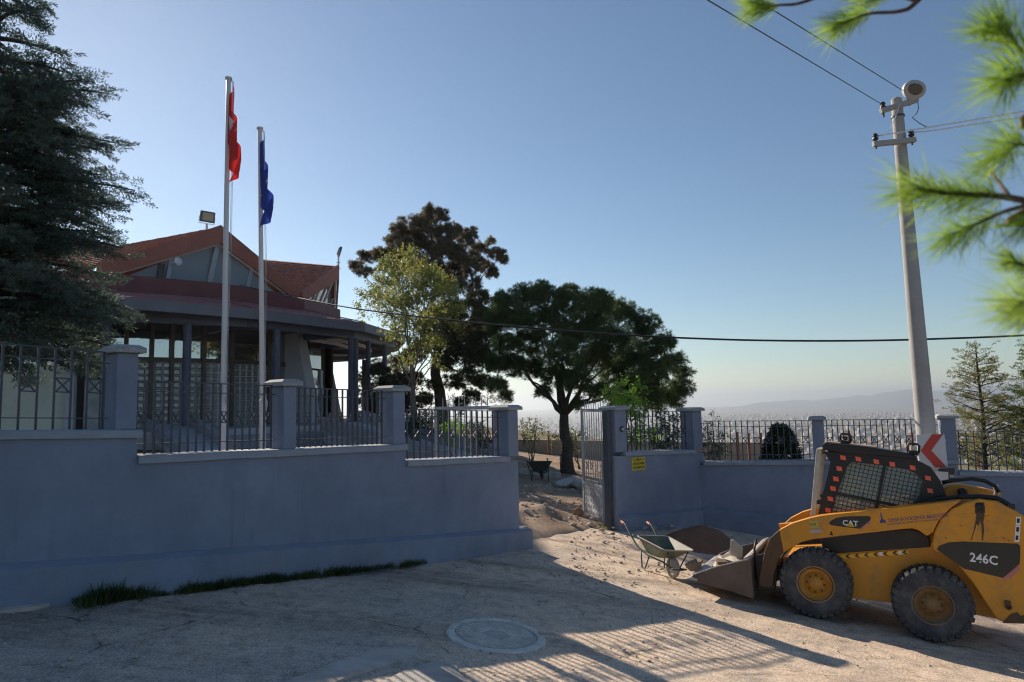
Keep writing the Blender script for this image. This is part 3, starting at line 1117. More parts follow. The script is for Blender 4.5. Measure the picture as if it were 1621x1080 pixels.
M_frame = surf('brown aluminium frame', (0.102, 0.080, 0.072), 0.45, var=0.15, scale=4)
M_gmull = surf('blue grey gable frame', (0.435, 0.522, 0.609), 0.6, var=0.08, scale=3)
M_gpanel = surf('blue grey gable sheet', (0.290, 0.377, 0.464), 0.45, var=0.08, scale=2, dirt=(0.246, 0.319, 0.392), dirt_amt=0.4, bmp=0)
M_trim = surf('pale trim', (0.797, 0.797, 0.797), 0.6, var=0.1, scale=4)


def glass_mat(name, col, refl, rough=0.03, wav=0.0):
    m, nt, b = new_mat(name)
    b.inputs['Base Color'].default_value = (*col, 1); b.inputs['Roughness'].default_value = 0.25
    g = N(nt, 'ShaderNodeBsdfGlossy'); g.inputs['Roughness'].default_value = rough; g.inputs['Color'].default_value = (0.9, 0.93, 0.95, 1)
    mx = N(nt, 'ShaderNodeMixShader'); mx.inputs[0].default_value = refl
    nt.links.new(b.outputs[0], mx.inputs[1]); nt.links.new(g.outputs[0], mx.inputs[2])
    nt.links.new(mx.outputs[0], nt.nodes['Material Output'].inputs[0])
    if wav > 0:
        tc = N(nt, 'ShaderNodeTexCoord').outputs['Object']
        n = noise(nt, 3.0, 3, 0.5, tc)
        bb = N(nt, 'ShaderNodeBump'); bb.inputs['Strength'].default_value = wav; bb.inputs['Distance'].default_value = 0.02
        nt.links.new(n.outputs[0], bb.inputs['Height']); nt.links.new(bb.outputs[0], g.inputs['Normal'])
    return m


M_glass = glass_mat('tinted window glass', (0.05, 0.045, 0.04), 0.44, 0.015, 0.05)
M_ggl = glass_mat('gable glass', (0.10, 0.12, 0.12), 0.45, 0.03, 0.15)
M_block = glass_mat('glass block', (0.17, 0.19, 0.19), 0.12, 0.25, 0.6)
M_grout = surf('pale block joints', (0.42, 0.43, 0.43), 0.8, var=0.1, scale=6)


def pol(deg, r, z=0.0):
    a = math.radians(deg)
    return Vector((OC.x + r * math.cos(a), OC.y + r * math.sin(a), z))


def px_of(p):
    v = Vector(p) - CAM
    w = v.dot(FWD)
    return (PW / 2 + FPX * v.dot(RIGHT) / w, PH / 2 - FPX * v.dot(UP) / w)


def deg_at(px, r, z=3.0):
    best = None
    a = -110.0
    prev = px_of(pol(a, r, z))[0] - px
    while a < 40:
        a += 0.25
        cur = px_of(pol(a, r, z))[0] - px
        if prev <= 0 < cur or prev >= 0 > cur:
            return a - 0.25 * cur / (cur - prev) if cur != prev else a
        prev = cur
    return a


hall = empty('assembly_hall', (OC.x, OC.y, 1.2), 'grey round hall with red star-shaped tiled roof and dark canopy on columns', 'building')
Z_FLOOR = 1.80
Z_CAN = 4.44
EDGE = [(-20 + 22.5 * k) for k in range(16)]
R_CAN = 9.9
print('canopy px', [tuple(round(c) for c in px_of(pol(a, R_CAN, Z_CAN))) for a in EDGE if -120 < ((a + 180) % 360 - 180) < 40])

def RC(a):
    return {-65: 10.75, -88: 11.2, -110: 11.0}.get(round((a + 180) % 360 - 180), R_CAN)


# canopy: fascia, roofing, soffit
for k in range(16):
    a, b = EDGE[k], EDGE[(k + 1) % 16]
    va = (a + 180) % 360 - 180
    if not (-135 < va < 80):
        continue
    Ra, Rb = RC(a), RC(b)
    p, q = pol(a, Ra, 0), pol(b, Rb, 0)
    up = Vector((0, 0, 1))
    MB().hexa([p + up * Z_CAN, q + up * Z_CAN, pol(b, Rb - 0.12, Z_CAN), pol(a, Ra - 0.12, Z_CAN)],
              [p + up * (Z_CAN + 0.24), q + up * (Z_CAN + 0.24), pol(b, Rb - 0.12, Z_CAN + 0.24), pol(a, Ra - 0.12, Z_CAN + 0.24)]).build('canopy_fascia', M_edge, hall)
    # sloping sheet, in laps
    m = MB()
    n = 5
    for i in range(n):
        t0, t1 = i / n, (i + 1) / n
        r0, r1 = [7.55 + (Ra - 0.02 - 7.55) * t for t in (t0, t1)]
        s0, s1 = [7.55 + (Rb - 0.02 - 7.55) * t for t in (t0, t1)]
        z0, z1 = 5.24 + (Z_CAN + 0.245 - 5.24) * t0, 5.24 + (Z_CAN + 0.245 - 5.24) * t1
        m.hexa([pol(a, r0, z0 - 0.02), pol(a, r1, z1 - 0.0), pol(b, s1, z1 - 0.0), pol(b, s0, z0 - 0.02)],
               [pol(a, r0, z0), pol(a, r1, z1 + 0.018), pol(b, s1, z1 + 0.018), pol(b, s0, z0)])
    m.build('canopy_roof', M_sheet, hall)
    MB().bar(pol(a, 7.6, 5.27), pol(a, Ra, Z_CAN + 0.27), 0.06, 0.03).build('hip_flashing', M_sheet, hall)
    m = MB()
    m.hexa([pol(a, 6.8, Z_CAN + 0.05), pol(a, Ra - 0.13, Z_CAN + 0.05), pol(b, Rb - 0.13, Z_CAN + 0.05), pol(b, 6.8, Z_CAN + 0.05)],
           [pol(a, 6.8, Z_CAN + 0.08), pol(a, Ra - 0.13, Z_CAN + 0.08), pol(b, Rb - 0.13, Z_CAN + 0.08), pol(b, 6.8, Z_CAN + 0.08)])
    m.build('soffit', M_soffit, hall)
    # ring beam set back under the edge
    MB().hexa([pol(a, 9.35, Z_CAN - 0.16), pol(b, 9.35, Z_CAN - 0.16), pol(b, 9.55, Z_CAN - 0.16), pol(a, 9.55, Z_CAN - 0.16)],
              [pol(a, 9.35, Z_CAN + 0.048), pol(b, 9.35, Z_CAN + 0.048), pol(b, 9.55, Z_CAN + 0.048), pol(a, 9.55, Z_CAN + 0.048)]).build('ring_beam', M_steel, hall)
    MB().bar(pol(a, 6.9, Z_CAN - 0.06), pol(a, 9.34, Z_CAN - 0.06), 0.09, 0.18).build('beam', M_steel, hall)

# parapet band and star roof
APEX = [-41 + 45 * k for k in range(8)]
Z_PEAK, Z_APEX, Z_COR = 7.95, 7.22, 5.80
R_AP, R_COR = 7.35, 7.3
for k in range(8):
    a = APEX[k]
    va = (a + 180) % 360 - 180
    if not (-140 < va < 100):
        continue
    for s_ in (-1, 1):
        b = a + 22.5 * s_
        A, B = pol(a, 7.62), pol(b, 7.62)
        lo, hi = 5.16, 5.66
        qa, qb = pol(a, 7.5), pol(b, 7.5)
        MB().hexa([Vector((v.x, v.y, lo)) for v in (A, B, qb, qa)], [Vector((v.x, v.y, hi)) for v in (A, B, qb, qa)]).build('parapet_band', M_band, hall)
    ap = pol(a, R_AP, Z_APEX)
    sides = []
    for s_ in (-1, 1):
        c = pol(a + 22.5 * s_, R_COR, Z_COR)
        pk = Vector((OC.x, OC.y, Z_PEAK))
        # tile courses run parallel to the ridge, lapping downhill
        slope = empty('roof_slope') if False else None
        rows = 15
        m = MB()
        out = (ap - OC).to_2d().normalized()
        over = Vector((out.x, out.y, 0)) * 0.16
        for i in range(rows):
            t0, t1 = i / rows, (i + 1) / rows
            # edge points: along rake (ap->c) and along ridge->valley (pk->c)
            e0, e1 = (ap + over).lerp(c + over, t0), (ap + over).lerp(c + over, t1)
            g0, g1 = pk.lerp(c, t0), pk.lerp(c, t1)
            nrm = (e1 - e0).cross(g0 - e0)
            if nrm.z < 0: nrm = -nrm
            nrm = nrm.normalized() if nrm.length > 1e-6 else Vector((0, 0, 1))
            nseg = max(1, int((g0 - e0).length / 0.28))
            for j in range(nseg):
                u0, u1 = j / nseg, (j + 1) / nseg - 0.06 / nseg
                j0 = random.uniform(0, 0.012)
                top = [e0.lerp(g0, u0), e0.lerp(g0, u1), e1.lerp(g1, u1), e1.lerp(g1, u0)]
                m.add([top[0], top[1], top[2] + nrm * (0.038 + j0), top[3] + nrm * (0.038 + j0), top[2] - nrm * 0.005, top[3] - nrm * 0.005],
                      [(0, 1, 2, 3), (3, 2, 4, 5)])
        o = m.build('roof_tiles', M_tile, hall)
        o['kind'] = 'stuff'
        # sheathing below the tiles
        MB().prism([ap + over - Vector((0, 0, 0.03)), c + over - Vector((0, 0, 0.03)), pk - Vector((0, 0, 0.03))], (0, 0, -0.05)).build('roof_deck', M_fascia, hall)
        # rake fascia
        w = Vector((0, 0, 1))
        oo = over + Vector((out.x, out.y, 0)) * 0.01
        pts = [ap + oo + w * 0.05, c + oo + w * 0.05, c + oo - w * 0.30, ap + oo - w * 0.46]
        MB().prism(pts, Vector((out.x, out.y, 0)) * 0.06).build('rake_board', M_fascia, hall)
        sides.append(c)
        # pale trim under the board
        MB().bar(ap + oo * 0.6 - w * 0.47, c + oo * 0.6 - w * 0.30, 0.05, 0.05).build('trim', M_trim, hall)
    # gable infill
    cl, cr_ = sides
    w = Vector((0, 0, 1)); inn = -Vector((out.x, out.y, 0)) * 0.02
    base_z = 5.3
    tri = [ap + inn - w * 0.40, Vector((cr_.x, cr_.y, base_z)) + inn, Vector((cl.x, cl.y, base_z)) + inn]
    MB().prism([p for p in tri], inn * 2).build('gable_panel', M_gpanel if k == 0 else M_ggl, hall)
    of = Vector((out.x, out.y, 0))
    mid = (cl + cr_) / 2
    for t, wd in ((0.5, 0.13), (0.30, 0.10), (0.70, 0.10)):
        q = cl.lerp(cr_, t)
        zt = Z_APEX - 0.45 - abs(t - 0.5) * 2 * (Z_APEX - Z_COR - 0.1)
        # the panel leans between mid-chord and apex: keep mullion just proud of it
        ft = 1 - abs(t - 0.5) * 2
        top = ap.lerp(cl if t < 0.5 else cr_, 1 - ft)
        MB().hexa([Vector((x.x, x.y, base_z)) for x in (q + of * 0.012 - (cr_ - cl).normalized() * wd / 2, q + of * 0.012 + (cr_ - cl).normalized() * wd / 2, q + of * 0.07 + (cr_ - cl).normalized() * wd / 2, q + of * 0.07 - (cr_ - cl).normalized() * wd / 2)],
                  [Vector((x.x, x.y, zt)) for x in (top + of * 0.012 - (cr_ - cl).normalized() * wd / 2, top + of * 0.012 + (cr_ - cl).normalized() * wd / 2, top + of * 0.07 + (cr_ - cl).normalized() * wd / 2, top + of * 0.07 - (cr_ - cl).normalized() * wd / 2)]).build('gable_mullion', M_gmull, hall)

# columns
for px in (166, 295, 437, 555, 562, 583, 609, 632, 641):
    a = deg_at(px, 9.45)
    p = pol(a, 9.45)
    MB().tube([(p.x, p.y, Z_FLOOR + 0.002), (p.x, p.y, Z_CAN - 0.165)], 0.095 if px not in (555, 583, 609) else 0.075, 12).build('column', M_steel, hall, smooth=False, auto=True)

# facade behind the canopy
R_W = 7.35


def panel(px0, px1, z0, z1, mat, name, r=R_W, th=0.06, parent=None):
    a, b = deg_at(px0, r), deg_at(px1, r)
    P = [pol(a, r), pol(b, r), pol(b, r - th), pol(a, r - th)]
    return MB().hexa([Vector((p.x, p.y, z0)) for p in P], [Vector((p.x, p.y, z1)) for p in P]).build(name, mat, parent or hall)


def mullion(px, z0, z1, wd=0.08, r=R_W + 0.03, mat=None, parent=None):
    a = deg_at(px, r); p = pol(a, r)
    return MB().bar((p.x, p.y, z0), (p.x, p.y, z1), 0.10, wd, (p - OC).normalized()).build('mullion', mat or M_frame, parent or hall)


ZW = 4.485
# core wall standing behind everything (inside lining)
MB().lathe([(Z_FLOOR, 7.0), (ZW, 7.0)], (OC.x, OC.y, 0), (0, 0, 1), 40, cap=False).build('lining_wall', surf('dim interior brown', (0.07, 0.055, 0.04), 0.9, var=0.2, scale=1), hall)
# clerestory
px_m = [165, 198, 239, 271, 322, 367, 426, 460]
for a, b in zip(px_m[:-1], px_m[1:]):
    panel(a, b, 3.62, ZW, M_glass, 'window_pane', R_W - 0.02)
for p_ in px_m:
    mullion(p_, Z_FLOOR, ZW)
for a, b in ((165, 271), (271, 367), (367, 460)):
    panel(a, b, 3.50, 3.62, M_frame, 'transom', R_W + 0.03)


def block_wall(px0, px1, ztop, label=None):
    """glass blocks laid in pale joints"""
    w = empty('block_wall'); w.location = (OC.x, OC.y, Z_FLOOR)
    adopt(w, hall)
    a, b = deg_at(px0, R_W), deg_at(px1, R_W)
    L = math.radians(b - a) * R_W
    n = max(1, round(L / 0.205)); rows = round((ztop - Z_FLOOR) / 0.175)
    sw, sh = L / n, (ztop - Z_FLOOR) / rows
    g = MB()
    P = []
    for i in range(n + 1):
        t = a + (b - a) * i / n
        P.append((pol(t, R_W + 0.002), pol(t, R_W - 0.06)))
    for i in range(n):
        q = [P[i][0], P[i + 1][0], P[i + 1][1], P[i][1]]
        g.hexa([Vector((v.x, v.y, Z_FLOOR)) for v in q], [Vector((v.x, v.y, ztop)) for v in q])
    gm = g.build('joint_grid', M_grout, w)
    gm['kind'] = 'stuff'
    e, d = 0.011, 0.03
    hw, hh = sw / 2 - e, sh / 2 - e
    m = MB()
    f = [(-hw, -hh), (hw, -hh), (hw, hh), (-hw, hh)]
    i_ = 0.025
    g2 = [(-hw + i_, -hh + i_), (hw - i_, -hh + i_), (hw - i_, hh - i_), (-hw + i_, hh - i_)]
    vs = [(-0.02, y, z) for y, z in f] + [(0.012, y, z) for y, z in f] + [(0.024, y, z) for y, z in g2]
    fs = [(3, 2, 1, 0)] + [(k, (k + 1) % 4, 4 + (k + 1) % 4, 4 + k) for k in range(4)] + [(4 + k, 4 + (k + 1) % 4, 8 + (k + 1) % 4, 8 + k) for k in range(4)] + [(8, 9, 10, 11)]
    me = m.add(vs, fs).mesh('glass_block'); me.materials.append(M_block)
    for i in range(n):
        t = a + (b - a) * (i + 0.5) / n
        for j in range(rows):
            o = bpy.data.objects.new('glass_block', me); COL.objects.link(o)
            p = pol(t, R_W - 0.012, Z_FLOOR + sh * (j + 0.5))
            o.matrix_basis = Matrix.Translation(p) @ Matrix.Rotation(math.radians(t) + random.uniform(-.02, .02), 4, 'Z')
            adopt(o, w)


block_wall(202, 270, 3.50)
block_wall(273, 366, 3.50)
block_wall(369, 425, 3.50)
# narrow glazed bay beside the fin
panel(428, 459, 2.75, 3.50, M_glass, 'window_pane', R_W - 0.02)
panel(428, 459, Z_FLOOR, 2.75, surf('brown door board', (0.16, 0.12, 0.09), 0.7), 'door_panel', R_W)


def fin(px, th, r_top, r_bot):
    a = deg_at(px, 7.6)
    c, o_ = math.cos(math.radians(a)), math.sin(math.radians(a))
    rad = Vector((c, o_, 0)); tan = Vector((-o_, c, 0))
    prof = [(7.1, Z_FLOOR + 0.002), (r_bot, Z_FLOOR + 0.002), (r_top, Z_CAN + 0.045), (7.1, Z_CAN + 0.045)]
    pts = [Vector((OC.x, OC.y, z)) + rad * r - tan * (th / 2) for r, z in prof]
    MB().prism(pts, tan * th).build('buttress_fin', M_conc, hall, bevel=0.01)


fin(470, 0.42, 7.75, 8.35)
fin(562, 0.42, 7.75, 8.35)
# recessed glazed doors
for a, b in ((489, 508), (508, 527)):
    d = panel(a, b, 3.55, ZW, M_glass, 'window_pane', 7.10)
    dd = panel(a + 0.6, b - 0.6, Z_FLOOR + 0.01, 3.48, M_glass, 'door', 7.12)
    for p_ in (a + 0.8, b - 0.8):
        mullion(p_, Z_FLOOR, 3.5, 0.06, 7.14, M_gmull, dd)
    p = pol(deg_at((a + b) / 2 + (6 if a < 500 else -6), 7.2), 7.2)
    MB().tube([(p.x, p.y, 2.7), (p.x, p.y, 3.0)], 0.014, 8).build('handle', M_trim, dd)
panel(489, 527, 3.48, 3.56, M_gmull, 'transom', 7.16)
for i, px in enumerate((530, 536, 542, 548, 554)):
    panel(px - 2.6, px + 2.6, Z_FLOOR, ZW, M_conc if i % 2 else M_frame, 'wall_panel', 7.3 - 0.04 * (i % 2))
# side beams seen under the right end of the canopy
for r, z in ((8.6, 4.30), (8.0, 4.30)):
    for k in range(-2, 3):
        a, b = -20 + 11 * k, -20 + 11 * (k + 1)
        if a < -22: continue
        MB().bar(pol(a, r, z), pol(b, r, z), 0.06, 0.10).build('beam', M_trim, hall)

# cream wing at the left, behind the fence and under the cedar
def wing(px0, px1, z0, z1, mat, name, r=8.3, th=0.2, parent=None):
    return panel(px0, px1, z0, z1, mat, name, r, th, parent)


for a, b in ((-150, -60), (-60, 25), (25, 104)):
    wing(a, b, 0.9, 3.35, M_cream, 'wall')
    wing(a, b, 3.35, 3.86, M_glass, 'window_pane', 8.24, 0.14)
    wing(a, b, 3.86, 4.48, M_cream, 'wall')
for p_ in (2, 66):
    mullion(p_, 3.35, 3.86, 0.05, 8.31, M_conc)
wing(104, 118, 0.9, 4.48, M_conc, 'pier', 8.6, 0.4)
wing(134, 168, 0.9, 3.0, surf('white panel', (0.55, 0.56, 0.55), 0.6), 'wall', 8.0, 0.1)
wing(118, 134, 0.9, 4.48, M_frame, 'wall', 7.9, 0.1)
wing(134, 168, 3.0, 4.48, M_glass, 'window_pane', 7.95, 0.1)
p = pol(deg_at(46, 8.32), 8.32)
tn = Vector((-(p - OC).y, (p - OC).x, 0)).normalized(); nn = (p - OC).normalized(); nn.z = 0
zz = at_depth(49, 603, p.y).z
wing_sign = sign_plate(Vector((p.x, p.y, zz)) + nn * 0.03, tn, nn, 0.34, 0.19, ['BİNA', 'GÜVENLİK KAMERA', 'İLE İZLENMEKTEDİR'], 'yellow notice on the cream wall behind the highest fence panel')

# platform, steps, ramps
m = MB()
pp = [pol(a, 10.15) for a in range(-130, 81, 6)]
lo = [(v.x, v.y, 0.6) for v in pp] + [(OC.x, OC.y, 0.6)]
hi = [(v.x, v.y, Z_FLOOR) for v in pp] + [(OC.x, OC.y, Z_FLOOR)]
n = len(lo)
m.add(lo + hi, [tuple(range(n - 1, -1, -1)), tuple(range(n, 2 * n))] + [(i, (i + 1) % n, n + (i + 1) % n, n + i) for i in range(n)])
m.build('platform', M_floor, hall)

M_step = surf('blue grey step stone', (0.30, 0.32, 0.36), 0.8, var=0.15, scale=6, dirt=(0.2, 0.2, 0.22), dirt_amt=0.4, dirt_scale=3)
steps = empty('entrance_steps', pol(-45, 11, 1.2), 'pale grey steps rising to the hall behind the flagpoles', 'steps')
a0, a1 = deg_at(352, 10.3), deg_at(545, 10.3)
for i in range(4):
    z1 = Z_FLOOR - 0.145 * (i + 1) + 0.0
    r1 = 10.16 + 0.31 * (i + 1)
    P = [pol(a0 + (a1 - a0) * t / 8, r1) for t in range(9)] + [pol(a0 + (a1 - a0) * t / 8, 10.152) for t in range(8, -1, -1)]
    m = MB().prism([Vector((v.x, v.y, z1 - 0.14)) for v in P], (0, 0, 0.14))
    m.build('step', M_step, steps, bevel=0.008)
M_kerb = surf('grey kerb concrete', (0.33, 0.33, 0.36), 0.9, var=0.15, scale=5, dirt=(0.22, 0.21, 0.21), dirt_amt=0.5, dirt_scale=3)
# left slab flanking the steps
rl = empty('side_ramp', at_depth(290, 700, 15), 'sloping grey slab left of the entrance steps', 'ramp')
A = [at_depth(228, 671, 15.9), at_depth(303, 672, 16.2), at_depth(368, 714, 13.6), at_depth(288, 714, 13.2)]
MB().hexa([v - Vector((0, 0, 0.25)) for v in A], A).build('slab', M_floor, rl)
MB().bar(A[1] + Vector((0, 0, 0.06)), A[2] + Vector((0, 0, 0.06)), 0.16, 0.26).build('kerb', M_kerb, rl)
MB().bar(A[0] + Vector((0, 0, 0.04)), A[3] + Vector((0, 0, 0.04)), 0.14, 0.20).build('kerb', M_kerb, rl)
# long ramp to the gate
rr_ = empty('access_ramp', at_depth(690, 710, 14), 'long sloping ramp with kerbs running from the hall down towards the gate', 'ramp')
B = [at_depth(513, 673, 16.4), at_depth(570, 667, 17.6), at_depth(790, 727, 15.4), at_depth(700, 727, 13.4)]
MB().hexa([v - Vector((0, 0, 0.4)) for v in B], B).build('slab', M_floor, rr_)
MB().bar(B[0] + Vector((0, 0, 0.05)), B[3] + Vector((0, 0, 0.05)), 0.18, 0.28).build('kerb', M_kerb, rr_)
MB().bar(B[1] + Vector((0, 0, 0.10)), B[2] + Vector((0, 0, 0.10)), 0.18, 0.36).build('kerb', M_kerb, rr_)
Cc = [at_depth(640, 672, 18.0), at_depth(660, 668, 19.0), at_depth(830, 722, 17.0), at_depth(800, 727, 16.0)]


# floodlights on the gables
def floodlight(base, aim, label, s_=1.0, tilt=0.5):
    root = empty('floodlight', base, label, 'floodlight', 'floodlights on the gable points')
    base = Vector(base)
    MB().tube([base + Vector((0, 0, -0.12)), base + Vector((0, 0, 0.34 * s_))], 0.035 * s_, 10).build('post', M_trim, root)
    for dz in (-0.10, 0.10):
        MB().box(base + Vector((0, 0, dz)), (0.16 * s_, 0.05, 0.025)).build('clamp', M_trim, root)
    top = base + Vector((0, 0, 0.42 * s_))
    f = Vector(aim).normalized(); x = f.cross(Vector((0, 0, 1))).normalized(); u = x.cross(f)
    W_, H_, D_ = 0.46 * s_, 0.36 * s_, 0.10 * s_
    c = top + u * H_ * 0.45
    R = Matrix((x, u, f)).transposed()
    MB().box(c, (W_, H_, D_), R).build('housing', M_gatepost, root, bevel=0.012)
    MB().box(c + f * (D_ / 2 + 0.004), (W_ * 0.76, H_ * 0.72, 0.006), R).build('lens', glass_mat('floodlight lens', (0.30, 0.31, 0.29), 0.3, 0.1), root)
    m = MB()
    m.tube([c - x * (W_ / 2 + 0.02), c - x * (W_ / 2 + 0.02) - u * H_ * 0.62, c + x * (W_ / 2 + 0.02) - u * H_ * 0.62, c + x * (W_ / 2 + 0.02)], 0.012 * s_, 6)
    m.build('bracket', M_trim, root)
    for i in range(5):
        MB().box(c - f * (D_ / 2 + 0.015) + u * (i - 2) * H_ * 0.16, (W_ * 0.8, 0.012, 0.03), R).build('cooling_fin', M_gatepost, root)


A1 = pol(APEX[0], R_AP + 0.27, Z_APEX)
f1_ = at_depth(327, 372, A1.y - 0.05)
floodlight((f1_.x, f1_.y, f1_.z + 0.02), (0.62, -0.62, -0.22), 'big floodlight on the point of the nearer gable', 0.82)
A2 = pol(APEX[1], R_AP + 0.2, Z_APEX)
f2_ = at_depth(530, 424, A2.y)
floodlight((A2.x, A2.y, A2.z + 0.02), (0.9, 0.25, -0.3), 'small floodlight on the point of the further gable', 0.85)
# white horn and small camera on the nearer gable
hp = at_depth(277, 416, 17.6)
horn = empty('horn_speaker', hp, 'white horn loudspeaker on the grey gable', 'loudspeaker')
MB().lathe([(0, 0.03), (0.08, 0.045), (0.14, 0.11), (0.15, 0.11)], hp, (0.8, -0.5, 0.1), 20).build('horn', flat('white plastic', (0.75, 0.75, 0.75), 0.4), horn, smooth=True)
MB().bar(hp + Vector((-0.02, 0.02, 0)), hp + Vector((-0.42, 0.42, -0.02)), 0.04).build('arm', M_trim, horn)
MB().box(hp + Vector((-0.45, 0.15, -0.22)), (0.16, 0.26, 0.42), Matrix.Rotation(0.7, 3, 'Z')).build('driver_box', surf('dark grille', (0.06, 0.07, 0.07), 0.6), horn)

# the hall and what belongs to it, scaled up about the camera position
HALL_SCALE = 1.30
for o in [q for q in bpy.data.objects if q.parent is None and q.name.split('.')[0] in ('assembly_hall', 'entrance_steps', 'side_ramp', 'access_ramp', 'floodlight', 'horn_speaker')] + [wing_sign]:
    x, y, z = o.location
    o.location = (x * HALL_SCALE, y * HALL_SCALE, CAM_Z + (z - CAM_Z) * HALL_SCALE)
    o.scale = (HALL_SCALE,) * 3
    if o.name.startswith('floodlight'):
        pass

# ================================================================ TREES AND PLANTS
def leaf_quads(base, direc, side, ln, wd, curl=0.0):
    """diamond leaves; arrays (n,3)"""
    up = np.cross(direc, side)
    mid = base + direc * (ln * 0.45)[:, None] + up * (curl * ln)[:, None]
    tip = base + direc * ln[:, None]
    return np.stack([base, mid + side * (wd / 2)[:, None], tip, mid - side * (wd / 2)[:, None]], 1)


def unit(v):
    return v / np.maximum(np.linalg.norm(v, axis=-1, keepdims=True), 1e-9)


def t_spray(r, length=0.42, twigs=8, per=6, nl=0.065, nw=0.016, flat_=0.35):
    """conifer spray along +X: side twigs in a loose plane, short needles all round"""
    out = []
    for k in range(twigs + 1):
        t = k / twigs
        if k == twigs:
            b0 = np.array([0.0, 0, 0]); d = np.array([1.0, 0, 0]); L = length
            n = per * 2
        else:
            b0 = np.array([length * (0.12 + 0.80 * t), 0, 0]); s = 1 if k % 2 else -1
            d = unit(np.array([0.75, s * (0.62 - 0.15 * t), r.uniform(-flat_, flat_) * 0.5 - 0.06]))
            L = length * (0.46 - 0.30 * t) * r.uniform(0.8, 1.2); n = per
        tt = r.random(n) ** 0.8
        base = b0 + d * (tt * L)[:, None]
        rnd = r.normal(size=(n, 3))
        nd = unit(d * 0.75 + unit(rnd) * 0.75)
        sd_ = unit(np.cross(nd, r.normal(size=(n, 3))))
        out.append(leaf_quads(base, nd, sd_, nl * r.uniform(0.7, 1.25, n), nw * np.ones(n)))
    return np.concatenate(out)


def t_tuft(r, n=24, nl=0.13, nw=0.010, spread=0.8):
    nd = unit(np.array([1.0, 0, 0]) + r.normal(size=(n, 3)) * spread)
    nd[:, 0] = np.abs(nd[:, 0]) * 0.8 + nd[:, 0] * 0.2
    base = nd * 0.01 - np.array([0.06, 0, 0]) * r.random((n, 1))
    sd_ = unit(np.cross(nd, r.normal(size=(n, 3))))
    return leaf_quads(base, nd, sd_, nl * r.uniform(0.7, 1.2, n), nw * np.ones(n))


def t_leaves(r, n=10, ll=0.08, lw=0.05, reach=0.22):
    base = np.stack([r.random(n) * reach, r.normal(size=n) * 0.02, r.normal(size=n) * 0.02], 1)
    nd = unit(r.normal(size=(n, 3)) + np.array([0.6, 0, -0.25]))
    sd_ = unit(np.cross(nd, r.normal(size=(n, 3))))
    return leaf_quads(base, nd, sd_, ll * r.uniform(0.6, 1.2, n), lw * r.uniform(0.7, 1.1, n), 0.10)


def frames(d, r, roll=None):
    """rotation matrices with X along d"""
    d = unit(d)
    up = np.tile(np.array([0, 0, 1.0]), (len(d), 1))
    up[np.abs(d[:, 2]) > 0.95] = (1, 0, 0)
    y = unit(np.cross(up, d)); z = np.cross(d, y)
    if roll is not None:
        a = r.uniform(-roll, roll, len(d))[:, None]
        y, z = y * np.cos(a) + z * np.sin(a), z * np.cos(a) - y * np.sin(a)
    return np.stack([d, y, z], -1)


def foliage(name, pos, d, temps, mat, parent, scale=None, roll=None, seed=0):
    r = np.random.default_rng(seed)
    pos = np.asarray(pos, float); d = np.asarray(d, float)
    n = len(pos)
    R = frames(d, r, roll)
    sc = r.uniform(0.8, 1.2, n) if scale is None else scale
    pick = r.integers(0, len(temps), n)
    vs = []
    for k, t in enumerate(temps):
        w = np.where(pick == k)[0]
        if len(w) == 0: continue
        v = np.einsum('nij,qkj->nqki', R[w] * sc[w][:, None, None], t) + pos[w][:, None, None, :]
        vs.append(v.reshape(-1, 3))
    v = np.concatenate(vs)
    f = np.arange(len(v)).reshape(-1, 4)
    me = bpy.data.meshes.new(name); set_mesh(me, v, f)
    return place(name, me, mat, parent)


def yz(x, y):
    return float(yard_z(np.array(float(x)), np.array(float(y))))


def bark(name, c, sc=14):
    return surf(name, c, 0.95, var=0.45, scale=sc, dirt=[q * 0.5 for q in c], dirt_amt=0.8, dirt_scale=sc * 1.6, bmp=0.9, bscale=30, bdist=0.03)


M_bark = bark('dark conifer bark', (0.085, 0.065, 0.052))
M_barkg = bark('grey bark', (0.17, 0.14, 0.115))
R5 = np.random.default_rng(77)
SPRAY = [t_spray(R5) for _ in range(5)]
TUFT = [t_tuft(R5) for _ in range(5)]


def branch_pts(a, b, sag=0.1, n=6, wob=0.03, seed=0):
    rr = random.Random(seed)
    a, b = Vector(a), Vector(b); L = (b - a).length
    out = []
    for i in range(n + 1):
        t = i / n
        p = a.lerp(b, t) + Vector((0, 0, -sag * L * 4 * t * (1 - t)))
        if 0 < i < n:
            p += Vector((rr.uniform(-1, 1), rr.uniform(-1, 1), rr.uniform(-1, 1))) * wob * L
        out.append(p)
    return out


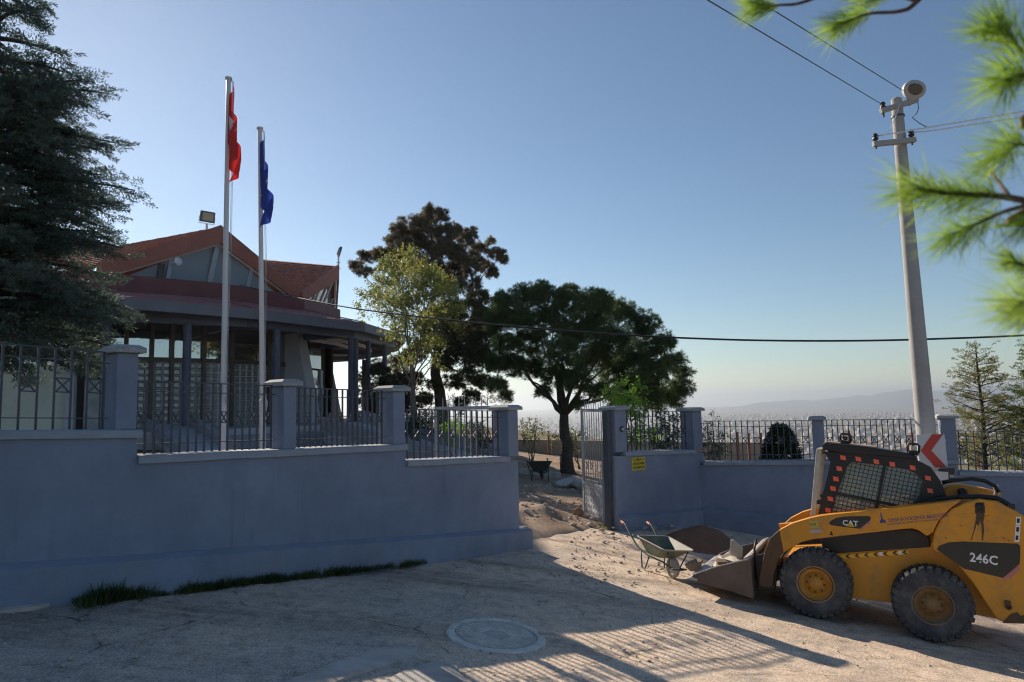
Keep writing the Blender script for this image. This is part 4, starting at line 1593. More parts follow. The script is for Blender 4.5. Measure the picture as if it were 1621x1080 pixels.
# ---------------------------------------------------------------- whorled conifers
def conifer(name, label, base, height, z_first, reach, whorl, per, mat, spray, n_spray, s_len, trunk_r, rise=0.15, droop=0.22, seed=0, tip_up=0.0, group=None, cat='tree', lean=(0, 0)):
    """reach(z_rel) gives branch length; z relative to base"""
    r = np.random.default_rng(seed)
    root = empty(name, base, label, cat, group)
    base = Vector(base)
    ln = Vector((lean[0], lean[1], 0))
    tp_ = [base + Vector((0, 0, -0.3))] + [base + Vector((0, 0, height * t)) + ln * t + Vector((r.normal() * 0.02, r.normal() * 0.02, 0)) for t in np.linspace(0.1, 1, 9)]
    MB().tube(tp_, [trunk_r * (1.15 - t) + 0.008 for t in np.linspace(0, 1.1, 10)], 9).build('trunk', M_bark, root, smooth=True)
    pos, dr, sc = [], [], []
    bm_ = MB()
    z = z_first
    while z < height * 0.985:
        L0 = reach(z)
        if name == 'cedar_tree' and z > 6.9:
            z += 0.17
        a0 = r.uniform(0, 6.28)
        for k in range(per):
            a = a0 + 6.283 * k / per + r.normal() * 0.35; rise_k = rise + r.normal() * 0.16
            L = L0 * r.uniform(0.72, 1.12)
            if name == 'cedar_tree' and z > 6.9 and r.random() < 0.45: continue
            h = np.array([math.cos(a), math.sin(a), 0])
            st = np.array(base) + np.array([0, 0, z + r.normal() * 0.08]) + np.array(ln) * z / height
            n = max(3, int(n_spray * L / max(0.3, reach(z_first + 0.2 * height))))
            pts = []
            for t in np.linspace(0, 1, 6):
                pts.append(st + h * L * t + np.array([0, 0, L * (rise_k * t - droop * t * t + tip_up * t ** 3)]))
            bm_.tube(pts, [trunk_r * 0.22 * (1 - 0.85 * t) * min(1, L) + 0.003 for t in np.linspace(0, 1, 6)], 4)
            for i in range(n):
                t = 0.22 + 0.78 * (i + r.random() * 0.6) / n
                t = min(t, 1)
                p = st + h * L * t + np.array([0, 0, L * (rise_k * t - droop * t * t + tip_up * t ** 3)])
                tang = h + np.array([0, 0, rise_k - 2 * droop * t + 3 * tip_up * t * t])
                side = np.array([-h[1], h[0], 0]) * (1 if i % 2 else -1)
                mixs = 0.95 * (1 - t) ** 0.6 + 0.05
                d = unit(tang * (0.45 + t) + side * mixs + np.array([0, 0, r.normal() * 0.28 - 0.08]))
                pos.append(p + r.normal(size=3) * 0.06); dr.append(d); sc.append(s_len * (0.75 + 0.5 * (1 - t)) * r.uniform(0.8, 1.2))
        z += whorl * r.uniform(0.8, 1.2) * (0.55 + 0.45 * L0 / reach(z_first + 0.2 * height))
    o = bm_.build('branches', M_bark, root); o['kind'] = 'stuff'
    # leader
    for i in range(5):
        pos.append(np.array(base) + np.array([0, 0, height * (0.97 + 0.006 * i)]) + np.array(ln)); dr.append(unit(np.array([r.normal() * 0.2, r.normal() * 0.2, 1]))); sc.append(s_len * 0.8)
    foliage('crown', pos, dr, spray, mat, root, np.array(sc), 0.5, seed)
    return root


M_cedar = leaf_mat('blue green cedar needles', [(0.045, 0.075, 0.062), (0.085, 0.125, 0.10), (0.14, 0.18, 0.145)], 0.35, 0.6, 1.0, 7)
cb = at_depth(-40, 700, 11.3)
conifer('cedar_tree', 'huge dark cedar filling the upper left, half hiding the sun', (cb.x, cb.y, yz(cb.x, cb.y)), 10.4, 2.25,
        lambda z: 0.10 + float(np.interp(z, [1.9, 2.6, 3.4, 4.0, 5.1, 5.6, 6.1, 6.75, 7.5, 8.1, 8.8, 10.0], [1.5, 2.0, 2.05, 1.75, 2.2, 1.6, 1.75, 1.5, 1.1, 0.6, 0.4, 0.0])),
        0.20, 9, M_cedar, SPRAY, 25, 1.2, 0.22, 0.16, 0.30, 3, 0.05)
R6 = np.random.default_rng(5)
SPRAY_S = [t_spray(R6, 0.30, 6, 5, 0.055, 0.016) for _ in range(4)]
M_spruce = leaf_mat('olive spruce needles', [(0.10, 0.11, 0.03), (0.19, 0.19, 0.06), (0.30, 0.27, 0.10)], 0.45, 0.6, 1.2, 8)
sb = at_depth(1562, 745, 15.4)
sz = -1.05
conifer('spruce_tree', 'small olive-green spruce with a bare lower trunk behind the right fence', (sb.x, sb.y, sz), 4.35, 1.75,
        lambda z: float(np.interp(z, [1.4, 1.9, 2.4, 3.2, 4.0, 4.5], [0.85, 1.0, 0.95, 0.62, 0.28, 0.08])),
        0.21, 6, M_spruce, SPRAY_S, 11, 0.8, 0.075, 0.42, 0.05, 8)
sb = at_depth(1668, 745, 15.0)
conifer('spruce_tree', 'dense green spruce half cut off by the right edge', (sb.x, sb.y, -1.2), 4.6, 0.9,
        lambda z: float(np.interp(z, [0.7, 1.6, 2.6, 3.6, 4.6], [1.2, 1.25, 1.0, 0.55, 0.1])),
        0.19, 7, leaf_mat('green spruce needles', [(0.08, 0.12, 0.02), (0.15, 0.20, 0.04), (0.25, 0.28, 0.07)], 0.35, 0.6, 1.2, 8), SPRAY_S, 14, 0.9, 0.09, 0.40, 0.05, 18)


# ---------------------------------------------------------------- clump-crowned trees
def clumps_to_sprays(clumps, per, seed, out_bias=0.8, shell=0.55, lobe=0.14):
    """clumps: (centre, radius, squash); returns positions and outward directions"""
    r = np.random.default_rng(seed)
    P, D = [], []
    for c, rad, sq in clumps:
        n = int(per * (rad / 0.6) ** 2)
        d = unit(r.normal(size=(n, 3)))
        d[:, 2] = np.where(d[:, 2] < -0.75, -d[:, 2] * 0.6, d[:, 2])
        rr = rad * (shell + (1 - shell) * r.random(n) ** 0.6) * (1 + 0.07 * np.abs(r.normal(size=n)))
        for _ in range(3):                # uneven lobes
            ax_ = unit(r.normal(size=3)); rr = rr * (1 + lobe * np.cos(3.0 * np.arccos(np.clip(d @ ax_, -1, 1)) + r.uniform(0, 6)))
        p = np.array(c) + d * rr[:, None] * np.array([1, 1, sq])
        P.append(p); D.append(unit(d * out_bias + r.normal(size=(n, 3)) * 0.45 + np.array([0, 0, 0.35])))
    return np.concatenate(P), np.concatenate(D)


def limb_tree(root, mat, base, fork, tips, r0, seed=0):
    """trunk to a fork, then a limb to each tip; one joined skeleton"""
    m = MB()
    tr = branch_pts(base, fork, 0.0, 6, 0.025, seed)
    m.tube(tr, [r0 * (1.25 - 0.55 * i / 6) if i else r0 * 1.5 for i in range(7)], 10)
    m.build('trunk', mat, root, smooth=True)
    m = MB()
    for i, (t, w) in enumerate(tips):
        pts = branch_pts(Vector(fork) - Vector((0, 0, 0.08)), t, -0.06, 6, 0.045, seed + i + 3)
        m.tube(pts, [w * 0.62 * (1 - 0.85 * k / 6) + 0.004 for k in range(7)], 6)
    o = m.build('limbs', mat, root, smooth=True)
    o['kind'] = 'stuff'


def px_clumps(items, depth, spread, seed, rag=1.0):
    """(px, py, radius in px) -> clumps at a depth with a little spread in depth"""
    rr = random.Random(seed)
    out = []
    for x, y, rp in items:
        dd = depth + rr.uniform(-spread, spread)
        c = at_depth(x, y, dd)
        R0 = rp * dd / FPX
        out.append((tuple(c), R0, 0.8))
        for _ in range(3):            # break the round outline up into smaller tufts
            q = Vector((rr.gauss(0, 1), rr.gauss(0, 1), rr.gauss(0, 1))).normalized() * R0 * rr.uniform(0.7, 1.2) * rag
            out.append((tuple(c + q), R0 * rr.uniform(0.3, 0.55), 0.85))
    return out


# umbrella pine beyond the gate
M_pine = leaf_mat('dark green pine needles', [(0.05, 0.09, 0.035), (0.09, 0.14, 0.05), (0.14, 0.19, 0.075)], 0.35, 0.55, 0.7, 5)
DP = 22.6
pb = at_depth(900, 748, DP)
pz = yz(pb.x, pb.y)
root = empty('umbrella_pine', (pb.x, pb.y, pz), 'broad dark green umbrella pine standing beyond the gate', 'tree')
outl = [(800, 478, 26), (830, 466, 24), (862, 470, 28), (905, 480, 30), (945, 482, 28), (985, 498, 30), (1020, 515, 28), (1045, 545, 26), (1066, 578, 24), (1076, 612, 22), (1060, 632, 24), (1030, 640, 26), (1000, 625, 30),
        (790, 510, 26), (822, 505, 30), (870, 515, 36), (920, 525, 38), (965, 540, 36), (1005, 560, 36), (1035, 590, 30), (840, 545, 30), (800, 545, 24), (790, 575, 22), (812, 580, 24), (785, 610, 18), (845, 585, 24),
        (890, 560, 34), (935, 570, 34), (975, 595, 32), (915, 605, 26), (950, 625, 24), (985, 645, 20), (880, 598, 24), (860, 620, 14), (800, 628, 12), (1015, 605, 30), (955, 500, 26), (1085, 590, 12), (890, 470, 18), (915, 640, 12)]
cl = px_clumps(outl, DP, 1.7, 3, 0.6)
P_, D_ = clumps_to_sprays(cl, 240, 5, 0.7, 0.25, 0.07)
TUFT_P = [t_tuft(R5, 20, 0.15, 0.016, 0.75) for _ in range(5)]
foliage('crown', P_, D_, TUFT_P, M_pine, root, seed=6)
fork = at_depth(893, 655, DP)
tips = [(at_depth(x, y, DP + dz), w) for x, y, w, dz in ((805, 560, .11, -.4), (830, 590, .09, .3), (845, 520, .1, .8), (890, 540, .13, 0), (930, 545, .13, -.6), (960, 580, .12, .5), (1000, 590, .1, -.3), (1040, 600, .1, .4), (985, 520, .08, 1), (870, 480, .07, -.8))]
limb_tree(root, M_bark, (pb.x, pb.y, pz - 0.2), fork, tips, 0.205, 4)

# brown pine behind the hall
M_brown = leaf_mat('withered brown needles', [(0.10, 0.088, 0.055), (0.18, 0.152, 0.095), (0.27, 0.23, 0.15)], 0.42, 0.7, 0.6, 4)
M_brgreen = leaf_mat('drab green needles', [(0.045, 0.05, 0.028), (0.09, 0.095, 0.05), (0.16, 0.145, 0.08)], 0.3, 0.7, 0.5, 4)
DB = 26.0
bb_ = at_depth(703, 700, DB)
bz = yz(bb_.x, bb_.y)
root = empty('brown_pine', (bb_.x, bb_.y, bz), 'tall withered brown pine right of the hall roof', 'tree')
top = [(683, 338, 13), (700, 345, 11), (660, 352, 14), (632, 362, 13), (625, 380, 14), (645, 375, 18), (672, 368, 20), (700, 370, 18), (722, 365, 12), (735, 378, 13), (748, 372, 8), (760, 395, 13), (776, 383, 7), (785, 403, 11), (795, 412, 8), (772, 425, 12), (780, 435, 8),
       (600, 402, 12), (580, 408, 11), (565, 420, 9), (618, 402, 14), (640, 400, 18), (670, 395, 20), (700, 398, 20), (728, 402, 18), (745, 420, 16), (720, 430, 20), (690, 428, 20), (660, 425, 18), (580, 430, 8), (565, 432, 5), (630, 425, 12), (605, 425, 8), (752, 448, 10), (728, 455, 14), (705, 460, 16)]
low = [(760, 470, 16), (740, 490, 20), (765, 500, 18), (715, 490, 20), (690, 495, 18), (740, 525, 22), (770, 535, 20), (715, 530, 20), (750, 560, 22), (775, 575, 16), (725, 565, 18), (700, 580, 16), (745, 595, 18), (720, 605, 16), (768, 605, 12), (745, 628, 12), (670, 520, 14), (660, 560, 14), (655, 600, 14), (670, 630, 14), (650, 640, 16), (628, 600, 12), (628, 640, 14), (730, 638, 10), (690, 610, 10), (600, 585, 12), (612, 605, 14), (598, 625, 12), (615, 640, 14), (592, 650, 12), (640, 570, 12), (640, 625, 14), (710, 515, 18), (735, 545, 18), (700, 545, 16), (760, 555, 18), (775, 510, 16), (680, 545, 14)]
P_, D_ = clumps_to_sprays([(c, r_, q) for c, r_, q in px_clumps(top, DB, 1.2, 5)], 330, 7, 0.9, 0.3)
TUFT_B = [t_tuft(R5, 22, 0.15, 0.018, 0.7) for _ in range(4)]
foliage('crown', P_, D_, TUFT_B, M_brown, root, seed=8)
P_, D_ = clumps_to_sprays([(c, r_ * 1.15, q) for c, r_, q in px_clumps(low, DB, 1.2, 6)], 210, 9, 0.9, 0.3)
D_[:, 2] -= 0.5
foliage('crown', P_, D_, TUFT_B, M_brgreen, root, seed=9)
fork = at_depth(690, 570, DB)
tips = [(at_depth(x, y, DB + dz), w) for x, y, w, dz in ((683, 345, .16, 0), (630, 395, .08, .3), (570, 422, .06, -.3), (740, 400, .09, .4), (785, 415, .07, -.4), (745, 495, .08, .5), (765, 540, .07, -.4), (660, 430, .08, -.5), (745, 600, .06, .2), (655, 620, .05, -.4))]
limb_tree(root, M_bark, (bb_.x, bb_.y, bz - 0.2), fork, tips, 0.24, 14)

# light green broadleaf in front of it
M_lime = leaf_mat('yellow green leaves', [(0.15, 0.18, 0.045), (0.27, 0.29, 0.075), (0.40, 0.40, 0.13)], 0.5, 0.5, 0.9, 6)
DL = 21.0
lb = at_depth(655, 690, DL)
lz = yz(lb.x, lb.y)
root = empty('broadleaf_tree', (lb.x, lb.y, lz), 'airy yellow-green broadleaf tree at the end of the canopy', 'tree')
it = [(640, 408, 12), (615, 425, 14), (650, 425, 16), (680, 440, 16), (600, 450, 14), (630, 450, 18), (660, 455, 18), (700, 455, 14), (590, 475, 12), (615, 480, 18), (645, 485, 20), (680, 480, 18), (715, 470, 12), (575, 470, 7), (614, 505, 11), (642, 515, 18), (675, 515, 16), (705, 500, 14), (720, 490, 8), (620, 535, 10), (655, 545, 14), (690, 545, 12), (640, 575, 8), (690, 575, 8), (568, 495, 6), (725, 520, 6)]
P_, D_ = clumps_to_sprays(px_clumps(it, DL, 0.9, 8), 230, 11, 0.6, 0.15)
LEAF = [t_leaves(R5, 10, 0.078, 0.048, 0.30) for _ in range(5)]
foliage('crown', P_, D_, LEAF, M_lime, root, seed=12)
fork = at_depth(653, 612, DL)
tips = [(at_depth(x, y, DL + dz), w) for x, y, w, dz in ((640, 415, .05, 0), (605, 455, .04, .4), (590, 520, .03, -.3), (640, 480, .05, -.5), (685, 450, .045, .3), (712, 490, .04, -.2), (700, 545, .035, .4), (660, 500, .05, .2), (620, 560, .03, .1))]
limb_tree(root, M_barkg, (lb.x, lb.y, lz - 0.2), fork, tips, 0.115, 24)


# ---------------------------------------------------------------- shrubs
def shrub(name, label, px, py, depth, items, mat, temps, per, seed, stems=4, group=None, base_z=None, spread=0.35, shell=0.2, cat='shrub', stem_r=0.02, bark_m=None):
    b = at_depth(px, py, depth)
    z = yz(b.x, b.y) if base_z is None else base_z
    root = empty(name, (b.x, b.y, z), label, cat, group)
    cl = px_clumps(items, depth, spread, seed)
    P_, D_ = clumps_to_sprays(cl, per, seed + 1, 0.6, shell)
    ok = P_[:, 2] > z + 0.02
    foliage('crown', P_[ok], D_[ok], temps, mat, root, seed=seed)
    rr = random.Random(seed)
    for k in range(stems):
        c = Vector(cl[rr.randrange(len(cl))][0])
        st = Vector((b.x + rr.uniform(-.06, .06), b.y + rr.uniform(-.06, .06), z - 0.05))
        MB().tube(branch_pts(st, c, 0.03, 5, 0.05, seed + k), [stem_r * (1 - 0.12 * i) for i in range(6)], 6).build('stem', bark_m or M_barkg, root, smooth=True)
    return root


LEAF_S = [t_leaves(R5, 9, 0.07, 0.040, 0.20) for _ in range(5)]
LEAF_T = [t_leaves(R5, 12, 0.045, 0.022, 0.14) for _ in range(5)]
M_bright = leaf_mat('bright green leaves', [(0.120, 0.240, 0.022), (0.225, 0.405, 0.045), (0.375, 0.570, 0.090)], 0.5, 0.45, 1.5, 8)
M_dull = leaf_mat('dull green leaves', [(0.038, 0.060, 0.027), (0.075, 0.112, 0.045), (0.150, 0.180, 0.075)], 0.35, 0.5, 1.5, 8)
M_grey = leaf_mat('grey green leaves', [(0.090, 0.112, 0.053), (0.180, 0.210, 0.090), (0.330, 0.345, 0.165)], 0.4, 0.5, 1.5, 8)
M_deep = leaf_mat('deep green hedge leaves', [(0.015, 0.033, 0.018), (0.033, 0.063, 0.030), (0.068, 0.105, 0.045)], 0.2, 0.5, 1.5, 10)

shrub('leafy_shrub', 'bright green leafy shrub rising above the fence beside the gate pillar', 990, 720, 15.6,
      [(965, 622, 12), (985, 612, 12), (1008, 614, 12), (972, 640, 16), (998, 635, 18), (1018, 640, 10), (980, 662, 16), (1008, 665, 18), (1025, 690, 16), (1000, 695, 16), (975, 690, 10)], M_bright, LEAF_S, 150, 31)
shrub('leafy_shrub', 'dull green shrub behind the first fence panel right of the gate', 1052, 725, 16.4,
      [(1040, 668, 14), (1060, 672, 16), (1045, 692, 18), (1068, 695, 16), (1030, 705, 16), (1060, 712, 16)], M_dull, LEAF_S, 150, 32)
shrub('leafy_shrub', 'dark upright shrub behind the corner of the right wall', 1130, 735, 16.0,
      [(1128, 662, 6), (1120, 675, 9), (1136, 672, 6), (1122, 690, 14), (1136, 692, 11), (1126, 710, 16), (1142, 712, 10), (1146, 690, 5), (1130, 725, 16), (1118, 725, 10)], M_dull, LEAF_T, 150, 33)
shrub('young_tree', 'small grey-green sapling in front of the beige wall, left of the pine trunk', 841, 730, 24.0,
      [(834, 680, 12), (850, 675, 11), (843, 690, 14), (858, 688, 9), (830, 694, 9), (848, 702, 8)], M_grey, LEAF_S, 95, 34, 5, stem_r=0.025)
shrub('young_tree', 'dark leafy sapling right behind the pine trunk', 917, 738, 24.6,
      [(880, 695, 8), (890, 690, 9), (905, 698, 12), (918, 692, 14), (912, 712, 9), (880, 704, 6)], M_dull, LEAF_S, 110, 35, 4, stem_r=0.03)
shrub('round_bush', 'dark clipped bush behind the ramp', 680, 690, 19.0,
      [(655, 668, 14), (672, 663, 16), (690, 668, 16), (700, 680, 14), (668, 682, 16), (650, 684, 12)], M_deep, LEAF_T, 330, 36, 3, shell=0.4, group='bushes along the ramp')
shrub('round_bush', 'yellow-green bush behind the ramp, left of the gate leaf', 718, 700, 18.0,
      [(712, 680, 12), (725, 676, 12), (733, 686, 12), (718, 694, 13)], M_bright, LEAF_T, 300, 37, 3, shell=0.35, group='bushes along the ramp')
shrub('round_bush', 'dark bush seen through the left gate leaf', 765, 712, 17.0,
      [(752, 682, 13), (765, 692, 14), (775, 705, 13), (755, 705, 14)], M_deep, LEAF_T, 300, 38, 3, shell=0.4, group='bushes along the ramp')
shrub('round_bush', 'low pale shrub behind the fence bars by the left gate pillar', 700, 640, 27.0,
      [(715, 640, 10), (740, 632, 10), (760, 636, 10), (780, 632, 8), (725, 652, 9), (800, 640, 6)], M_grey, LEAF_S, 150, 39, 3, shell=0.3)
shrub('leafy_shrub', 'brown-green thicket seen between the columns at the right end of the hall', 600, 665, 37.0,
      [(585, 590, 22), (612, 580, 22), (635, 590, 20), (590, 620, 24), (620, 615, 24), (640, 625, 20), (600, 648, 22), (630, 650, 20), (570, 640, 18), (575, 610, 18)], M_brown, TUFT_B, 75, 43, 4, shell=0.2, spread=1.0, stem_r=0.05)
# small cypress, a blunt cone
b = at_depth(1238, 735, 17.4)
root = empty('cypress', (b.x, b.y, -0.75), 'small dark cone-shaped cypress behind the fence', 'shrub')
r = np.random.default_rng(40)
n = 1500
t = r.random(n) ** 0.8
zt_ = at_depth(1233, 679, 17.4).z; zb_ = -0.7
rad = 0.84 * (1 - t) ** 0.62 * (0.72 + 0.28 * r.random(n) ** 0.4) * (1 + 0.10 * np.sin(9 * t + 5))
a = r.uniform(0, 6.283, n)
P_ = np.stack([b.x + rad * np.cos(a), b.y + rad * np.sin(a), zb_ + (zt_ - zb_) * t], 1)
D_ = np.stack([np.cos(a) * 0.6, np.sin(a) * 0.6, np.full(n, 0.9)], 1) + r.normal(size=(n, 3)) * 0.25
foliage('crown', P_, D_, [t_spray(R6, 0.16, 4, 4, 0.05, 0.022) for _ in range(3)], M_deep, root, seed=41)
MB().tube([(b.x, b.y, -1.0), (b.x, b.y, zt_ - 0.2)], [0.06, 0.01], 7).build('trunk', M_bark, root)
shrub('leafy_shrub', 'sunlit yellow-green bush behind the rightmost fence panel', 1570, 745, 19.0,
      [(1545, 720, 12), (1560, 705, 12), (1580, 715, 14), (1600, 722, 14), (1560, 735, 14), (1590, 738, 14), (1612, 712, 10), (1535, 735, 8)], M_lime, LEAF_S, 70, 42, 5, base_z=-1.3)

# weeds along the foot of the left wall
M_grass = leaf_mat('weed green', [(0.030, 0.048, 0.015), (0.060, 0.090, 0.027), (0.135, 0.150, 0.053)], 0.3, 0.6, 2, 12)
r = np.random.default_rng(50)
ps, ds, scs = [], [], []
for px0, py0, px1, py1, n, h in ((125, 953, 225, 938, 330, 1.15), (150, 950, 178, 946, 60, 1.9), (225, 941, 300, 927, 90, 0.6), (270, 930, 400, 908, 420, 0.95), (390, 913, 520, 896, 420, 0.95), (520, 896, 640, 884, 330, 0.75), (640, 884, 760, 876, 25, 0.35)):
    for i in range(n):
        t = r.random()
        x = px0 + (px1 - px0) * t; y = py0 + (py1 - py0) * t + abs(r.normal()) * 6 - 3
        g = on_ground(x, y)
        d_in = (g - LW.p).dot(LW.n)
        if d_in > -0.015:
            g = g - LW.n * (d_in + 0.02 + 0.05 * r.random())
        if vnoise(np.array(x / 17.0), np.array(3.0), 66) < -0.27: continue
        ps.append((g.x, g.y, g.z - 0.01)); ds.append((r.normal() * 0.35, r.normal() * 0.35 - 0.1, 1.0)); scs.append(h * r.uniform(0.3, 1.0))


def t_grass(r):
    n = 7
    nd = unit(np.array([1.0, 0, 0]) + r.normal(size=(n, 3)) * 0.38)
    sd_ = unit(np.cross(nd, r.normal(size=(n, 3))))
    base = r.normal(size=(n, 3)) * 0.02; base[:, 0] = 0
    return leaf_quads(base, nd, sd_, 0.13 * r.uniform(0.5, 1.2, n), 0.009 * np.ones(n))


o = foliage('weeds', ps, ds, [t_grass(R5) for _ in range(5)], M_grass, None, np.array(scs), 3.1, 51)
tag(o, 'green weeds growing along the foot of the long wall', 'weeds', kind='stuff')
ps = []
for i in range(60):
    g = on_ground(955 + r.normal() * 6, 836 + r.normal() * 2.5)
    ps.append((g.x, g.y, g.z))
o = foliage('weeds', ps, r.normal(size=(60, 3)) * 0.4 + np.array([0, 0, 1]), [t_grass(R5) for _ in range(3)], M_lime, None, np.full(60, 0.6), 3.1, 52)
tag(o, 'tuft of yellow-green grass at the foot of the right gate leaf', 'grass', kind='stuff')

# ================================================================ SKID STEER LOADER
M_cat = surf('worn machine yellow', (0.72, 0.305, 0.016), 0.45, var=0.10, scale=1.6, dirt=(0.30, 0.17, 0.07), dirt_amt=0.7, dirt_scale=3.2, bmp=0.06, bscale=120, bdist=0.002)
M_catd = surf('muddy machine yellow', (0.15, 0.085, 0.04), 0.85, var=0.4, scale=5, dirt=(0.05, 0.04, 0.032), dirt_amt=0.9, dirt_scale=5, bmp=0.5, bscale=60)
M_blk = surf('black machine paint', (0.014, 0.014, 0.015), 0.45, var=0.3, scale=4, dirt=(0.045, 0.04, 0.035), dirt_amt=0.35, dirt_scale=3)
M_decal = flat('dark decal', (0.022, 0.024, 0.020), 0.35)
M_white = flat('white print', (0.85, 0.86, 0.87), 0.5)
M_pink = surf('faded red slash', (0.55, 0.19, 0.18), 0.5, var=0.15, scale=20, bmp=0)
M_tyre = surf('dusty tyre rubber', (0.065, 0.065, 0.068), 0.9, var=0.3, scale=6, dirt=(0.20, 0.19, 0.175), dirt_amt=0.55, dirt_scale=4, bmp=0.3, bscale=70)
M_rim = surf('dusty yellow rim', (0.60, 0.28, 0.03), 0.6, var=0.2, scale=8, dirt=(0.22, 0.15, 0.09), dirt_amt=0.7, dirt_scale=7)
M_red = flat('fluorescent red reflector', (1.0, 0.16, 0.08), 0.5)
M_amber = flat('amber tape', (0.95, 0.50, 0.02), 0.45)
M_steelb = surf('scraped bucket steel', (0.15, 0.115, 0.095), 0.55, 0.25, var=0.35, scale=3, dirt=(0.22, 0.13, 0.08), dirt_amt=0.75, dirt_scale=2.2, bmp=0.3, bscale=50)
M_worn = surf('bare worn steel', (0.45, 0.42, 0.40), 0.5, 0.4, var=0.2, scale=10, dirt=(0.3, 0.22, 0.16), dirt_amt=0.5, dirt_scale=8)
M_hose = flat('black hose rubber', (0.018, 0.018, 0.018), 0.5)
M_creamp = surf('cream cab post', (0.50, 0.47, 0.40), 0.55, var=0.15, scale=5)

_Rc, _Fc = at_depth(1475, 1012, 7.74), at_depth(1288, 968, 8.28)
print('contacts', _Rc, gz(_Rc.x, _Rc.y), _Fc, gz(_Fc.x, _Fc.y))
_Rc.z, _Fc.z = gz(_Rc.x, _Rc.y), gz(_Fc.x, _Fc.y)
_ex = (_Fc - _Rc).normalized()
_n0 = Vector((-GA, -GB, 1)).normalized()
_ez = (_n0 - _ex * _n0.dot(_ex)).normalized()
_ey = _ez.cross(_ex)
LM = Matrix((( _ex.x, _ey.x, _ez.x, _Rc.x), (_ex.y, _ey.y, _ez.y, _Rc.y), (_ex.z, _ey.z, _ez.z, _Rc.z + 0.012), (0, 0, 0, 1)))
LMi = LM.inverted()
loader = empty('skid_steer_loader', label='yellow skid steer loader with black cab, cut by the right edge', cat='loader', local=True, mat4=LM)
WB = (_Fc - _Rc).length
print('wheelbase', WB)


def lp(px, py, y):
    """point of the loader's upright plane at local y seen at a picture point"""
    c = LMi @ CAM; d = LMi.to_3x3() @ ray(px, py)
    t = (y - c.y) / d.y
    return c + d * t


def c1(x, y, yy):
    return lp(1060 + x / 2.8877, 660 + y / 2.8877, yy)


def c3(x, y, yy):
    return lp(1080 + x / 7.715, 820 + y / 7.715, yy)


def c8(x, y, yy):      # crop 1280,770 x8.105
    return lp(1280 + x / 8.105, 770 + y / 8.105, yy)


def slab(pts, y0, y1, name, mat, parent=loader, bevel=0.008, f=c1):
    P = [f(x, y, y0) for x, y in pts]
    return MB().prism(P, (0, y1 - y0, 0)).build(name, mat, parent, bevel=bevel)


def slab_l(P, y0, y1, name, mat, parent=loader, bevel=0.008):
    return MB().prism([Vector((x, y0, z)) for x, z in P], (0, y1 - y0, 0)).build(name, mat, parent, bevel=bevel)


# ---- wheels
def wheel(x, y_out, sgn, label=None, rim_m=None):
    """y_out: outer face; sgn = +1 when the outer face looks towards +y"""
    R_, Wd = 0.415, 0.29
    root = empty('wheel'); root['_local'] = 1
    root.parent = loader; root.matrix_basis = Matrix.Translation((x, y_out, R_ * 0.97 - 0.012)) @ Matrix.Rotation(0 if sgn > 0 else math.pi, 4, 'Z') @ Matrix.Scale(0.97, 4)
    prof = [(0.0, 0.185), (0.012, 0.22), (0.014, 0.30), (0.0, 0.345), (-0.02, 0.385), (-0.05, 0.395), (-Wd / 2, 0.398), (-Wd + 0.05, 0.395), (-Wd + 0.02, 0.385), (-Wd, 0.345), (-Wd, 0.19)]
    t = MB().lathe(prof, (0, 0, 0), (0, 1, 0), 48, cap=False).build('tyre', M_tyre, root, smooth=True)
    lug = MB()
    nl = 30
    for k in range(nl):
        for side in (0, 1):
            a = 2 * math.pi * (k + 0.5 * side) / nl
            c, s_ = math.cos(a), math.sin(a)
            rad = Vector((c, 0, s_)); tan = Vector((-s_, 0, c))
            y0, y1 = ((0.004, -0.155) if side == 0 else (-0.135, -Wd - 0.004))
            w0, w1 = 0.030, 0.025
            r0, r1 = 0.372, 0.411
            ys = [y0, (y0 * 0.75 + y1 * 0.25), y1]
            rs = [r1 - 0.03, r1, r1]
            sk = [0.0, 0.006, 0.022]
            vs = []
            for yy, rt, ss in zip(ys, rs, sk):
                for rr_, w in ((r0 - (0.02 if yy == y0 else 0), w0), (rt, w1)):
                    for e in (-1, 1):
                        vs.append(rad * rr_ + tan * (e * w + ss) + Vector((0, yy, 0)))
            fs = []
            for i in range(2):
                b_ = i * 4
                fs += [(b_, b_ + 2, b_ + 6, b_ + 4), (b_ + 1, b_ + 5, b_ + 7, b_ + 3), (b_ + 2, b_ + 3, b_ + 7, b_ + 6)]
            fs += [(0, 1, 3, 2), (8, 10, 11, 9)]
            lug.add(vs, fs)
    o = lug.build('tread', M_tyre, t)
    o['kind'] = 'stuff'
    rim = MB().lathe([(0.008, 0.222), (0.010, 0.205), (-0.02, 0.185), (-0.085, 0.165), (-0.09, 0.125), (-0.06, 0.12), (-0.055, 0.075), (-0.04, 0.07), (-0.04, 0.001)], (0, 0, 0), (0, 1, 0), 36, cap=False).build('rim', rim_m or M_rim, root, smooth=True)
    for k in range(8):
        a = 2 * math.pi * k / 8
        MB().lathe([(-0.062, 0.013), (-0.040, 0.012), (-0.038, 0.006)], (0.098 * math.cos(a), 0, 0.098 * math.sin(a)), (0, 1, 0), 6).build('bolt', M_catd, rim)
    return root


M_rimd = surf('mud caked rim', (0.30, 0.17, 0.06), 0.85, var=0.35, scale=8, dirt=(0.16, 0.135, 0.11), dirt_amt=0.85, dirt_scale=6, bmp=0.5)
wheel(0, 0, 1, rim_m=M_rimd); wheel(WB, 0, 1)
wheel(0, -1.66, -1); wheel(WB, -1.66, -1)
MB().tube([(0, -0.2, 0.40), (0, -1.46, 0.40)], 0.07, 12).build('axle', M_catd, loader)
MB().tube([(WB, -0.2, 0.40), (WB, -1.46, 0.40)], 0.07, 12).build('axle', M_catd, loader)

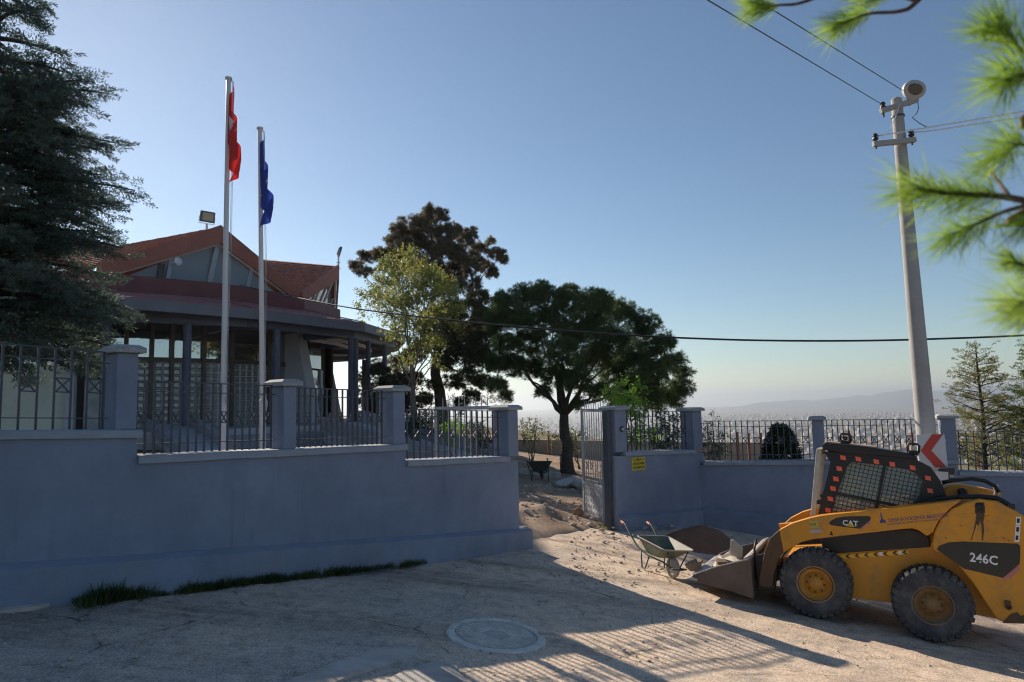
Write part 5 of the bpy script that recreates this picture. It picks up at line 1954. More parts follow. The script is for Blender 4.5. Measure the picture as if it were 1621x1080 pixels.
# ---- chassis
slab([(520, 640), (700, 628), (1195, 590), (1330, 600), (1390, 640), (1500, 925), (1380, 900), (1000, 850), (830, 828), (520, 800)], -0.315, -1.345, 'chassis', M_cat)
slab([(690, 556), (1090, 512), (1130, 520), (1185, 548), (1192, 596), (735, 626), (700, 606)], -0.30, -0.34, 'side_panel', M_blk)
# strip of amber tape with black arrows
a_, b_ = c1(772, 641, -0.30), c1(1092, 618, -0.30)
tp0 = MB().bar(a_, b_, 0.004, 0.048, (0, 0, 1)).build('warning_tape', M_amber, loader)
d_ = (b_ - a_); L_ = d_.length; d_.normalize(); u_ = Vector((0, 1, 0)).cross(d_)
if u_.z < 0: u_ = -u_
for k in range(7):
    c = a_ + d_ * (L_ * (0.10 + 0.135 * k)) + Vector((0, 0.0035, 0))
    w, h = 0.030, 0.022
    pts = [c, c + d_ * w + u_ * h, c + d_ * (w * 2) + u_ * h, c + d_ * w, c + d_ * (w * 2) - u_ * h, c + d_ * w - u_ * h]
    MB().add(pts, [(0, 1, 2, 3), (0, 3, 4, 5)]).build('arrow', M_blk, tp0)
for k in (3, 5):
    c = a_ + d_ * (L_ * (0.10 + 0.135 * k + 0.085)) + Vector((0, 0.003, 0))
    MB().add([c - u_ * 0.02, c + d_ * 0.035 - u_ * 0.02, c + d_ * 0.035 + u_ * 0.02, c + u_ * 0.02], [(0, 1, 2, 3)]).build('pale_patch', M_white, tp0)

# ---- rear towers and engine
tower = [(1200, 600), (1203, 560), (1213, 520), (1238, 470), (1288, 422), (1345, 395), (1420, 376), (1500, 387), (1565, 420), (1650, 470), (1700, 560), (1712, 700), (1700, 930), (1640, 948), (1540, 945), (1495, 925), (1445, 850), (1390, 765), (1330, 690), (1290, 645), (1250, 625), (1215, 615)]
slab(tower, -0.075, -0.36, 'rear_tower', M_cat, bevel=0.018)
tl = [c1(x, y, -0.075) for x, y in tower]
slab_l([(p.x, p.z) for p in tl], -1.30, -1.585, 'rear_tower', M_cat, bevel=0.018)
x_r = min(p.x for p in tl)
slab_l([(0.55, 0.62), (0.55, 1.12), (0.42, 1.30), (-0.25, 1.26), (x_r + 0.05, 1.02), (x_r + 0.02, 0.35), (0.0, 0.35)], -0.37, -1.29, 'engine_hood', M_cat, bevel=0.03)
# hood top details: bracket, filler cap
slab([(1255, 335), (1275, 312), (1330, 308), (1450, 330), (1520, 350), (1500, 395), (1270, 400)], -0.62, -0.90, 'hood_bracket', M_cat)
q = c1(1338, 345, -0.6)
MB().lathe([(0, 0.05), (0.05, 0.05), (0.07, 0.035)], q, (0, 1, 0), 16).build('filler_cap', M_blk, loader)
q = c1(1497, 340, -0.5)
MB().tube([q + Vector((0, -0.05, -0.05)), q, q + Vector((0.02, 0.02, 0.06))], 0.028, 10).build('coupling', M_worn, loader)
MB().tube([c1(1245, 300, -0.45), c1(1300, 290, -0.45), c1(1380, 282, -0.45), c1(1440, 292, -0.45), c1(1490, 318, -0.45), c1(1505, 345, -0.45)], 0.022, 8).build('hose', M_hose, loader, smooth=True)
MB().tube([c1(1140, 402, -0.33), c1(1215, 378, -0.3), c1(1320, 366, -0.25), c1(1420, 364, -0.2), c1(1500, 372, -0.15), c1(1545, 398, -0.13), c1(1565, 425, -0.13)], 0.026, 8).build('hose', M_hose, loader, smooth=True)
q = c1(1560, 408, -0.12)
MB().box(q, (0.07, 0.07, 0.06)).build('hose_clamp', M_blk, loader, bevel=0.01)
# pin and its oil stain
q = c1(1418, 412, -0.074)
MB().lathe([(0, 0.045), (0.012, 0.045), (0.02, 0.03), (0.012, 0.02)], q, (0, 1, 0), 18).build('pivot_pin', M_blk, loader)
M_oil = surf('oil and rust run', (0.075, 0.040, 0.012), 0.5, var=0.4, scale=30, bmp=0)
st = [(1400, 400), (1436, 400), (1440, 455), (1434, 480), (1438, 520), (1432, 566), (1428, 566), (1426, 500), (1420, 476), (1412, 500), (1404, 490), (1395, 520), (1380, 565), (1376, 566), (1390, 520), (1398, 480), (1402, 450)]
MB().add([c1(x, y, -0.0725) for x, y in st], [tuple(range(len(st)))]).build('oil_stain', M_oil, loader)
MB().add([c1(x, y, -0.0722) for x, y in ((1398, 392), (1438, 392), (1442, 440), (1396, 442))], [(0, 1, 2, 3)]).build('pin_plate', M_blk, loader)
# three slots near the rear edge
for x, y in ((1594, 475), (1591, 515), (1588, 553)):
    r_ = empty('vent'); r_['_local'] = 1; r_.parent = loader; r_.matrix_basis = Matrix.Identity(4)
    w, h = 10, 16
    MB().prism([c1(x + i * w * 1.25, y + j * h * 1.15, -0.074) for i, j in ((-0.8, -1), (1, -1), (0.8, 1), (-1, 1))], (0, 0.004, 0)).build('surround', M_white, r_)
    MB().prism([c1(x + i * w * 0.7, y + j * h * 0.65, -0.0695) for i, j in ((-0.8, -1), (1, -1), (0.8, 1), (-1, 1))], (0, 0.002, 0)).build('opening', M_blk, r_)
# towing eye and scraped rear corner
q = c1(1548, 868, -0.072)
MB().lathe([(0, 0.03), (0.03, 0.03), (0.03, 0.016), (0.005, 0.014)], q, (0, 1, 0), 16).build('tow_eye', M_catd, loader)
MB().box(c1(1545, 850, -0.06), (0.05, 0.03, 0.04)).build('bracket', M_catd, loader)
sc_ = [(1520, 942), (1560, 900), (1590, 892), (1605, 910), (1640, 900), (1660, 930), (1640, 946), (1540, 944)]
MB().add([c1(x, y, -0.0722) for x, y in sc_], [tuple(range(len(sc_)))]).build('scraped_patch', M_catd, loader)
r9 = random.Random(9)
for k in range(26):
    x, y = r9.uniform(1220, 1610), r9.choice([r9.uniform(430, 570), r9.uniform(740, 900)])
    if y > 740 and x < 1480: continue
    w, h = r9.uniform(2, 9), r9.uniform(1, 4)
    MB().add([c1(x + i * w, y + j * h + i * 2, -0.0724) for i, j in ((-1, -.3), (0.3, -1), (1, 0.2), (-.2, 1))], [(0, 1, 2, 3)]).build('scratch', M_oil, loader)

# ---- lift arms
arm = [(1335, 380), (1000, 417), (690, 452), (640, 463), (560, 487), (500, 518), (458, 556), (438, 600), (420, 680), (408, 740), (410, 775), (468, 782), (478, 720), (500, 645), (540, 602), (600, 574), (650, 561), (740, 549), (1060, 514), (1110, 510), (1140, 520), (1176, 546), (1205, 526), (1230, 475), (1280, 422)]
elbow = [(500, 518), (458, 556), (438, 600), (420, 680), (408, 740), (410, 775), (468, 782), (478, 720), (500, 645), (520, 622)]
beam = arm[:6] + [(520, 622)] + arm[15:]
slab(beam, -0.07, -0.25, 'lift_arm', M_cat, bevel=0.012)
slab(elbow, -0.07, -0.25, 'arm_elbow', M_catd, bevel=0.012)
al = [c1(x, y, -0.07) for x, y in arm]
slab_l([(p.x, p.z) for p in al], -1.41, -1.59, 'lift_arm', M_cat, bevel=0.012)
xs_f = c1(455, 640, -0.07)
MB().tube([(xs_f.x, -0.24, xs_f.z), (xs_f.x, -1.42, xs_f.z)], 0.07, 12).build('cross_tube', M_catd, loader)
q = c1(600, 505, -0.25)
slab_l([(q.x + 0.22, q.z - 0.10), (q.x + 0.26, q.z + 0.0), (q.x - 0.05, q.z + 0.07), (q.x - 0.10, q.z - 0.03)], -0.26, -0.36, 'arm_gusset', M_cat)
# tilt cylinders
for y in (-0.45, -1.2):
    p0, p1 = Vector((xs_f.x - 0.16, y, xs_f.z + 0.30)), Vector((xs_f.x + 0.08, y, xs_f.z - 0.18))
    MB().tube([p0, p0.lerp(p1, 0.6)], 0.04, 10).build('tilt_cylinder', M_blk, loader)
    MB().tube([p0.lerp(p1, 0.58), p1], 0.02, 8).build('piston_rod', M_worn, loader)

# ---- cab
cab = empty('cab'); cab['_local'] = 1; cab.parent = loader; cab.matrix_basis = Matrix.Identity(4)
YC, YF = -0.36, -1.30
outer = [(702, 158), (735, 205), (722, 270), (694, 375), (668, 384), (672, 398), (690, 400), (676, 455), (760, 452), (1150, 412), (1250, 392), (1262, 352), (1238, 292), (1192, 228), (1120, 192), (1000, 180), (800, 165)]
inner = [(832, 206), (960, 220), (1088, 242), (1138, 265), (1160, 302), (1150, 352), (1110, 402), (1105, 416), (800, 447), (742, 449), (748, 398), (790, 280), (808, 232)]


def ring(out, inn, y0, y1, name, mat, parent):
    """frame plate: outline with an opening, given thickness"""
    import bmesh
    from mathutils.geometry import tessellate_polygon
    A = [c1(x, y, YC) for x, y in out]; B = [c1(x, y, YC) for x, y in inn]
    A = [Vector((p.x, 0, p.z)) for p in A]; B = [Vector((p.x, 0, p.z)) for p in B]
    tri = tessellate_polygon([[Vector((p.x, p.z, 0)) for p in A], [Vector((p.x, p.z, 0)) for p in B]])
    al_ = A + B; n = len(al_)
    vs = [Vector((p.x, y0, p.z)) for p in al_] + [Vector((p.x, y1, p.z)) for p in al_]
    fs = [tuple(t) for t in tri] + [tuple(i + n for i in reversed(t)) for t in tri]
    for st_, m_ in ((0, len(A)), (len(A), len(B))):
        for i in range(m_):
            j = (i + 1) % m_
            fs.append((st_ + i, st_ + j, n + st_ + j, n + st_ + i))
    return MB().add(vs, fs).build(name, mat, parent)


ring(outer, inner, YC, YC - 0.05, 'side_frame', M_blk, cab)
ring(outer, inner, YF, YF + 0.05, 'side_frame', M_blk, cab)
co = [c1(x, y, YC) for x, y in outer]; ci = [c1(x, y, YC) for x, y in inner]


def inside(p, poly):
    c = False
    for i in range(len(poly)):
        a, b_ = poly[i], poly[i - 1]
        if (a.z > p[1]) != (b_.z > p[1]) and p[0] < (b_.x - a.x) * (p[1] - a.z) / (b_.z - a.z) + a.x:
            c = not c
    return c


def clip_seg(p, q, poly, n=160):
    """inside run of a segment"""
    ins = [inside((p[0] + (q[0] - p[0]) * i / n, p[1] + (q[1] - p[1]) * i / n), poly) for i in range(n + 1)]
    out = []; s_ = None
    for i, v in enumerate(ins + [False]):
        if v and s_ is None: s_ = i
        if not v and s_ is not None:
            if i - 1 > s_: out.append((s_ / n, (i - 1) / n))
            s_ = None
    return out


def guard(y, name):
    m = MB()
    x0, x1 = min(p.x for p in ci), max(p.x for p in ci); z0, z1 = min(p.z for p in ci), max(p.z for p in ci)
    step = 0.048
    k = -6
    while x0 + k * step < x1 + 0.4:
        p, q_ = (x0 + k * step, z0 - 0.02), (x0 + k * step - 0.12, z1 + 0.02)
        for s_, e_ in clip_seg(p, q_, ci):
            a = Vector((p[0] + (q_[0] - p[0]) * s_, y, p[1] + (q_[1] - p[1]) * s_)); b_ = Vector((p[0] + (q_[0] - p[0]) * e_, y, p[1] + (q_[1] - p[1]) * e_))
            m.bar(a, b_, 0.0075, 0.0075)
        k += 1
    k = -6
    while z0 + k * step < z1 + 0.3:
        p, q_ = (x0 - 0.02, z0 + k * step), (x1 + 0.02, z0 + k * step + 0.10)
        for s_, e_ in clip_seg(p, q_, ci):
            a = Vector((p[0] + (q_[0] - p[0]) * s_, y + 0.006, p[1] + (q_[1] - p[1]) * s_)); b_ = Vector((p[0] + (q_[0] - p[0]) * e_, y + 0.006, p[1] + (q_[1] - p[1]) * e_))
            m.bar(a, b_, 0.0075, 0.0075)
        k += 1
    o = m.build(name, M_blk, cab)
    o['kind'] = 'stuff'


guard(YC - 0.012, 'window_guard')
guard(YF + 0.012, 'window_guard')
# guard stays across the opening
a, b_ = c1(755, 350, YC), c1(1065, 412, YC)
MB().bar((a.x, YC - 0.004, a.z), (b_.x, YC - 0.004, b_.z), 0.02, 0.03).build('guard_stay', M_blk, cab)
a, b_ = c1(985, 225, YC), c1(940, 440, YC)
MB().bar((a.x, YC - 0.02, a.z), (b_.x, YC - 0.02, b_.z), 0.02, 0.03).build('guard_stay', M_blk, cab)
# panes
def pane_mat():
    m, nt, b = new_mat('dusty cab glass')
    b.inputs['Base Color'].default_value = (0.62, 0.70, 0.67, 1); b.inputs['Roughness'].default_value = 0.3
    t = N(nt, 'ShaderNodeBsdfTransparent'); t.inputs[0].default_value = (0.9, 0.95, 0.94, 1)
    mx = N(nt, 'ShaderNodeMixShader'); mx.inputs[0].default_value = 0.32
    nt.links.new(t.outputs[0], mx.inputs[1]); nt.links.new(b.outputs[0], mx.inputs[2])
    nt.links.new(mx.outputs[0], nt.nodes['Material Output'].inputs[0])
    return m


M_pane = pane_mat()
for y in (YC - 0.035, YF + 0.035):
    MB().prism([Vector((p.x, y, p.z)) for p in ci], (0, -0.005, 0)).build('window_pane', M_pane, cab)
# roof
rt = [c1(x, y, YC) for x, y in ((700, 150), (698, 128), (715, 119), (940, 142), (1085, 165), (1130, 182), (1118, 192), (1000, 179), (800, 164))]
MB().prism([Vector((p.x, YC + 0.03, p.z)) for p in rt], (0, YF - YC - 0.06, 0)).build('roof', M_blk, cab, bevel=0.01)
rl_ = [c1(x, y, YC) for x, y in ((700, 126), (716, 117), (950, 142), (945, 153))]  # orange roof top, with the sunlight on it put into the colour
MB().prism([Vector((p.x, YC - 0.02, p.z + 0.012)) for p in rl_], (0, YF - YC + 0.04, 0)).build('roof_lid', surf('sunlit orange roof lid', (0.42, 0.26, 0.16), 0.6), cab, bevel=0.01)
# front screen posts and rear window frame
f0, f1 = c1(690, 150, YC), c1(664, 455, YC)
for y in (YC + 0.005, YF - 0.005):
    MB().bar((f0.x + 0.02, y, f0.z), (f1.x + 0.02, y, f1.z), 0.05, 0.055, (1, 0, 0)).build('front_post', M_creamp, cab, bevel=0.008)  # cream tone carries the sunlit edge of the front frame
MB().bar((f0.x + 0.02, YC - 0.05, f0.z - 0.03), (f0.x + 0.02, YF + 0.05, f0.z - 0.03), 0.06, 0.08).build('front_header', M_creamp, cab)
MB().add([(f0.x + 0.01, YC - 0.04, f0.z - 0.06), (f0.x + 0.01, YF + 0.04, f0.z - 0.06), (f1.x + 0.01, YF + 0.04, f1.z), (f1.x + 0.01, YC - 0.04, f1.z)], [(0, 1, 2, 3)]).build('front_pane', M_pane, cab)
rw0, rw1 = c1(1236, 296, YC), c1(1255, 390, YC)
slab_l([(rw0.x, rw0.z), (rw1.x, rw1.z), (rw1.x - 0.02, rw1.z - 0.1), (rw0.x + 0.05, rw1.z - 0.1)], YC - 0.052, YF + 0.052, 'rear_panel', M_blk, cab)
# seat, controls
s0 = c1(960, 430, YC)
slab_l([(s0.x, s0.z - 0.22), (s0.x + 0.02, s0.z - 0.06), (s0.x - 0.38, s0.z - 0.02), (s0.x - 0.50, s0.z + 0.42), (s0.x - 0.60, s0.z + 0.42), (s0.x - 0.52, s0.z - 0.2)], -0.60, -1.05, 'seat', surf('grey seat cloth', (0.14, 0.14, 0.14), 0.9), cab, bevel=0.03)
for y in (-0.5, -1.15):
    MB().tube([(s0.x + 0.2, y, s0.z - 0.3), (s0.x + 0.18, y, s0.z + 0.05), (s0.x + 0.2, y, s0.z + 0.12)], [0.02, 0.015, 0.03], 8).build('control_lever', M_blk, cab)
# reflectors
for x, y in ((793, 187), (863, 193), (945, 205), (1018, 217), (1111, 233), (1181, 280), (1191, 338), (776, 237), (760, 284), (747, 328), (735, 375), (725, 427)):
    w = 12.5; h = 10
    MB().prism([c1(x + i * w + j * 1.5, y + j * h + i * 2, YC + 0.002) for i, j in ((-1, -1), (1, -1), (1, 1), (-1, 1))], (0, 0.003, 0)).build('reflector', M_red, cab)
# work lamps on the roof
for x, y in ((803, 118), (1114, 165)):
    q = c1(x, y, -0.42)
    lr = empty('work_lamp'); lr['_local'] = 1; lr.parent = cab; lr.matrix_basis = Matrix.Translation(q)
    MB().box((0, 0, 0.0), (0.11, 0.08, 0.055)).build('lamp_body', M_blk, lr, bevel=0.012)
    m = MB().tube([(-0.055, 0, 0.0), (-0.06, 0, 0.085), (-0.04, 0, 0.105), (0.045, 0, 0.105), (0.06, 0, 0.085), (0.055, 0, 0.0)], 0.013, 8)
    m.build('lamp_guard', M_blk, lr, smooth=True)
    MB().box((0, 0, -0.06), (0.07, 0.07, 0.05)).build('foot', M_blk, lr)
    MB().box((0.0, 0.0, 0.055), (0.05, 0.06, 0.045)).build('lens', M_blk if x < 1000 else M_creamp, lr)
q = c1(1033, 158, -0.55)
MB().box(q, (0.10, 0.07, 0.06)).build('beacon', surf('yellowed beacon', (0.52, 0.45, 0.28), 0.4), cab, bevel=0.014)


# ---- markings
def print_on(txt, px_l, px_r, y_face, mat, name, f, bold=True, parent=loader, squeeze=None, skew=0.0):
    """lettering between two points of the side face, running to the rear"""
    a, b_ = f(*px_l, y_face), f(*px_r, y_face)
    me = text_mesh(txt, 1.0, bold)
    xs = [v.co.x for v in me.vertices]; ys = [v.co.y for v in me.vertices]
    w = max(xs) - min(xs); cx, cy = (max(xs) + min(xs)) / 2, (max(ys) + min(ys)) / 2; h = max(ys) - min(ys)
    X = b_ - a; L = X.length; X = X / L
    Z = Vector((0, 1, 0)); Y = Z.cross(X)
    sx = L / w; sy = sx * (squeeze or 1.0)
    mid = (a + b_) / 2
    for v in me.vertices:
        x_, y_ = (v.co.x - cx) * sx, (v.co.y - cy) * sy
        v.co = mid + X * (x_ + skew * y_) + Y * y_
    return place(name, me, mat, parent)


def decal(pts, y, mat, name, f=c1):
    return MB().add([f(x, p, y) for x, p in pts], [tuple(range(len(pts)))]).build(name, mat, loader)


YA = -0.067
decal([(728, 487), (736, 476), (762, 462), (800, 456), (905, 454), (920, 458), (918, 472), (870, 512), (740, 496)], YA, M_decal, 'brand_decal')
decal([(868, 513), (917, 474), (919, 484), (880, 514)], YA + 0.001, M_pink, 'brand_slash')
print_on('CAT', (791, 483), (862, 489), YA + 0.0015, M_white, 'lettering', c1, True, squeeze=1.0)
decal([(805, 500), (827, 484), (848, 504)], YA + 0.002, surf('yellow triangle', (0.62, 0.45, 0.05), 0.5, bmp=0), 'brand_triangle')
decal([(1221, 606), (1232, 590), (1275, 574), (1340, 570), (1590, 580), (1603, 590), (1603, 640), (1600, 672), (1525, 737), (1345, 694)], -0.0718, M_decal, 'model_decal')
decal([(1522, 738), (1602, 676), (1603, 700), (1555, 741)], -0.0708, M_pink, 'model_slash')
print_on('246C', (1372, 640), (1500, 658), -0.0704, M_white, 'lettering', c1, True, squeeze=1.15)
# municipality mark: a blue tower and two lines of print
M_blue = flat('blue print', (0.035, 0.055, 0.22), 0.5)
decal([(916, 332), (936, 352), (952, 420), (985, 438), (998, 466), (914, 470), (918, 440), (934, 425)], YA, M_blue, 'city_mark', c8)
print_on('İZMİR BÜYÜKŞEHİR BELEDİYESİ', (1020, 440), (1790, 362), YA, M_blue, 'lettering', c8, False, squeeze=1.3)
print_on('MAKİNE İKMAL BAKIM VE ONARIM DAİRESİ', (1008, 486), (1700, 418), YA, M_blue, 'lettering', c8, False, squeeze=0.9)
# stickers on the front of the arm
decal([(4, 440), (118, 446), (130, 532), (8, 528)], YA, surf('yellow sticker', (0.50, 0.40, 0.08), 0.5, bmp=0), 'sticker', c8)
print_on('CAT', (12, 486), (104, 494), YA + 0.001, M_decal, 'lettering', c8, True)
decal([(20, 560), (150, 550), (178, 590), (24, 598)], YA, surf('grey sticker', (0.42, 0.42, 0.45), 0.5, bmp=0), 'sticker', c8)
decal([(282, 585), (292, 572), (318, 628), (272, 626)], YA, M_decal, 'sticker', c8)

# ---- bucket
bucket = empty('bucket'); bucket['_local'] = 1; bucket.parent = loader; bucket.matrix_basis = Matrix.Identity(4)
YB0, YB1 = 0.05, -1.71
side = [(100, 742), (132, 700), (400, 606), (800, 512), (832, 470), (872, 990), (560, 890), (215, 792)]
sp_ = [c3(x, y, YB0) for x, y in side]
for y0, y1 in ((YB0, YB0 - 0.018), (YB1, YB1 + 0.018)):
    MB().prism([Vector((p.x, y0, p.z)) for p in sp_], (0, y1 - y0, 0)).build('side_plate', M_steelb, bucket, bevel=0.004)
tip, lip, bk, bb2 = sp_[0], sp_[1], sp_[4], sp_[5]
bt1, bt2 = sp_[7], sp_[6]
inn0, inn1 = YB0 - 0.019, YB1 + 0.019


def bplate(poly, name, th=(0, 0, 0.016), mat=None, bev=0.0):
    """plate across the bucket: quad strip of (x,z) points swept over its width"""
    P = [Vector((x, inn0, z)) for x, z in poly]
    m = MB().prism(P, (0, inn1 - inn0, 0))
    return m.build(name, mat or M_steelb, bucket, bevel=bev)


e = 0.018
bplate([(tip.x, tip.z), (bt1.x, bt1.z), (bt2.x, bt2.z), (bb2.x + 0.03, bb2.z + 0.005), (bb2.x + 0.03, bb2.z + e + 0.01), (bt2.x, bt2.z + e), (bt1.x, bt1.z + e), (tip.x, tip.z + 0.01)], 'floor_plate')
bplate([(bb2.x, bb2.z), (bb2.x + 0.022, bb2.z + 0.03), (bk.x + 0.024, bk.z), (bk.x, bk.z + 0.005)], 'back_plate')
bplate([(bk.x - 0.01, bk.z - 0.03), (bk.x + 0.075, bk.z - 0.065), (bk.x + 0.085, bk.z - 0.04), (bk.x, bk.z + 0.01)], 'top_lip', mat=M_worn)
MB().prism([Vector((x, YB0 + 0.02, z)) for x, z in ((tip.x + 0.05, tip.z - 0.008), (tip.x - 0.09, tip.z - 0.012), (tip.x - 0.09, tip.z + 0.022), (tip.x, tip.z + 0.018))], (0, YB1 - YB0 - 0.04, 0)).build('cutting_edge', M_worn, bucket)
# coupler behind the bucket
slab_l([(bk.x - 0.03, bk.z - 0.06), (bk.x - 0.30, bk.z - 0.10), (bk.x - 0.34, bb2.z + 0.22), (bb2.x - 0.03, bb2.z + 0.10)], -0.28, -1.38, 'coupler', M_catd)
for y in (-0.20, -1.46):
    slab_l([(bk.x - 0.02, bk.z - 0.02), (bk.x - 0.16, bk.z + 0.03), (bk.x - 0.30, bk.z - 0.14), (bk.x - 0.28, bb2.z + 0.12), (bb2.x - 0.02, bb2.z + 0.05)], y - 0.04, y + 0.04, 'coupler_plate', M_blk)
MB().tube([c3(905, 260, -0.3), c3(880, 380, -0.25), c3(900, 520, -0.22), c3(960, 620, -0.2), c3(990, 700, -0.2)], 0.014, 8).build('hose', M_hose, loader, smooth=True)

for a, b_ in (((132, 700), (400, 606)), ((400, 606), (800, 512))):
    p, q = c3(*a, YB0 - 0.009), c3(*b_, YB0 - 0.009)
    MB().bar(p + Vector((0, 0, 0.006)), q + Vector((0, 0, 0.006)), 0.026, 0.012).build('worn_edge', M_worn, bucket)
    for_far = [Vector((v.x, YB1 + 0.009, v.z + 0.006)) for v in (p, q)]
    MB().bar(for_far[0], for_far[1], 0.026, 0.012).build('worn_edge', M_worn, bucket)

# ---- rubble in the bucket: broken paving slabs and lumps
M_pave = surf('broken pale paving', (0.55, 0.50, 0.42), 0.9, var=0.15, scale=6, dirt=(0.36, 0.29, 0.22), dirt_amt=0.5, dirt_scale=5, bmp=0.3)
M_lump = surf('earthy rubble', (0.30, 0.23, 0.16), 0.95, var=0.5, scale=8, dirt=(0.14, 0.10, 0.07), dirt_amt=0.6, dirt_scale=6, bmp=0.6, bscale=30)
w_ = lambda p: LM @ Vector(p)
fl = lambda x: max(bb2.z + (bt1.z - bb2.z) * (x - bb2.x) / (bt1.x - bb2.x), 0.0) + 0.02


def slab_thing(pts, th, label):
    over_ = max(p.x for p in pts) - (tip.x - 0.06)
    if over_ > 0:
        pts = [p - Vector((over_, 0, 0)) for p in pts]
    P = [w_(p) for p in pts]
    n_ = (P[1] - P[0]).cross(P[2] - P[0]).normalized()
    o = MB().prism(P, n_ * th).build('paving_slab', M_pave, None, bevel=0.006)
    tag(o, label, 'slab', 'broken slabs in the loader bucket')


s1 = [c3(x, y, -0.75) for x, y in ((585, 270), (622, 272), (735, 370), (728, 470), (715, 520), (582, 440))]
slab_thing(s1, 0.05, 'pale paving slab standing upright in the loader bucket')
s2 = [c3(435, 480, -0.85), c3(580, 435, -1.0), c3(720, 515, -0.7), c3(640, 535, -0.5), c3(490, 490, -0.6)]
slab_thing(s2, 0.05, 'pale paving slab lying flat at the back of the loader bucket')
s3 = [c3(190, 545, -0.9), c3(265, 412, -1.45), c3(320, 425, -1.5), c3(300, 470, -1.2), c3(220, 555, -0.85)]
slab_thing(s3, 0.05, 'pale slab leaning out over the front lip of the bucket')
rk = random.Random(21)
for i, (x, y, yy, r_, lab) in enumerate(((230, 560, -0.75, 0.11, 'dark earthy lump at the front of the bucket load'), (380, 470, -0.9, 0.12, 'tan stone lump in the middle of the bucket load'), (330, 550, -0.55, 0.10, 'grey stone lump in front of the tan one in the bucket'), (300, 480, -1.15, 0.11, 'brown lump at the far side of the bucket load'), (420, 540, -0.45, 0.10, 'grey lump against the near side plate of the bucket'), (270, 610, -0.4, 0.09, 'small dark lump near the bucket tip'))):
    q = c3(x, y, yy)
    q.x = min(q.x, tip.x - 0.30); q.z = min(max(q.z, fl(q.x) + 0.4 * r_), fl(q.x) + 0.22)
    o = rock('rubble_lump', w_(q), r_, M_lump if i % 2 == 0 else M_pave, seed=30 + i, sq=(1.2, 0.9, 0.8), rot=i)
    tag(o, lab, 'rubble', 'rubble in the loader bucket')
for i, lab in enumerate(('earth-brown lump low against the bucket back plate, near side', 'earth-brown lump low against the bucket back plate, far side', 'flat brown lump under the upright slab in the bucket', 'brown lump on the bucket floor behind the cutting edge')):
    q = Vector((bt2.x + (0.12, 0.10, 0.25, 0.55)[i], (-0.3, -1.4, -0.9, -0.6)[i], 0)); q.z = fl(q.x) + 0.05
    o = rock('rubble_lump', w_(q), 0.12, M_lump, seed=50 + i, sq=(1.2, 1, 0.7), rot=i)
    tag(o, lab, 'rubble', 'rubble in the loader bucket')

# ================================================================ WHEELBARROWS
M_green = surf('scuffed green tray', (0.10, 0.13, 0.095), 0.6, var=0.2, scale=5, dirt=(0.26, 0.24, 0.20), dirt_amt=0.7, dirt_scale=6, bmp=0.15)
M_grtube = surf('green tube paint', (0.035, 0.085, 0.075), 0.5, var=0.2, scale=8, dirt=(0.25, 0.24, 0.22), dirt_amt=0.4, dirt_scale=9)
M_grip = surf('orange rubber grip', (0.62, 0.24, 0.16), 0.6, var=0.1, bmp=0)
M_cement = surf('dried cement', (0.42, 0.38, 0.33), 0.95, var=0.2, scale=9, bmp=0.5)


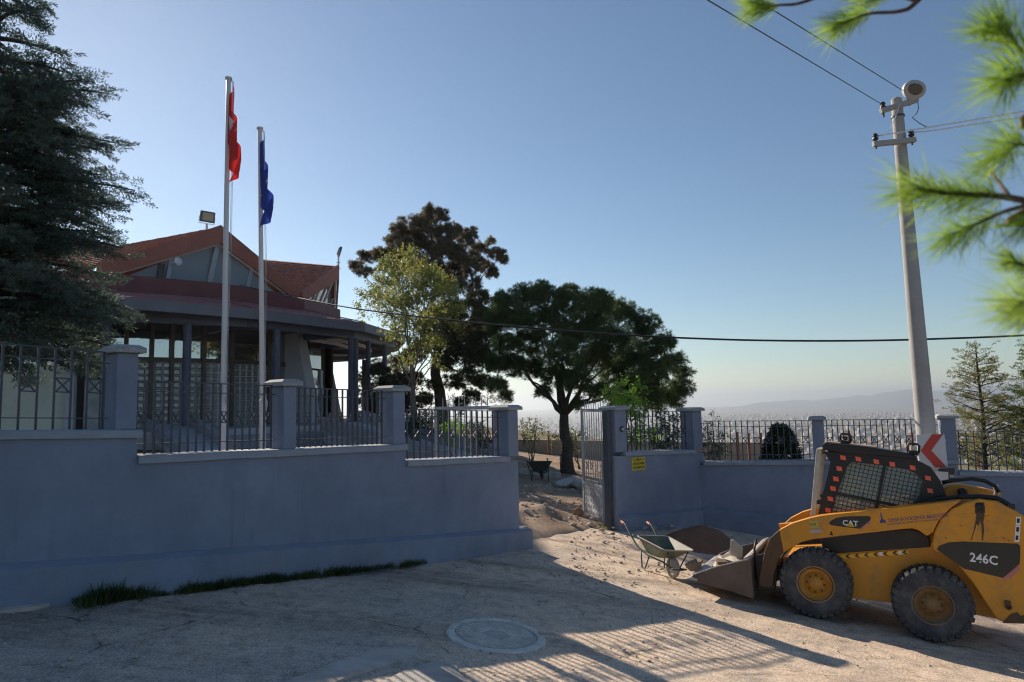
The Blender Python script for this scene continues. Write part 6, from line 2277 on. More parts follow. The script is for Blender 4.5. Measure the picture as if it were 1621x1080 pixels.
def wheelbarrow(M4, label, dark=False):
    """local: origin under the wheel, +x to the front, z up"""
    root = empty('wheelbarrow', label=label, cat='wheelbarrow', group='wheelbarrows', local=True, mat4=M4)
    tray_m = M_green if not dark else surf('dark green tray', (0.05, 0.065, 0.055), 0.7, var=0.2)
    # tray: flared pan
    rim = [(0.17, -0.30, 0.50), (0.17, 0.30, 0.50), (-0.72, 0.335, 0.56), (-0.72, -0.335, 0.56)]
    flo = [(-0.13, -0.19, 0.30), (-0.13, 0.19, 0.30), (-0.58, 0.20, 0.29), (-0.58, -0.20, 0.29)]
    th = 0.012
    m = MB()
    V = lambda p, d=0.0: Vector((p[0], p[1], p[2] + d))

    def rounded(q, n=5, rad=0.10):
        out = []
        for i in range(4):
            a, b, c = Vector(q[i - 1]), Vector(q[i]), Vector(q[(i + 1) % 4])
            u, v = (a - b).normalized() * rad, (c - b).normalized() * rad
            for k in range(n):
                t = k / (n - 1)
                out.append((b + u) * (1 - t) ** 2 + b * 2 * t * (1 - t) + (b + v) * t ** 2)
        return out
    ro, fo = rounded(rim, 5, 0.09), rounded(flo, 5, 0.10)
    k = len(ro)
    ctr = sum((Vector(p) for p in rim), Vector()) / 4
    ri = [p + (ctr - p).normalized() * th + Vector((0, 0, 0.002)) for p in ro]; fi = [p + Vector((0, 0, th)) for p in fo]
    vs = ro + fo + ri + fi
    fs = []
    for i in range(k):
        j = (i + 1) % k
        fs += [(i, j, k + j, k + i), (2 * k + i, 3 * k + i, 3 * k + j, 2 * k + j), (i, 2 * k + i, 2 * k + j, j)]
    fs += [tuple(range(k, 2 * k)), tuple(range(4 * k - 1, 3 * k - 1, -1))]
    tr = m.add(vs, fs).build('tray', tray_m, root)
    MB().tube([p for p in ro] + [ro[0]], 0.011, 6).build('rim_roll', M_cement if not dark else tray_m, tr)
    # frame tubes from the axle under the tray to the grips
    for s_ in (-1, 1):
        pts = [(0.02, 0.055 * s_, 0.17), (-0.10, 0.14 * s_, 0.24), (-0.45, 0.235 * s_, 0.275), (-0.74, 0.275 * s_, 0.36), (-1.0, 0.285 * s_, 0.52), (-1.20, 0.285 * s_, 0.66), (-1.30, 0.285 * s_, 0.68)]
        MB().tube(pts, 0.016, 8).build('handle', M_grtube, root, smooth=True)
        MB().tube([(-1.25, 0.285 * s_, 0.672), (-1.36, 0.285 * s_, 0.69)], [0.023, 0.021], 10).build('grip', M_grip, root)
        # legs
        MB().tube([(-0.42, 0.22 * s_, 0.27), (-0.50, 0.235 * s_, 0.03), (-0.54, 0.235 * s_, 0.012), (-0.60, 0.235 * s_, 0.03), (-0.66, 0.25 * s_, 0.31)], 0.014, 8).build('leg', M_grtube, root, smooth=True)
        # front struts to the tray
        MB().tube([(0.05, 0.10 * s_, 0.17), (0.12, 0.20 * s_, 0.46)], 0.012, 6).build('strut', M_grtube, root)
    MB().tube([(0.02, 0.055, 0.17), (0.20, 0.13, 0.19), (0.23, 0, 0.19), (0.20, -0.13, 0.19), (0.02, -0.055, 0.17)], 0.014, 8).build('nose_bar', M_grtube, root, smooth=True)
    wh = empty('wheel'); wh['_local'] = 1; wh.parent = root; wh.matrix_basis = Matrix.Translation((0, 0, 0.172))
    MB().lathe([(0.035, 0.10), (0.045, 0.13), (0.030, 0.165), (0, 0.172), (-0.030, 0.165), (-0.045, 0.13), (-0.035, 0.10)], (0, 0, 0), (0, 1, 0), 28, cap=False).build('tyre', M_cement if not dark else M_tyre, wh, smooth=True)
    MB().lathe([(0.028, 0.105), (0.022, 0.06), (0.03, 0.035), (0.03, 0.001)], (0, 0, 0), (0, 1, 0), 20, cap=False).build('rim', M_creamp, wh, smooth=True)
    MB().lathe([(-0.028, 0.105), (-0.022, 0.06), (-0.03, 0.035), (-0.03, 0.001)], (0, 0, 0), (0, 1, 0), 20, cap=False).build('rim', M_creamp, wh, smooth=True)
    MB().tube([(0, -0.075, 0), (0, 0.075, 0)], 0.01, 8).build('axle', M_worn, wh)
    return root


def stand_on(p, az, tilt_to_ground=True):
    """frame on the sloping ground with +x pointing to plan azimuth az (radians from +x)"""
    n_ = Vector((-GA, -GB, 1)).normalized()
    x = Vector((math.cos(az), math.sin(az), 0)); x = (x - n_ * x.dot(n_)).normalized(); y = n_.cross(x)
    return Matrix(((x.x, y.x, n_.x, p.x), (x.y, y.y, n_.y, p.y), (x.z, y.z, n_.z, p.z), (0, 0, 0, 1)))


w0 = on_ground(1064, 915.5)
wheelbarrow(stand_on(w0 + Vector((0, 0, 0.005)), math.atan2(-0.93, 0.36)) @ Matrix.Scale(0.80, 4), 'green wheelbarrow with orange grips in front of the loader bucket')
w1 = at_depth(858, 760, 20.0)
wheelbarrow(Matrix.Translation((w1.x, w1.y - 0.0, yz(w1.x, w1.y) + 0.01)) @ Matrix.Rotation(math.radians(82), 4, 'Z'), 'dark wheelbarrow standing in the yard beyond the gate', True)

# ================================================================ SAND HEAP
M_sand = surf('reddish sand', (0.235, 0.135, 0.09), 1.0, var=0.2, scale=8, dirt=(0.16, 0.09, 0.06), dirt_amt=0.5, dirt_scale=4, bmp=0.8, bscale=60, bdist=0.02, spec=0.1)
g = on_ground(1112, 864)
xs = np.linspace(-1.15, 1.15, 90); X, Y = np.meshgrid(xs, xs)
R_ = np.hypot(X, Y * 1.15)
Z = 0.44 * np.clip(1 - R_ / 0.80, 0, 1) ** 0.85
Z = Z * (1 + 0.25 * vnoise(X * 2.6 + 9, Y * 2.6, 61)) + 0.03 * vnoise(X * 9, Y * 9, 62) * (R_ < 1.0) - 0.03
Zw = site(X + g.x, Y + g.y) + Z
o = np_grid('sand_heap', X + g.x, Y + g.y, Zw, M_sand)
tag(o, 'reddish sand heap against the wall corner behind the wheelbarrow', 'sand')

# ================================================================ MANHOLE
mh = on_ground(785, 1010) + Vector((0, 0, -0.004))
n_ = _n0
root = empty('manhole', mh, 'round manhole cover in a concrete ring set in the road', 'manhole')
M_ring = surf('worn concrete ring', (0.68, 0.64, 0.58), 0.9, var=0.2, scale=6, dirt=(0.27, 0.24, 0.21), dirt_amt=0.5, dirt_scale=7, bmp=0.5, bscale=40)
M_cover = surf('pale dusty iron cover', (0.50, 0.47, 0.43), 0.7, 0.1, var=0.2, scale=9, dirt=(0.24, 0.20, 0.17), dirt_amt=0.5, dirt_scale=5)
rg = MB()
rr = random.Random(3)
nn_ = 60
x_ = Vector((1, 0, 0)); x_ = (x_ - n_ * x_.dot(n_)).normalized(); y_ = n_.cross(x_)
ring_r = [0.445 + rr.uniform(-0.006, 0.006) for _ in range(nn_)]
for k in (2, 3, 4): ring_r[k] = 0.405
vs = []
for h, f in ((-0.06, 1.01), (0.032, 1.0), (0.040, 0.97)):
    for i in range(nn_):
        t = 2 * math.pi * i / nn_
        vs.append(mh + (x_ * math.cos(t) + y_ * math.sin(t)) * ring_r[i] * f + n_ * h)
for h, r_ in ((0.040, 0.372), (0.0, 0.368)):
    for i in range(nn_):
        t = 2 * math.pi * i / nn_
        vs.append(mh + (x_ * math.cos(t) + y_ * math.sin(t)) * r_ + n_ * h)
fs = [(a * nn_ + i, a * nn_ + (i + 1) % nn_, (a + 1) * nn_ + (i + 1) % nn_, (a + 1) * nn_ + i) for a in range(4) for i in range(nn_)]
MB().add(vs, fs).build('concrete_ring', M_ring, root)
cv = MB().lathe([(0.0, 0.364), (0.034, 0.364), (0.034, 0.345), (0.026, 0.342), (0.026, 0.001)], mh, n_, 48).build('cover', M_cover, root)
M4 = Matrix((x_, y_, n_)).transposed()
ca, sa = math.cos(0.95), math.sin(0.95)
for k in range(-12, 13):
    o_ = k * 0.0265
    if abs(o_) > 0.325: continue
    half = math.sqrt(0.335 ** 2 - o_ ** 2)
    dirv = x_ * ca + y_ * sa; per = -x_ * sa + y_ * ca
    segs = [(-half, half)] if abs(k) > 4 else [(-half, -0.08), (0.08, half)]
    for s_, e_ in segs:
        MB().bar(mh + per * o_ + dirv * s_ + n_ * 0.0305, mh + per * o_ + dirv * e_ + n_ * 0.0305, 0.014, 0.010, n_).build('rib', M_ring, cv)
MB().lathe([(0.0265, 0.075), (0.033, 0.072), (0.033, 0.001)], mh, n_, 24).build('badge', M_cover, cv)

# worn concrete patches by the lower edge
M_patch = surf('old concrete patch', (0.50, 0.46, 0.41), 0.95, var=0.2, scale=4, dirt=(0.24, 0.21, 0.19), dirt_amt=0.5, dirt_scale=3, bmp=0.6, bscale=40, bdist=0.01)


def road_patch(pts, h):
    P = [on_ground(x, y) for x, y in pts]
    # break the straight edges
    Q = []
    rr = random.Random(len(pts))
    for i, p in enumerate(P):
        q = P[(i + 1) % len(P)]
        k = max(1, int((q - p).length / 0.16))
        for j in range(k):
            v = p.lerp(q, j / k)
            Q.append(v + Vector((rr.uniform(-.015, .015), rr.uniform(-.015, .015), 0)))
    o = MB().prism([v - Vector((0, 0, 0.05)) for v in Q], (0, 0, 0.05 + h)).build('road_patch', M_patch, None)
    tag(o, kind='structure')


road_patch([(420, 1100), (520, 1056), (600, 1030), (640, 1022), (662, 1030), (655, 1044), (560, 1072), (500, 1100)], 0.022)
road_patch([(560, 1110), (640, 1066), (690, 1050), (722, 1058), (740, 1084), (752, 1120)], 0.020)

road_patch([(-40, 962), (0, 956), (60, 951), (122, 943), (120, 949), (60, 963), (0, 970), (-40, 976)], 0.018)

# gravel and clods scattered over the road
M_grav = surf('loose stones', (0.44, 0.38, 0.32), 0.95, var=0.5, scale=5, bmp=0)
r = np.random.default_rng(71)


def gravel(name, n, lo, hi, region, label, mat, seed):
    r = np.random.default_rng(seed)
    import bmesh
    V, F = [], []
    b = bmesh.new(); bmesh.ops.create_icosphere(b, subdivisions=1, radius=1)
    bv = np.array([v.co[:] for v in b.verts]); bf = np.array([[v.index for v in f.verts] for f in b.faces]); b.free()
    for i in range(n):
        px, py = region(r)
        g = on_ground(px, py)
        s_ = lo * (hi / lo) ** (r.random() ** 2.5)
        v = bv * (1 + r.normal(size=(len(bv), 1)) * 0.16) * np.array([1, r.uniform(0.6, 1), r.uniform(0.4, 0.75)]) * s_
        a = r.uniform(0, 6.28); c, q = math.cos(a), math.sin(a)
        v = v @ np.array([[c, -q, 0], [q, c, 0], [0, 0, 1]])
        V.append(v + np.array([g.x, g.y, g.z + s_ * 0.25 + 0.004])); F.append(bf + i * len(bv))
    me = bpy.data.meshes.new(name); set_mesh(me, np.concatenate(V), np.concatenate(F))
    o = place(name, me, mat)
    tag(o, label, 'gravel', kind='stuff')


gravel('loose_gravel', 1100, 0.005, 0.022, lambda r: (r.uniform(0, 1621), 1085 - (r.random() ** 0.7) * 190), 'small stones scattered over the dusty road', M_grav, 72)
gravel('clods', 380, 0.008, 0.034, lambda r: (900 + abs(r.normal()) * 110, 835 + r.random() * 95 + 0), 'clods of soil spilled in front of the gate', M_grav, 73)

# ================================================================ YARD: kerb stones, low wall, posts
M_white_st = surf('whitewashed kerb stone', (0.52, 0.50, 0.46), 0.9, var=0.15, scale=6, dirt=(0.36, 0.31, 0.26), dirt_amt=0.5, dirt_scale=4, bmp=0.4)
row = [(822, 741), (838, 739), (856, 742), (876, 748), (888, 753)]
labs = ['whitewashed kerb stone nearest the left gate pillar in the yard', 'second whitewashed kerb stone from the left gate pillar', 'whitewashed kerb stone just behind the dark wheelbarrow', 'whitewashed kerb stone right of the dark wheelbarrow']
for i, lab in enumerate(labs):
    a, b_ = at_depth(*row[i], 21.0), at_depth(*row[i + 1], 21.0)
    a = Vector((a.x, a.y, yz(a.x, a.y) + 0.06)); b_ = Vector((b_.x, b_.y, yz(b_.x, b_.y) + 0.06))
    o = MB().bar(a, a.lerp(b_, 0.94), 0.16, 0.20).build('kerb_stone', M_white_st, None, bevel=0.02)
    tag(o, lab, 'kerb stone', 'kerb stones round the pine bed')
for i, (x, y, dpt, sx, lab) in enumerate(((904, 757, 19.0, 0.32, 'big white stone block in front of the pine trunk'), (893, 764, 18.6, 0.26, 'smaller white block leaning on the big one by the pine'), (918, 762, 18.8, 0.28, 'white block at the right gate leaf\'s free edge'), (940, 766, 18.9, 0.26, 'white block seen through the right gate leaf'), (958, 768, 18.9, 0.26, 'last white block behind the right gate leaf, by the hinge'))):
    q = at_depth(x, y, dpt)
    o = rock('stone_block', (q.x, q.y, yz(q.x, q.y) + 0.10), sx, M_white_st, seed=80 + i, sq=(1.1, 0.8, 0.62), rot=i * 0.7)
    tag(o, lab, 'stone', 'white stones round the pine bed')
# pale rubble strip across the yard
gravel_y = []
V, F = [], []
import bmesh as _bm
b = _bm.new(); _bm.ops.create_icosphere(b, subdivisions=1, radius=1)
bv = np.array([v.co[:] for v in b.verts]); bf = np.array([[v.index for v in f.verts] for f in b.faces]); b.free()
k = 0
for i in range(900):
    x = r.uniform(-2.0, 4.0); y = r.choice([17.6, 15.2, 13.4]) + r.normal() * 0.5
    s_ = 0.015 * (5 ** (r.random() ** 2))
    v = bv * (1 + r.normal(size=(len(bv), 1)) * 0.18) * np.array([1, 0.8, 0.6]) * s_
    V.append(v + np.array([x, y, yz(x, y) + s_ * 0.2])); F.append(bf + k * len(bv)); k += 1
me = bpy.data.meshes.new('yard_rubble'); set_mesh(me, np.concatenate(V), np.concatenate(F))
tag(place('yard_rubble', me, M_grav), 'broken soil and stones strewn over the yard inside the gate', 'rubble', kind='stuff')

# low beige wall at the far side of the yard
M_beige = surf('beige low wall', (0.40, 0.33, 0.25), 0.9, var=0.12, scale=2, dirt=(0.30, 0.25, 0.19), dirt_amt=0.4)
lwall = empty('low_wall', at_depth(880, 716, 30), 'low beige wall at the far side of the yard', 'wall')
a, b_ = at_depth(700, 700, 31.5), at_depth(1250, 735, 29.0)
for i in range(6):
    p, q = a.lerp(b_, i / 6), a.lerp(b_, (i + 1) / 6 - 0.002)
    zb = [yz(v.x, v.y) - 0.3 for v in (p, q)]
    top = [at_depth(px_of(v)[0], 696 + 5 * (px_of(v)[0] - 820) / 400, v.y).z for v in (p, q)]
    d = (q - p).to_2d().normalized(); nv = Vector((-d.y, d.x, 0)) * 0.22
    MB().hexa([(p.x, p.y, zb[0]), (q.x, q.y, zb[1]), (q.x + nv.x, q.y + nv.y, zb[1]), (p.x + nv.x, p.y + nv.y, zb[0])],
              [(p.x, p.y, top[0]), (q.x, q.y, top[1]), (q.x + nv.x, q.y + nv.y, top[1]), (p.x + nv.x, p.y + nv.y, top[0])]).build('wall_section', M_beige, lwall)
M_rust = surf('rusty post', (0.22, 0.10, 0.05), 0.9, var=0.3, scale=12)
posts = [(868, 683, 720, 29.8, 'rusty fence post on the low wall left of the pine trunk'), (1167, 685, 724, 27, 'leftmost of three rusty posts behind the right fence'), (1184.5, 686, 726, 27, 'middle of three rusty posts behind the right fence'), (1204, 686, 724, 27, 'rusty post touching the cypress, right of three'),
         (1343, 683, 712, 27, 'rusty post just left of the utility pole above the cab'), (1443, 686, 712, 26, 'rusty post seen at the utility pole\'s left edge'), (1545, 688, 738, 24, 'rusty post behind the rightmost fence panel, left of the spruce trunk')]
for x, y0, y1, dpt, lab in posts:
    p0, p1 = at_depth(x, y0, dpt), at_depth(x, y1, dpt)
    zb = min(p1.z, yz(p0.x, p0.y) if y1 < 725 else p1.z) - 0.5
    root = empty('fence_post', (p0.x, p0.y, zb), lab, 'post', 'rusty posts at the yard edge')
    MB().box((p0.x, p0.y, (p0.z + zb) / 2), (0.08, 0.08, p0.z - zb)).build('shaft', M_rust, root)
    MB().box((p0.x, p0.y, p0.z + 0.012), (0.10, 0.10, 0.02)).build('cap_plate', M_rust, root)

# ================================================================ FLAGPOLES AND FLAGS
M_polew = surf('white pole paint', (0.58, 0.58, 0.60), 0.35, var=0.06, scale=3, bmp=0)
M_rope = flat('rope', (0.42, 0.42, 0.40), 0.8)


def flagpole(pxb, pyb, pxt, pyt, depth, label):
    b, t = at_depth(pxb, pyb, depth), at_depth(pxt, pyt, depth + 0.05)
    zb = yz(b.x, b.y) - 0.1
    d = (t - b).normalized()
    base = b + d * ((zb - b.z) / d.z)
    root = empty('flagpole', base, label, 'flagpole', 'flagpoles in front of the hall')
    L = (t - base).length
    MB().tube([base, base + d * (L * 0.28), base + d * (L * 0.281), t], [0.050, 0.050, 0.042, 0.036], 16).build('pole', M_polew, root, auto=True)
    MB().lathe([(0, 0.055), (0.03, 0.055), (0.035, 0.042)], t - d * 0.01, d, 12).build('top_cap', M_polew, root)
    arm_ = t + Vector((0.075, -0.02, -0.06))
    MB().tube([t - d * 0.03, arm_], 0.012, 6).build('pulley_arm', M_trim, root)
    cl = base + d * (L * 0.28) + Vector((0.05, -0.04, 0))
    for q in (0, 1):
        MB().tube([arm_ + Vector((0.012 * q, 0, 0)), (arm_ + cl) / 2 + Vector((0.02 + 0.02 * q, 0, 0)), cl + Vector((0.012 * q, 0, 0))], 0.004, 5).build('halyard', M_rope, root)
    MB().box(cl, (0.03, 0.10, 0.22)).build('cleat', M_polew, root, bevel=0.008)
    MB().tube([cl + Vector((0.02, -0.02, 0.06)), cl + Vector((0.06, -0.03, -0.05)), cl + Vector((0.03, -0.03, -0.24)), cl + Vector((0.01, -0.02, -0.08))], 0.012, 6).build('rope_coil', M_rope, root)
    return t, d


def flag_mat(name, col, kind):
    m, nt, b = new_mat(name)
    uv = N(nt, 'ShaderNodeUVMap').outputs[0]
    sx = N(nt, 'ShaderNodeSeparateXYZ'); nt.links.new(uv, sx.inputs[0])

    def circ(cx, cy, rad, asp=1.5):
        a = N(nt, 'ShaderNodeMath', operation='SUBTRACT'); nt.links.new(sx.outputs[0], a.inputs[0]); a.inputs[1].default_value = cx
        a2 = N(nt, 'ShaderNodeMath', operation='MULTIPLY'); nt.links.new(a.outputs[0], a2.inputs[0]); a2.inputs[1].default_value = asp
        c = N(nt, 'ShaderNodeMath', operation='SUBTRACT'); nt.links.new(sx.outputs[1], c.inputs[0]); c.inputs[1].default_value = cy
        p = N(nt, 'ShaderNodeMath', operation='POWER'); nt.links.new(a2.outputs[0], p.inputs[0]); p.inputs[1].default_value = 2
        q = N(nt, 'ShaderNodeMath', operation='POWER'); nt.links.new(c.outputs[0], q.inputs[0]); q.inputs[1].default_value = 2
        s_ = N(nt, 'ShaderNodeMath', operation='ADD'); nt.links.new(p.outputs[0], s_.inputs[0]); nt.links.new(q.outputs[0], s_.inputs[1])
        lt = N(nt, 'ShaderNodeMath', operation='LESS_THAN'); nt.links.new(s_.outputs[0], lt.inputs[0]); lt.inputs[1].default_value = rad * rad
        return lt.outputs[0]
    if kind == 'crescent':
        A, B = circ(0.40, 0.5, 0.30), circ(0.50, 0.5, 0.22)
        k = N(nt, 'ShaderNodeMath', operation='SUBTRACT', use_clamp=True); nt.links.new(A, k.inputs[0]); nt.links.new(B, k.inputs[1])
        S = circ(0.66, 0.5, 0.12)
        mx = N(nt, 'ShaderNodeMath', operation='MAXIMUM'); nt.links.new(k.outputs[0], mx.inputs[0]); nt.links.new(S, mx.inputs[1])
    else:
        A, B = circ(0.45, 0.62, 0.05), circ(0.52, 0.40, 0.10)
        C = circ(0.54, 0.42, 0.075)
        k = N(nt, 'ShaderNodeMath', operation='SUBTRACT', use_clamp=True); nt.links.new(B, k.inputs[0]); nt.links.new(C, k.inputs[1])
        mx = N(nt, 'ShaderNodeMath', operation='MAXIMUM'); nt.links.new(k.outputs[0], mx.inputs[0]); nt.links.new(A, mx.inputs[1])
    c = mixc(nt, mx.outputs[0], col, (0.75, 0.75, 0.76))
    nt.links.new(c, b.inputs['Base Color']); b.inputs['Roughness'].default_value = 0.75
    t = N(nt, 'ShaderNodeBsdfTranslucent'); nt.links.new(c, t.inputs[0])
    ms = N(nt, 'ShaderNodeMixShader'); ms.inputs[0].default_value = 0.32
    nt.links.new(b.outputs[0], ms.inputs[1]); nt.links.new(t.outputs[0], ms.inputs[2])
    nt.links.new(ms.outputs[0], nt.nodes['Material Output'].inputs[0])
    return m


def flag(t, d, drop, width, hoist, mat, label, seed):
    """limp flag: hoist edge along the pole, the fly hanging in folds below its upper corner"""
    rr = random.Random(seed)
    nu, nv = 30, 44
    vs, uvs = [], []
    side = Vector((0.80, -0.60, 0)); out = Vector((0.60, 0.80, 0))
    o0 = t - d * 0.10 + Vector((0.055, -0.02, 0))
    for j in range(nv + 1):
        v = j / nv                       # 0 top .. 1 bottom of the hoist
        for i in range(nu + 1):
            u = i / nu                   # 0 hoist .. 1 fly
            fall = u * (drop - hoist * 0.55) * (1 - 0.35 * v)
            z = -(v * hoist + fall)
            fr = -z / drop
            env = width * (0.18 + 0.82 * min(1, fr * 1.5) ** 0.9) * (1.0 if fr < 0.78 else max(0.10, 1 - (fr - 0.78) * 3.4))
            x = env * (0.5 - 0.5 * math.cos(u * 2.6)) * 1.05
            y = 0.085 * math.sin(u * 13 + v * 2.2 + seed) * (0.25 + u) + 0.03 * math.sin(u * 29 + v * 3)
            vs.append(o0 + side * x + out * y + Vector((0, 0, z)) + (d - Vector((0, 0, 1))) * z)
            uvs.append((u, 1 - v))
    m = MB(); nn = nu + 1
    fs = [(j * nn + i, j * nn + i + 1, (j + 1) * nn + i + 1, (j + 1) * nn + i) for j in range(nv) for i in range(nu)]
    me = bpy.data.meshes.new('flag'); me.from_pydata([tuple(p) for p in vs], [], fs)
    ul = me.uv_layers.new(name='UVMap')
    idx = np.zeros(len(me.loops), np.int32); me.loops.foreach_get('vertex_index', idx)
    ul.data.foreach_set('uv', np.array(uvs, np.float32)[idx].ravel())
    me.polygons.foreach_set('use_smooth', [True] * len(me.polygons))
    o = place('flag', me, mat)
    tag(o, label, 'flag', 'flags hanging on the two poles')
    return o


t1, d1 = flagpole(352, 712, 362, 125, 10.6, 'taller white flagpole, left, carrying the red flag')
t2, d2 = flagpole(416, 712, 411.5, 204, 11.6, 'shorter white flagpole, right, carrying the blue flag')
flag(t1, d1, 1.62, 0.155, 0.95, flag_mat('red flag cloth', (0.55, 0.025, 0.024), 'crescent'), 'red flag with white crescent and star hanging limp on the left pole', 1)
flag(t2, d2, 1.72, 0.13, 0.95, flag_mat('blue flag cloth', (0.02, 0.055, 0.33), 'mark'), 'blue flag with white marks hanging limp on the right pole', 2)

# ================================================================ UTILITY POLE, LAMP, WIRES, ROAD SIGN
M_pole = surf('pale concrete pole', (0.38, 0.375, 0.375), 0.9, var=0.10, scale=3, dirt=(0.31, 0.29, 0.27), dirt_amt=0.5, dirt_scale=4, bmp=0.3, bscale=50)
DPO = 10.6
pt_, pb_ = at_depth(1419, 158, DPO), at_depth(1466.5, 690, DPO)
axis = (pt_ - pb_).normalized()
base = pb_ + axis * ((gz(pb_.x, pb_.y) - 0.3 - pb_.z) / axis.z)
root = empty('utility_pole', base, 'tall tapering concrete utility pole with two crossarms behind the loader', 'pole')
rt_, rb_ = 0.083, 0.140
rbase = rt_ + (rb_ - rt_) * (pt_ - base).length / (pt_ - pb_).length
MB().tube([base, pt_], [rbase, rt_], 10).build('shaft', M_pole, root, auto=True)
MB().lathe([(0, rt_ * 0.98), (0.02, rt_ * 0.8)], pt_, axis, 10).build('shaft_top', M_pole, root)


def crossarm(la, ra, lift, name):
    a, b_ = at_depth(*la, DPO - 0.13), at_depth(*ra, DPO - 0.13)
    o = MB().bar(a, b_, 0.075, 0.08, axis).build('crossarm', M_pole, root, bevel=0.008)
    mid = (a + b_) / 2
    return a, b_


ca1 = crossarm((1394, 176), (1452, 158), 0, 'upper')
ca2 = crossarm((1382, 228.5), (1449, 221.5), 0, 'lower')
M_porc = surf('dark insulator', (0.035, 0.025, 0.022), 0.3, bmp=0)
ins = []
for p, base_l in ((at_depth(1398, 172, DPO - 0.13), 0), (at_depth(1386, 222, DPO - 0.13), 0), (at_depth(1443, 216, DPO - 0.13), 0)):
    MB().lathe([(-0.14, 0.012), (-0.13, 0.012), (0, 0.016), (0.0, 0.035), (0.03, 0.048), (0.035, 0.03), (0.06, 0.028), (0.07, 0.042), (0.10, 0.03), (0.11, 0.01)], p, axis, 12).build('insulator', M_porc, root, smooth=True)
    ins.append(p + axis * 0.06)
for z in (0.28, 0.72):
    MB().lathe([(-0.012, rt_ + 0.012 + z * 0.015), (0.012, rt_ + 0.012 + z * 0.015)], pt_ - axis * z, axis, 14).build('strap', M_gatepost, root)
# street lamp head on the upper arm
lh = at_depth(1447, 143, DPO - 0.2)
lamp = empty('street_lamp', lh, 'oval street lamp head on the upper crossarm of the utility pole', 'street lamp')
M_lampg = surf('grey lamp housing', (0.42, 0.41, 0.40), 0.5, var=0.1)
fx = Vector((-0.12, -0.95, -0.30)).normalized()      # looks down the road towards the viewer
ux = Vector((0.30, 0, 1)); ux = (ux - fx * ux.dot(fx)).normalized(); sx_ = ux.cross(fx)


def oval(w, h, dy=0.0, n=28, off=0.0):
    out = []
    for i in range(n):
        t = 2 * math.pi * i / n
        yy = math.sin(t)
        ww = w * (1 - 0.18 * (1 - yy) * 0.5)
        out.append(lh + sx_ * (ww * math.cos(t)) + ux * (h * yy + dy) + fx * off)
    return out


lays = [oval(0.10, 0.08, 0.02, off=-0.14), oval(0.17, 0.135, 0.01, off=-0.10), oval(0.185, 0.15, 0, off=-0.02), oval(0.185, 0.15, 0, off=0.02), oval(0.165, 0.13, 0, off=0.035)]
m = MB(); k = 28
vs = [p for l in lays for p in l]
fs = [tuple(range(k))] + [(a * k + i, a * k + (i + 1) % k, (a + 1) * k + (i + 1) % k, (a + 1) * k + i) for a in range(len(lays) - 1) for i in range(k)] + [tuple(range(4 * k, 5 * k))]
m.add(vs, fs).build('housing', M_lampg, lamp, smooth=False, auto=True)
gl = oval(0.125, 0.085, 0.01, off=0.038); gl2 = oval(0.10, 0.065, 0.01, off=0.06)
m = MB().add(gl + gl2, [(i, (i + 1) % k, k + (i + 1) % k, k + i) for i in range(k)] + [tuple(range(k, 2 * k))])
m.build('lens', glass_mat('brown lamp glass', (0.10, 0.075, 0.055), 0.06, 0.2), lamp, smooth=False)
MB().tube([lh - ux * 0.13 - fx * 0.04, lh - ux * 0.22 - fx * 0.0], [0.045, 0.04], 12).build('neck', M_lampg, lamp)
MB().tube([at_depth(1453, 162, DPO - 0.2), at_depth(1454, 172, DPO - 0.2), at_depth(1451, 180, DPO - 0.2), at_depth(1444, 186, DPO - 0.2), at_depth(1455, 195, DPO - 0.1), at_depth(1470, 203, DPO - 0.1)], 0.006, 6).build('lead', M_hose, lamp)


def wire(pts, r_, mat, label, sag=0.0, name='overhead_wire'):
    P = []
    for i in range(len(pts) - 1):
        a, b_ = Vector(pts[i]), Vector(pts[i + 1])
        for j in range(12):
            t = j / 12
            P.append(a.lerp(b_, t) - Vector((0, 0, sag * 4 * t * (1 - t))))
    P.append(Vector(pts[-1]))
    o = MB().tube(P, r_, 6).build(name, mat, None, smooth=True)
    tag(o, label, 'wire', 'overhead wires at the utility pole')


M_wire = flat('dark wire', (0.05, 0.05, 0.055), 0.5)
M_alu = flat('bright aluminium wire', (0.95, 0.95, 0.95), 0.35, 1.0)
wire([ins[0], at_depth(1110, -6, 5.4), at_depth(700, -240, 3.4)], 0.006, M_wire, 'left of two dark wires slanting from the pole to the top edge')
wire([at_depth(1430, 144, DPO - 0.1), at_depth(1222, 15, 6.4), at_depth(900, -180, 4.0)], 0.006, M_wire, 'right of two dark wires slanting from the street lamp to the top edge')
wire([ins[1], at_depth(1625, 176, 9.6), at_depth(1900, 130, 8.5), at_depth(3200, -90, 6.5)], 0.010, M_alu, 'upper bright wire running right from the lower crossarm', 0.0)
wire([ins[2], at_depth(1470, 208, DPO - 0.3), at_depth(1625, 185, 9.9), at_depth(1900, 140, 9.0), at_depth(3200, -60, 7.0)], 0.010, M_alu, 'lower bright wire running right from the lower crossarm', 0.0)
wire([at_depth(1424, 164, DPO - 0.2), at_depth(1418, 185, DPO - 0.25), at_depth(1408, 205, DPO - 0.25), at_depth(1396, 218, DPO - 0.2)], 0.006, M_alu, 'short wire looped down the top of the pole')
cab_px = [(380, 452, 24.6), (440, 465, 22.0), (552, 487, 19.0), (700, 505.5, 16.6), (850, 520, 15.0), (1000, 531, 14.0), (1130, 537, 13.2), (1240, 539.5, 13.1), (1360, 539.5, 13.0), (1470, 537, 12.9), (1640, 530, 12.8), (1900, 512, 12.6), (2600, 455, 12.2), (3600, 350, 11.5)]
cp_ = [at_depth(*c) for c in cab_px]
pts = []
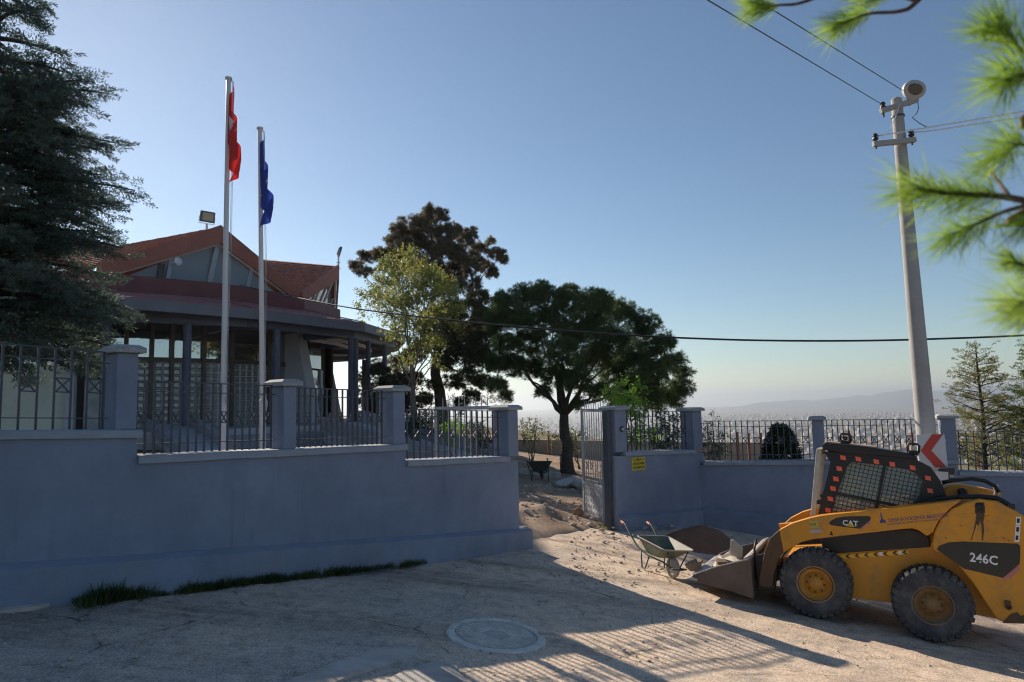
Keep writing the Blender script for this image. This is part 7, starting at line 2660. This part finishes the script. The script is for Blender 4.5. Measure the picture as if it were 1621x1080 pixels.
for i in range(len(cp_) - 1):
    for j in range(8):
        t = j / 8
        p0 = cp_[max(i - 1, 0)]; p1 = cp_[i]; p2 = cp_[i + 1]; p3 = cp_[min(i + 2, len(cp_) - 1)]
        pts.append(0.5 * ((2 * p1) + (p2 - p0) * t + (2 * p0 - 5 * p1 + 4 * p2 - p3) * t * t + (3 * p1 - p0 - 3 * p2 + p3) * t ** 3))
m = MB().tube(pts, 0.019, 7)
o = m.build('service_cable', M_hose, None, smooth=True)
tag(o, 'thick black cable sagging from the hall roof to the right edge', 'cable')

# chevron board on the pole
M_signw = surf('reflective white sheet', (0.52, 0.58, 0.64), 0.35, var=0.05, scale=3, bmp=0)
M_signr = surf('red sign sheet', (0.48, 0.035, 0.03), 0.4, var=0.08, scale=5, bmp=0)
DS = 10.1
root = empty('chevron_sign', at_depth(1480, 720, DS), 'white road sign board with a red chevron pointing left, on the pole', 'sign')
Q = [at_depth(1450.5, 688.5, DS), at_depth(1495, 688, DS), at_depth(1500.5, 739, DS), at_depth(1456.5, 739.5, DS)]
MB().prism(Q, (0, 0.015, 0)).build('board', M_signw, root)
s_ = 10.8
ch = [(385, 190), (575, 188), (370, 468), (638, 752), (440, 760), (190, 470)]
MB().prism([at_depth(1440 + x / s_, 670 + y / s_, DS - 0.004) for x, y in ch], (0, 0.003, 0)).build('chevron', M_signr, root)
for y in (697, 733):
    a, b_ = at_depth(1462, y, DS + 0.10), at_depth(1492, y, DS + 0.10)
    MB().bar(a, b_, 0.14, 0.04).build('bracket', M_trim, root)
# smaller boards below it
DS2 = 9.95
root = empty('number_board', at_depth(1498, 755, DS2), 'small dark board with white letters LU below the chevron', 'sign')
Q = [at_depth(1486, 742, DS2 + 0.06), at_depth(1511.5, 741, DS2 + 0.06), at_depth(1510.5, 762, DS2 + 0.06), at_depth(1487, 770, DS2 + 0.06)]
MB().prism(Q, (0, 0.012, 0)).build('board', flat('dark navy board', (0.02, 0.024, 0.032), 0.5), root)
me = text_mesh('LU', 0.052, True)
o = place('lettering', me, M_white, root)
q = at_depth(1507, 754, DS2 + 0.056)
o.matrix_basis = Matrix.Translation(q) @ Matrix.Rotation(math.pi / 2, 4, 'X') @ Matrix.Rotation(-0.06, 4, 'Z')
adopt(o, root)
root = empty('white_board', at_depth(1491, 756, DS2), 'small blank white board hanging under the chevron sign', 'sign')
Q = [at_depth(1480, 746, DS2), at_depth(1501, 747.5, DS2), at_depth(1501.5, 763, DS2), at_depth(1488, 768, DS2)]
MB().prism(Q, (0, 0.01, 0)).build('board', M_signw, root)

# ================================================================ PINE BRANCHES IN THE FOREGROUND
M_fgn = leaf_mat('fresh pine needles', [(0.16, 0.27, 0.03), (0.26, 0.40, 0.05), (0.42, 0.52, 0.15)], 0.6, 0.4, 6, 40)
M_twig = bark('pine twig bark', (0.16, 0.10, 0.075), 30)
tb = Vector((2.75, 1.35, gz(2.75, 1.35)))
root = empty('pine_tree', tb, 'pine whose blurred bright green branches hang in at the upper right', 'tree')
MB().tube([tb - Vector((0, 0, 0.2)), tb + Vector((0.03, 0, 1.4)), tb + Vector((-0.03, 0.05, 2.9)), tb + Vector((0.02, 0.05, 4.6)), tb + Vector((0.0, 0.0, 6.5))], [0.17, 0.14, 0.12, 0.09, 0.03], 12).build('trunk', M_bark, root, smooth=True)
rngf = np.random.default_rng(91)
NB, ND, NL = [], [], []


def bough(path, r0, tufts, name='bough'):
    """path: (px, py, depth) list from the trunk side to the tip; tufts: where needles grow (fraction from, to, count, length)"""
    P = [Vector(p) if len(p) == 3 and isinstance(p, Vector) else at_depth(*p) for p in path]
    S = []
    for i in range(len(P) - 1):
        for j in range(6):
            t = j / 6
            p0 = P[max(i - 1, 0)]; p1 = P[i]; p2 = P[i + 1]; p3 = P[min(i + 2, len(P) - 1)]
            S.append(0.5 * ((2 * p1) + (p2 - p0) * t + (2 * p0 - 5 * p1 + 4 * p2 - p3) * t * t + (3 * p1 - p0 - 3 * p2 + p3) * t ** 3))
    S.append(P[-1])
    n = len(S)
    MB().tube(S, [r0 * (1 - 0.75 * i / n) for i in range(n)], 7).build(name, M_twig, root, smooth=True)
    for f0, f1, cnt, ln in tufts:
        for k in range(int(cnt * 1.5)):
            f = f0 + (f1 - f0) * rngf.random()
            i = min(int(f * (n - 1)), n - 2)
            p = S[i].lerp(S[i + 1], f * (n - 1) - i)
            d = (S[i + 1] - S[i]).normalized()
            q = rngf.normal(size=3); q = Vector(q).normalized()
            dd = (d * rngf.uniform(0.8, 1.5) + q * 0.62 + Vector((0, 0, -0.10))).normalized()
            NB.append(tuple(p)); ND.append(tuple(dd)); NL.append(ln * rngf.uniform(0.75, 1.3))


def tr(z):
    return tb + Vector((-0.02, 0.03, z))


bough([tr(2.75), (1690, 335, 1.50), (1640, 322, 1.46), (1590, 312, 1.42), (1540, 308, 1.38), (1490, 305, 1.33), (1452, 297, 1.30)], 0.011, [(0.50, 1.0, 520, 0.115)])
bough([(1640, 322, 1.46), (1590, 335, 1.40), (1545, 355, 1.36), (1505, 372, 1.32)], 0.006, [(0.35, 1.0, 260, 0.10)])
bough([(1600, 314, 1.43), (1575, 280, 1.50), (1560, 262, 1.55)], 0.005, [(0.3, 1.0, 70, 0.10)])
bough([tr(3.2), (1720, 170, 1.35), (1660, 140, 1.30), (1620, 120, 1.28), (1592, 128, 1.25)], 0.010, [(0.45, 1.0, 330, 0.115)])
bough([(1660, 140, 1.30), (1630, 95, 1.30), (1600, 62, 1.30), (1580, 45, 1.28)], 0.006, [(0.3, 1.0, 260, 0.105)])
bough([(1690, 240, 1.38), (1640, 235, 1.32), (1612, 228, 1.30), (1592, 238, 1.28)], 0.006, [(0.35, 1.0, 200, 0.11)])
bough([tr(3.5), (1640, -140, 1.60), (1520, -70, 1.65), (1452, 2, 1.70), (1425, 18, 1.70), (1375, 22, 1.68), (1330, 38, 1.66)], 0.010, [(0.80, 1.0, 240, 0.10)])
bough([(1640, -140, 1.60), (1440, -80, 1.70), (1330, -22, 1.78), (1270, 4, 1.80), (1235, 8, 1.80), (1205, 10, 1.80)], 0.008, [(0.78, 1.0, 210, 0.09)])
bough([(1452, 2, 1.70), (1410, -6, 1.72), (1370, 4, 1.72)], 0.005, [(0.4, 1.0, 110, 0.09)])
bough([tr(2.3), (1720, 455, 1.45), (1670, 430, 1.42), (1630, 424, 1.40), (1606, 415, 1.39)], 0.009, [(0.5, 1.0, 260, 0.07)])
bough([(1690, 480, 1.15), (1650, 480, 1.12), (1615, 478, 1.08)], 0.006, [(0.35, 1.0, 190, 0.11)])
bough([(1700, 540, 1.35), (1655, 510, 1.30), (1625, 500, 1.28)], 0.006, [(0.35, 1.0, 160, 0.08)])
bough([(1680, 360, 1.30), (1640, 350, 1.28), (1620, 356, 1.26)], 0.006, [(0.4, 1.0, 120, 0.08)])
nbv = np.array(NB); ndv = np.array(ND); nlv = np.array(NL)
sdv = unit(np.cross(ndv, rngf.normal(size=ndv.shape)))
v = leaf_quads(nbv, ndv, sdv, nlv, np.full(len(nlv), 0.0016)).reshape(-1, 3)
me = bpy.data.meshes.new('needles'); set_mesh(me, v, np.arange(len(v)).reshape(-1, 4))
o = place('needles', me, M_fgn, root)
o['kind'] = 'stuff'
for q in bpy.data.objects:
    if '_local' in q:
        del q['_local']
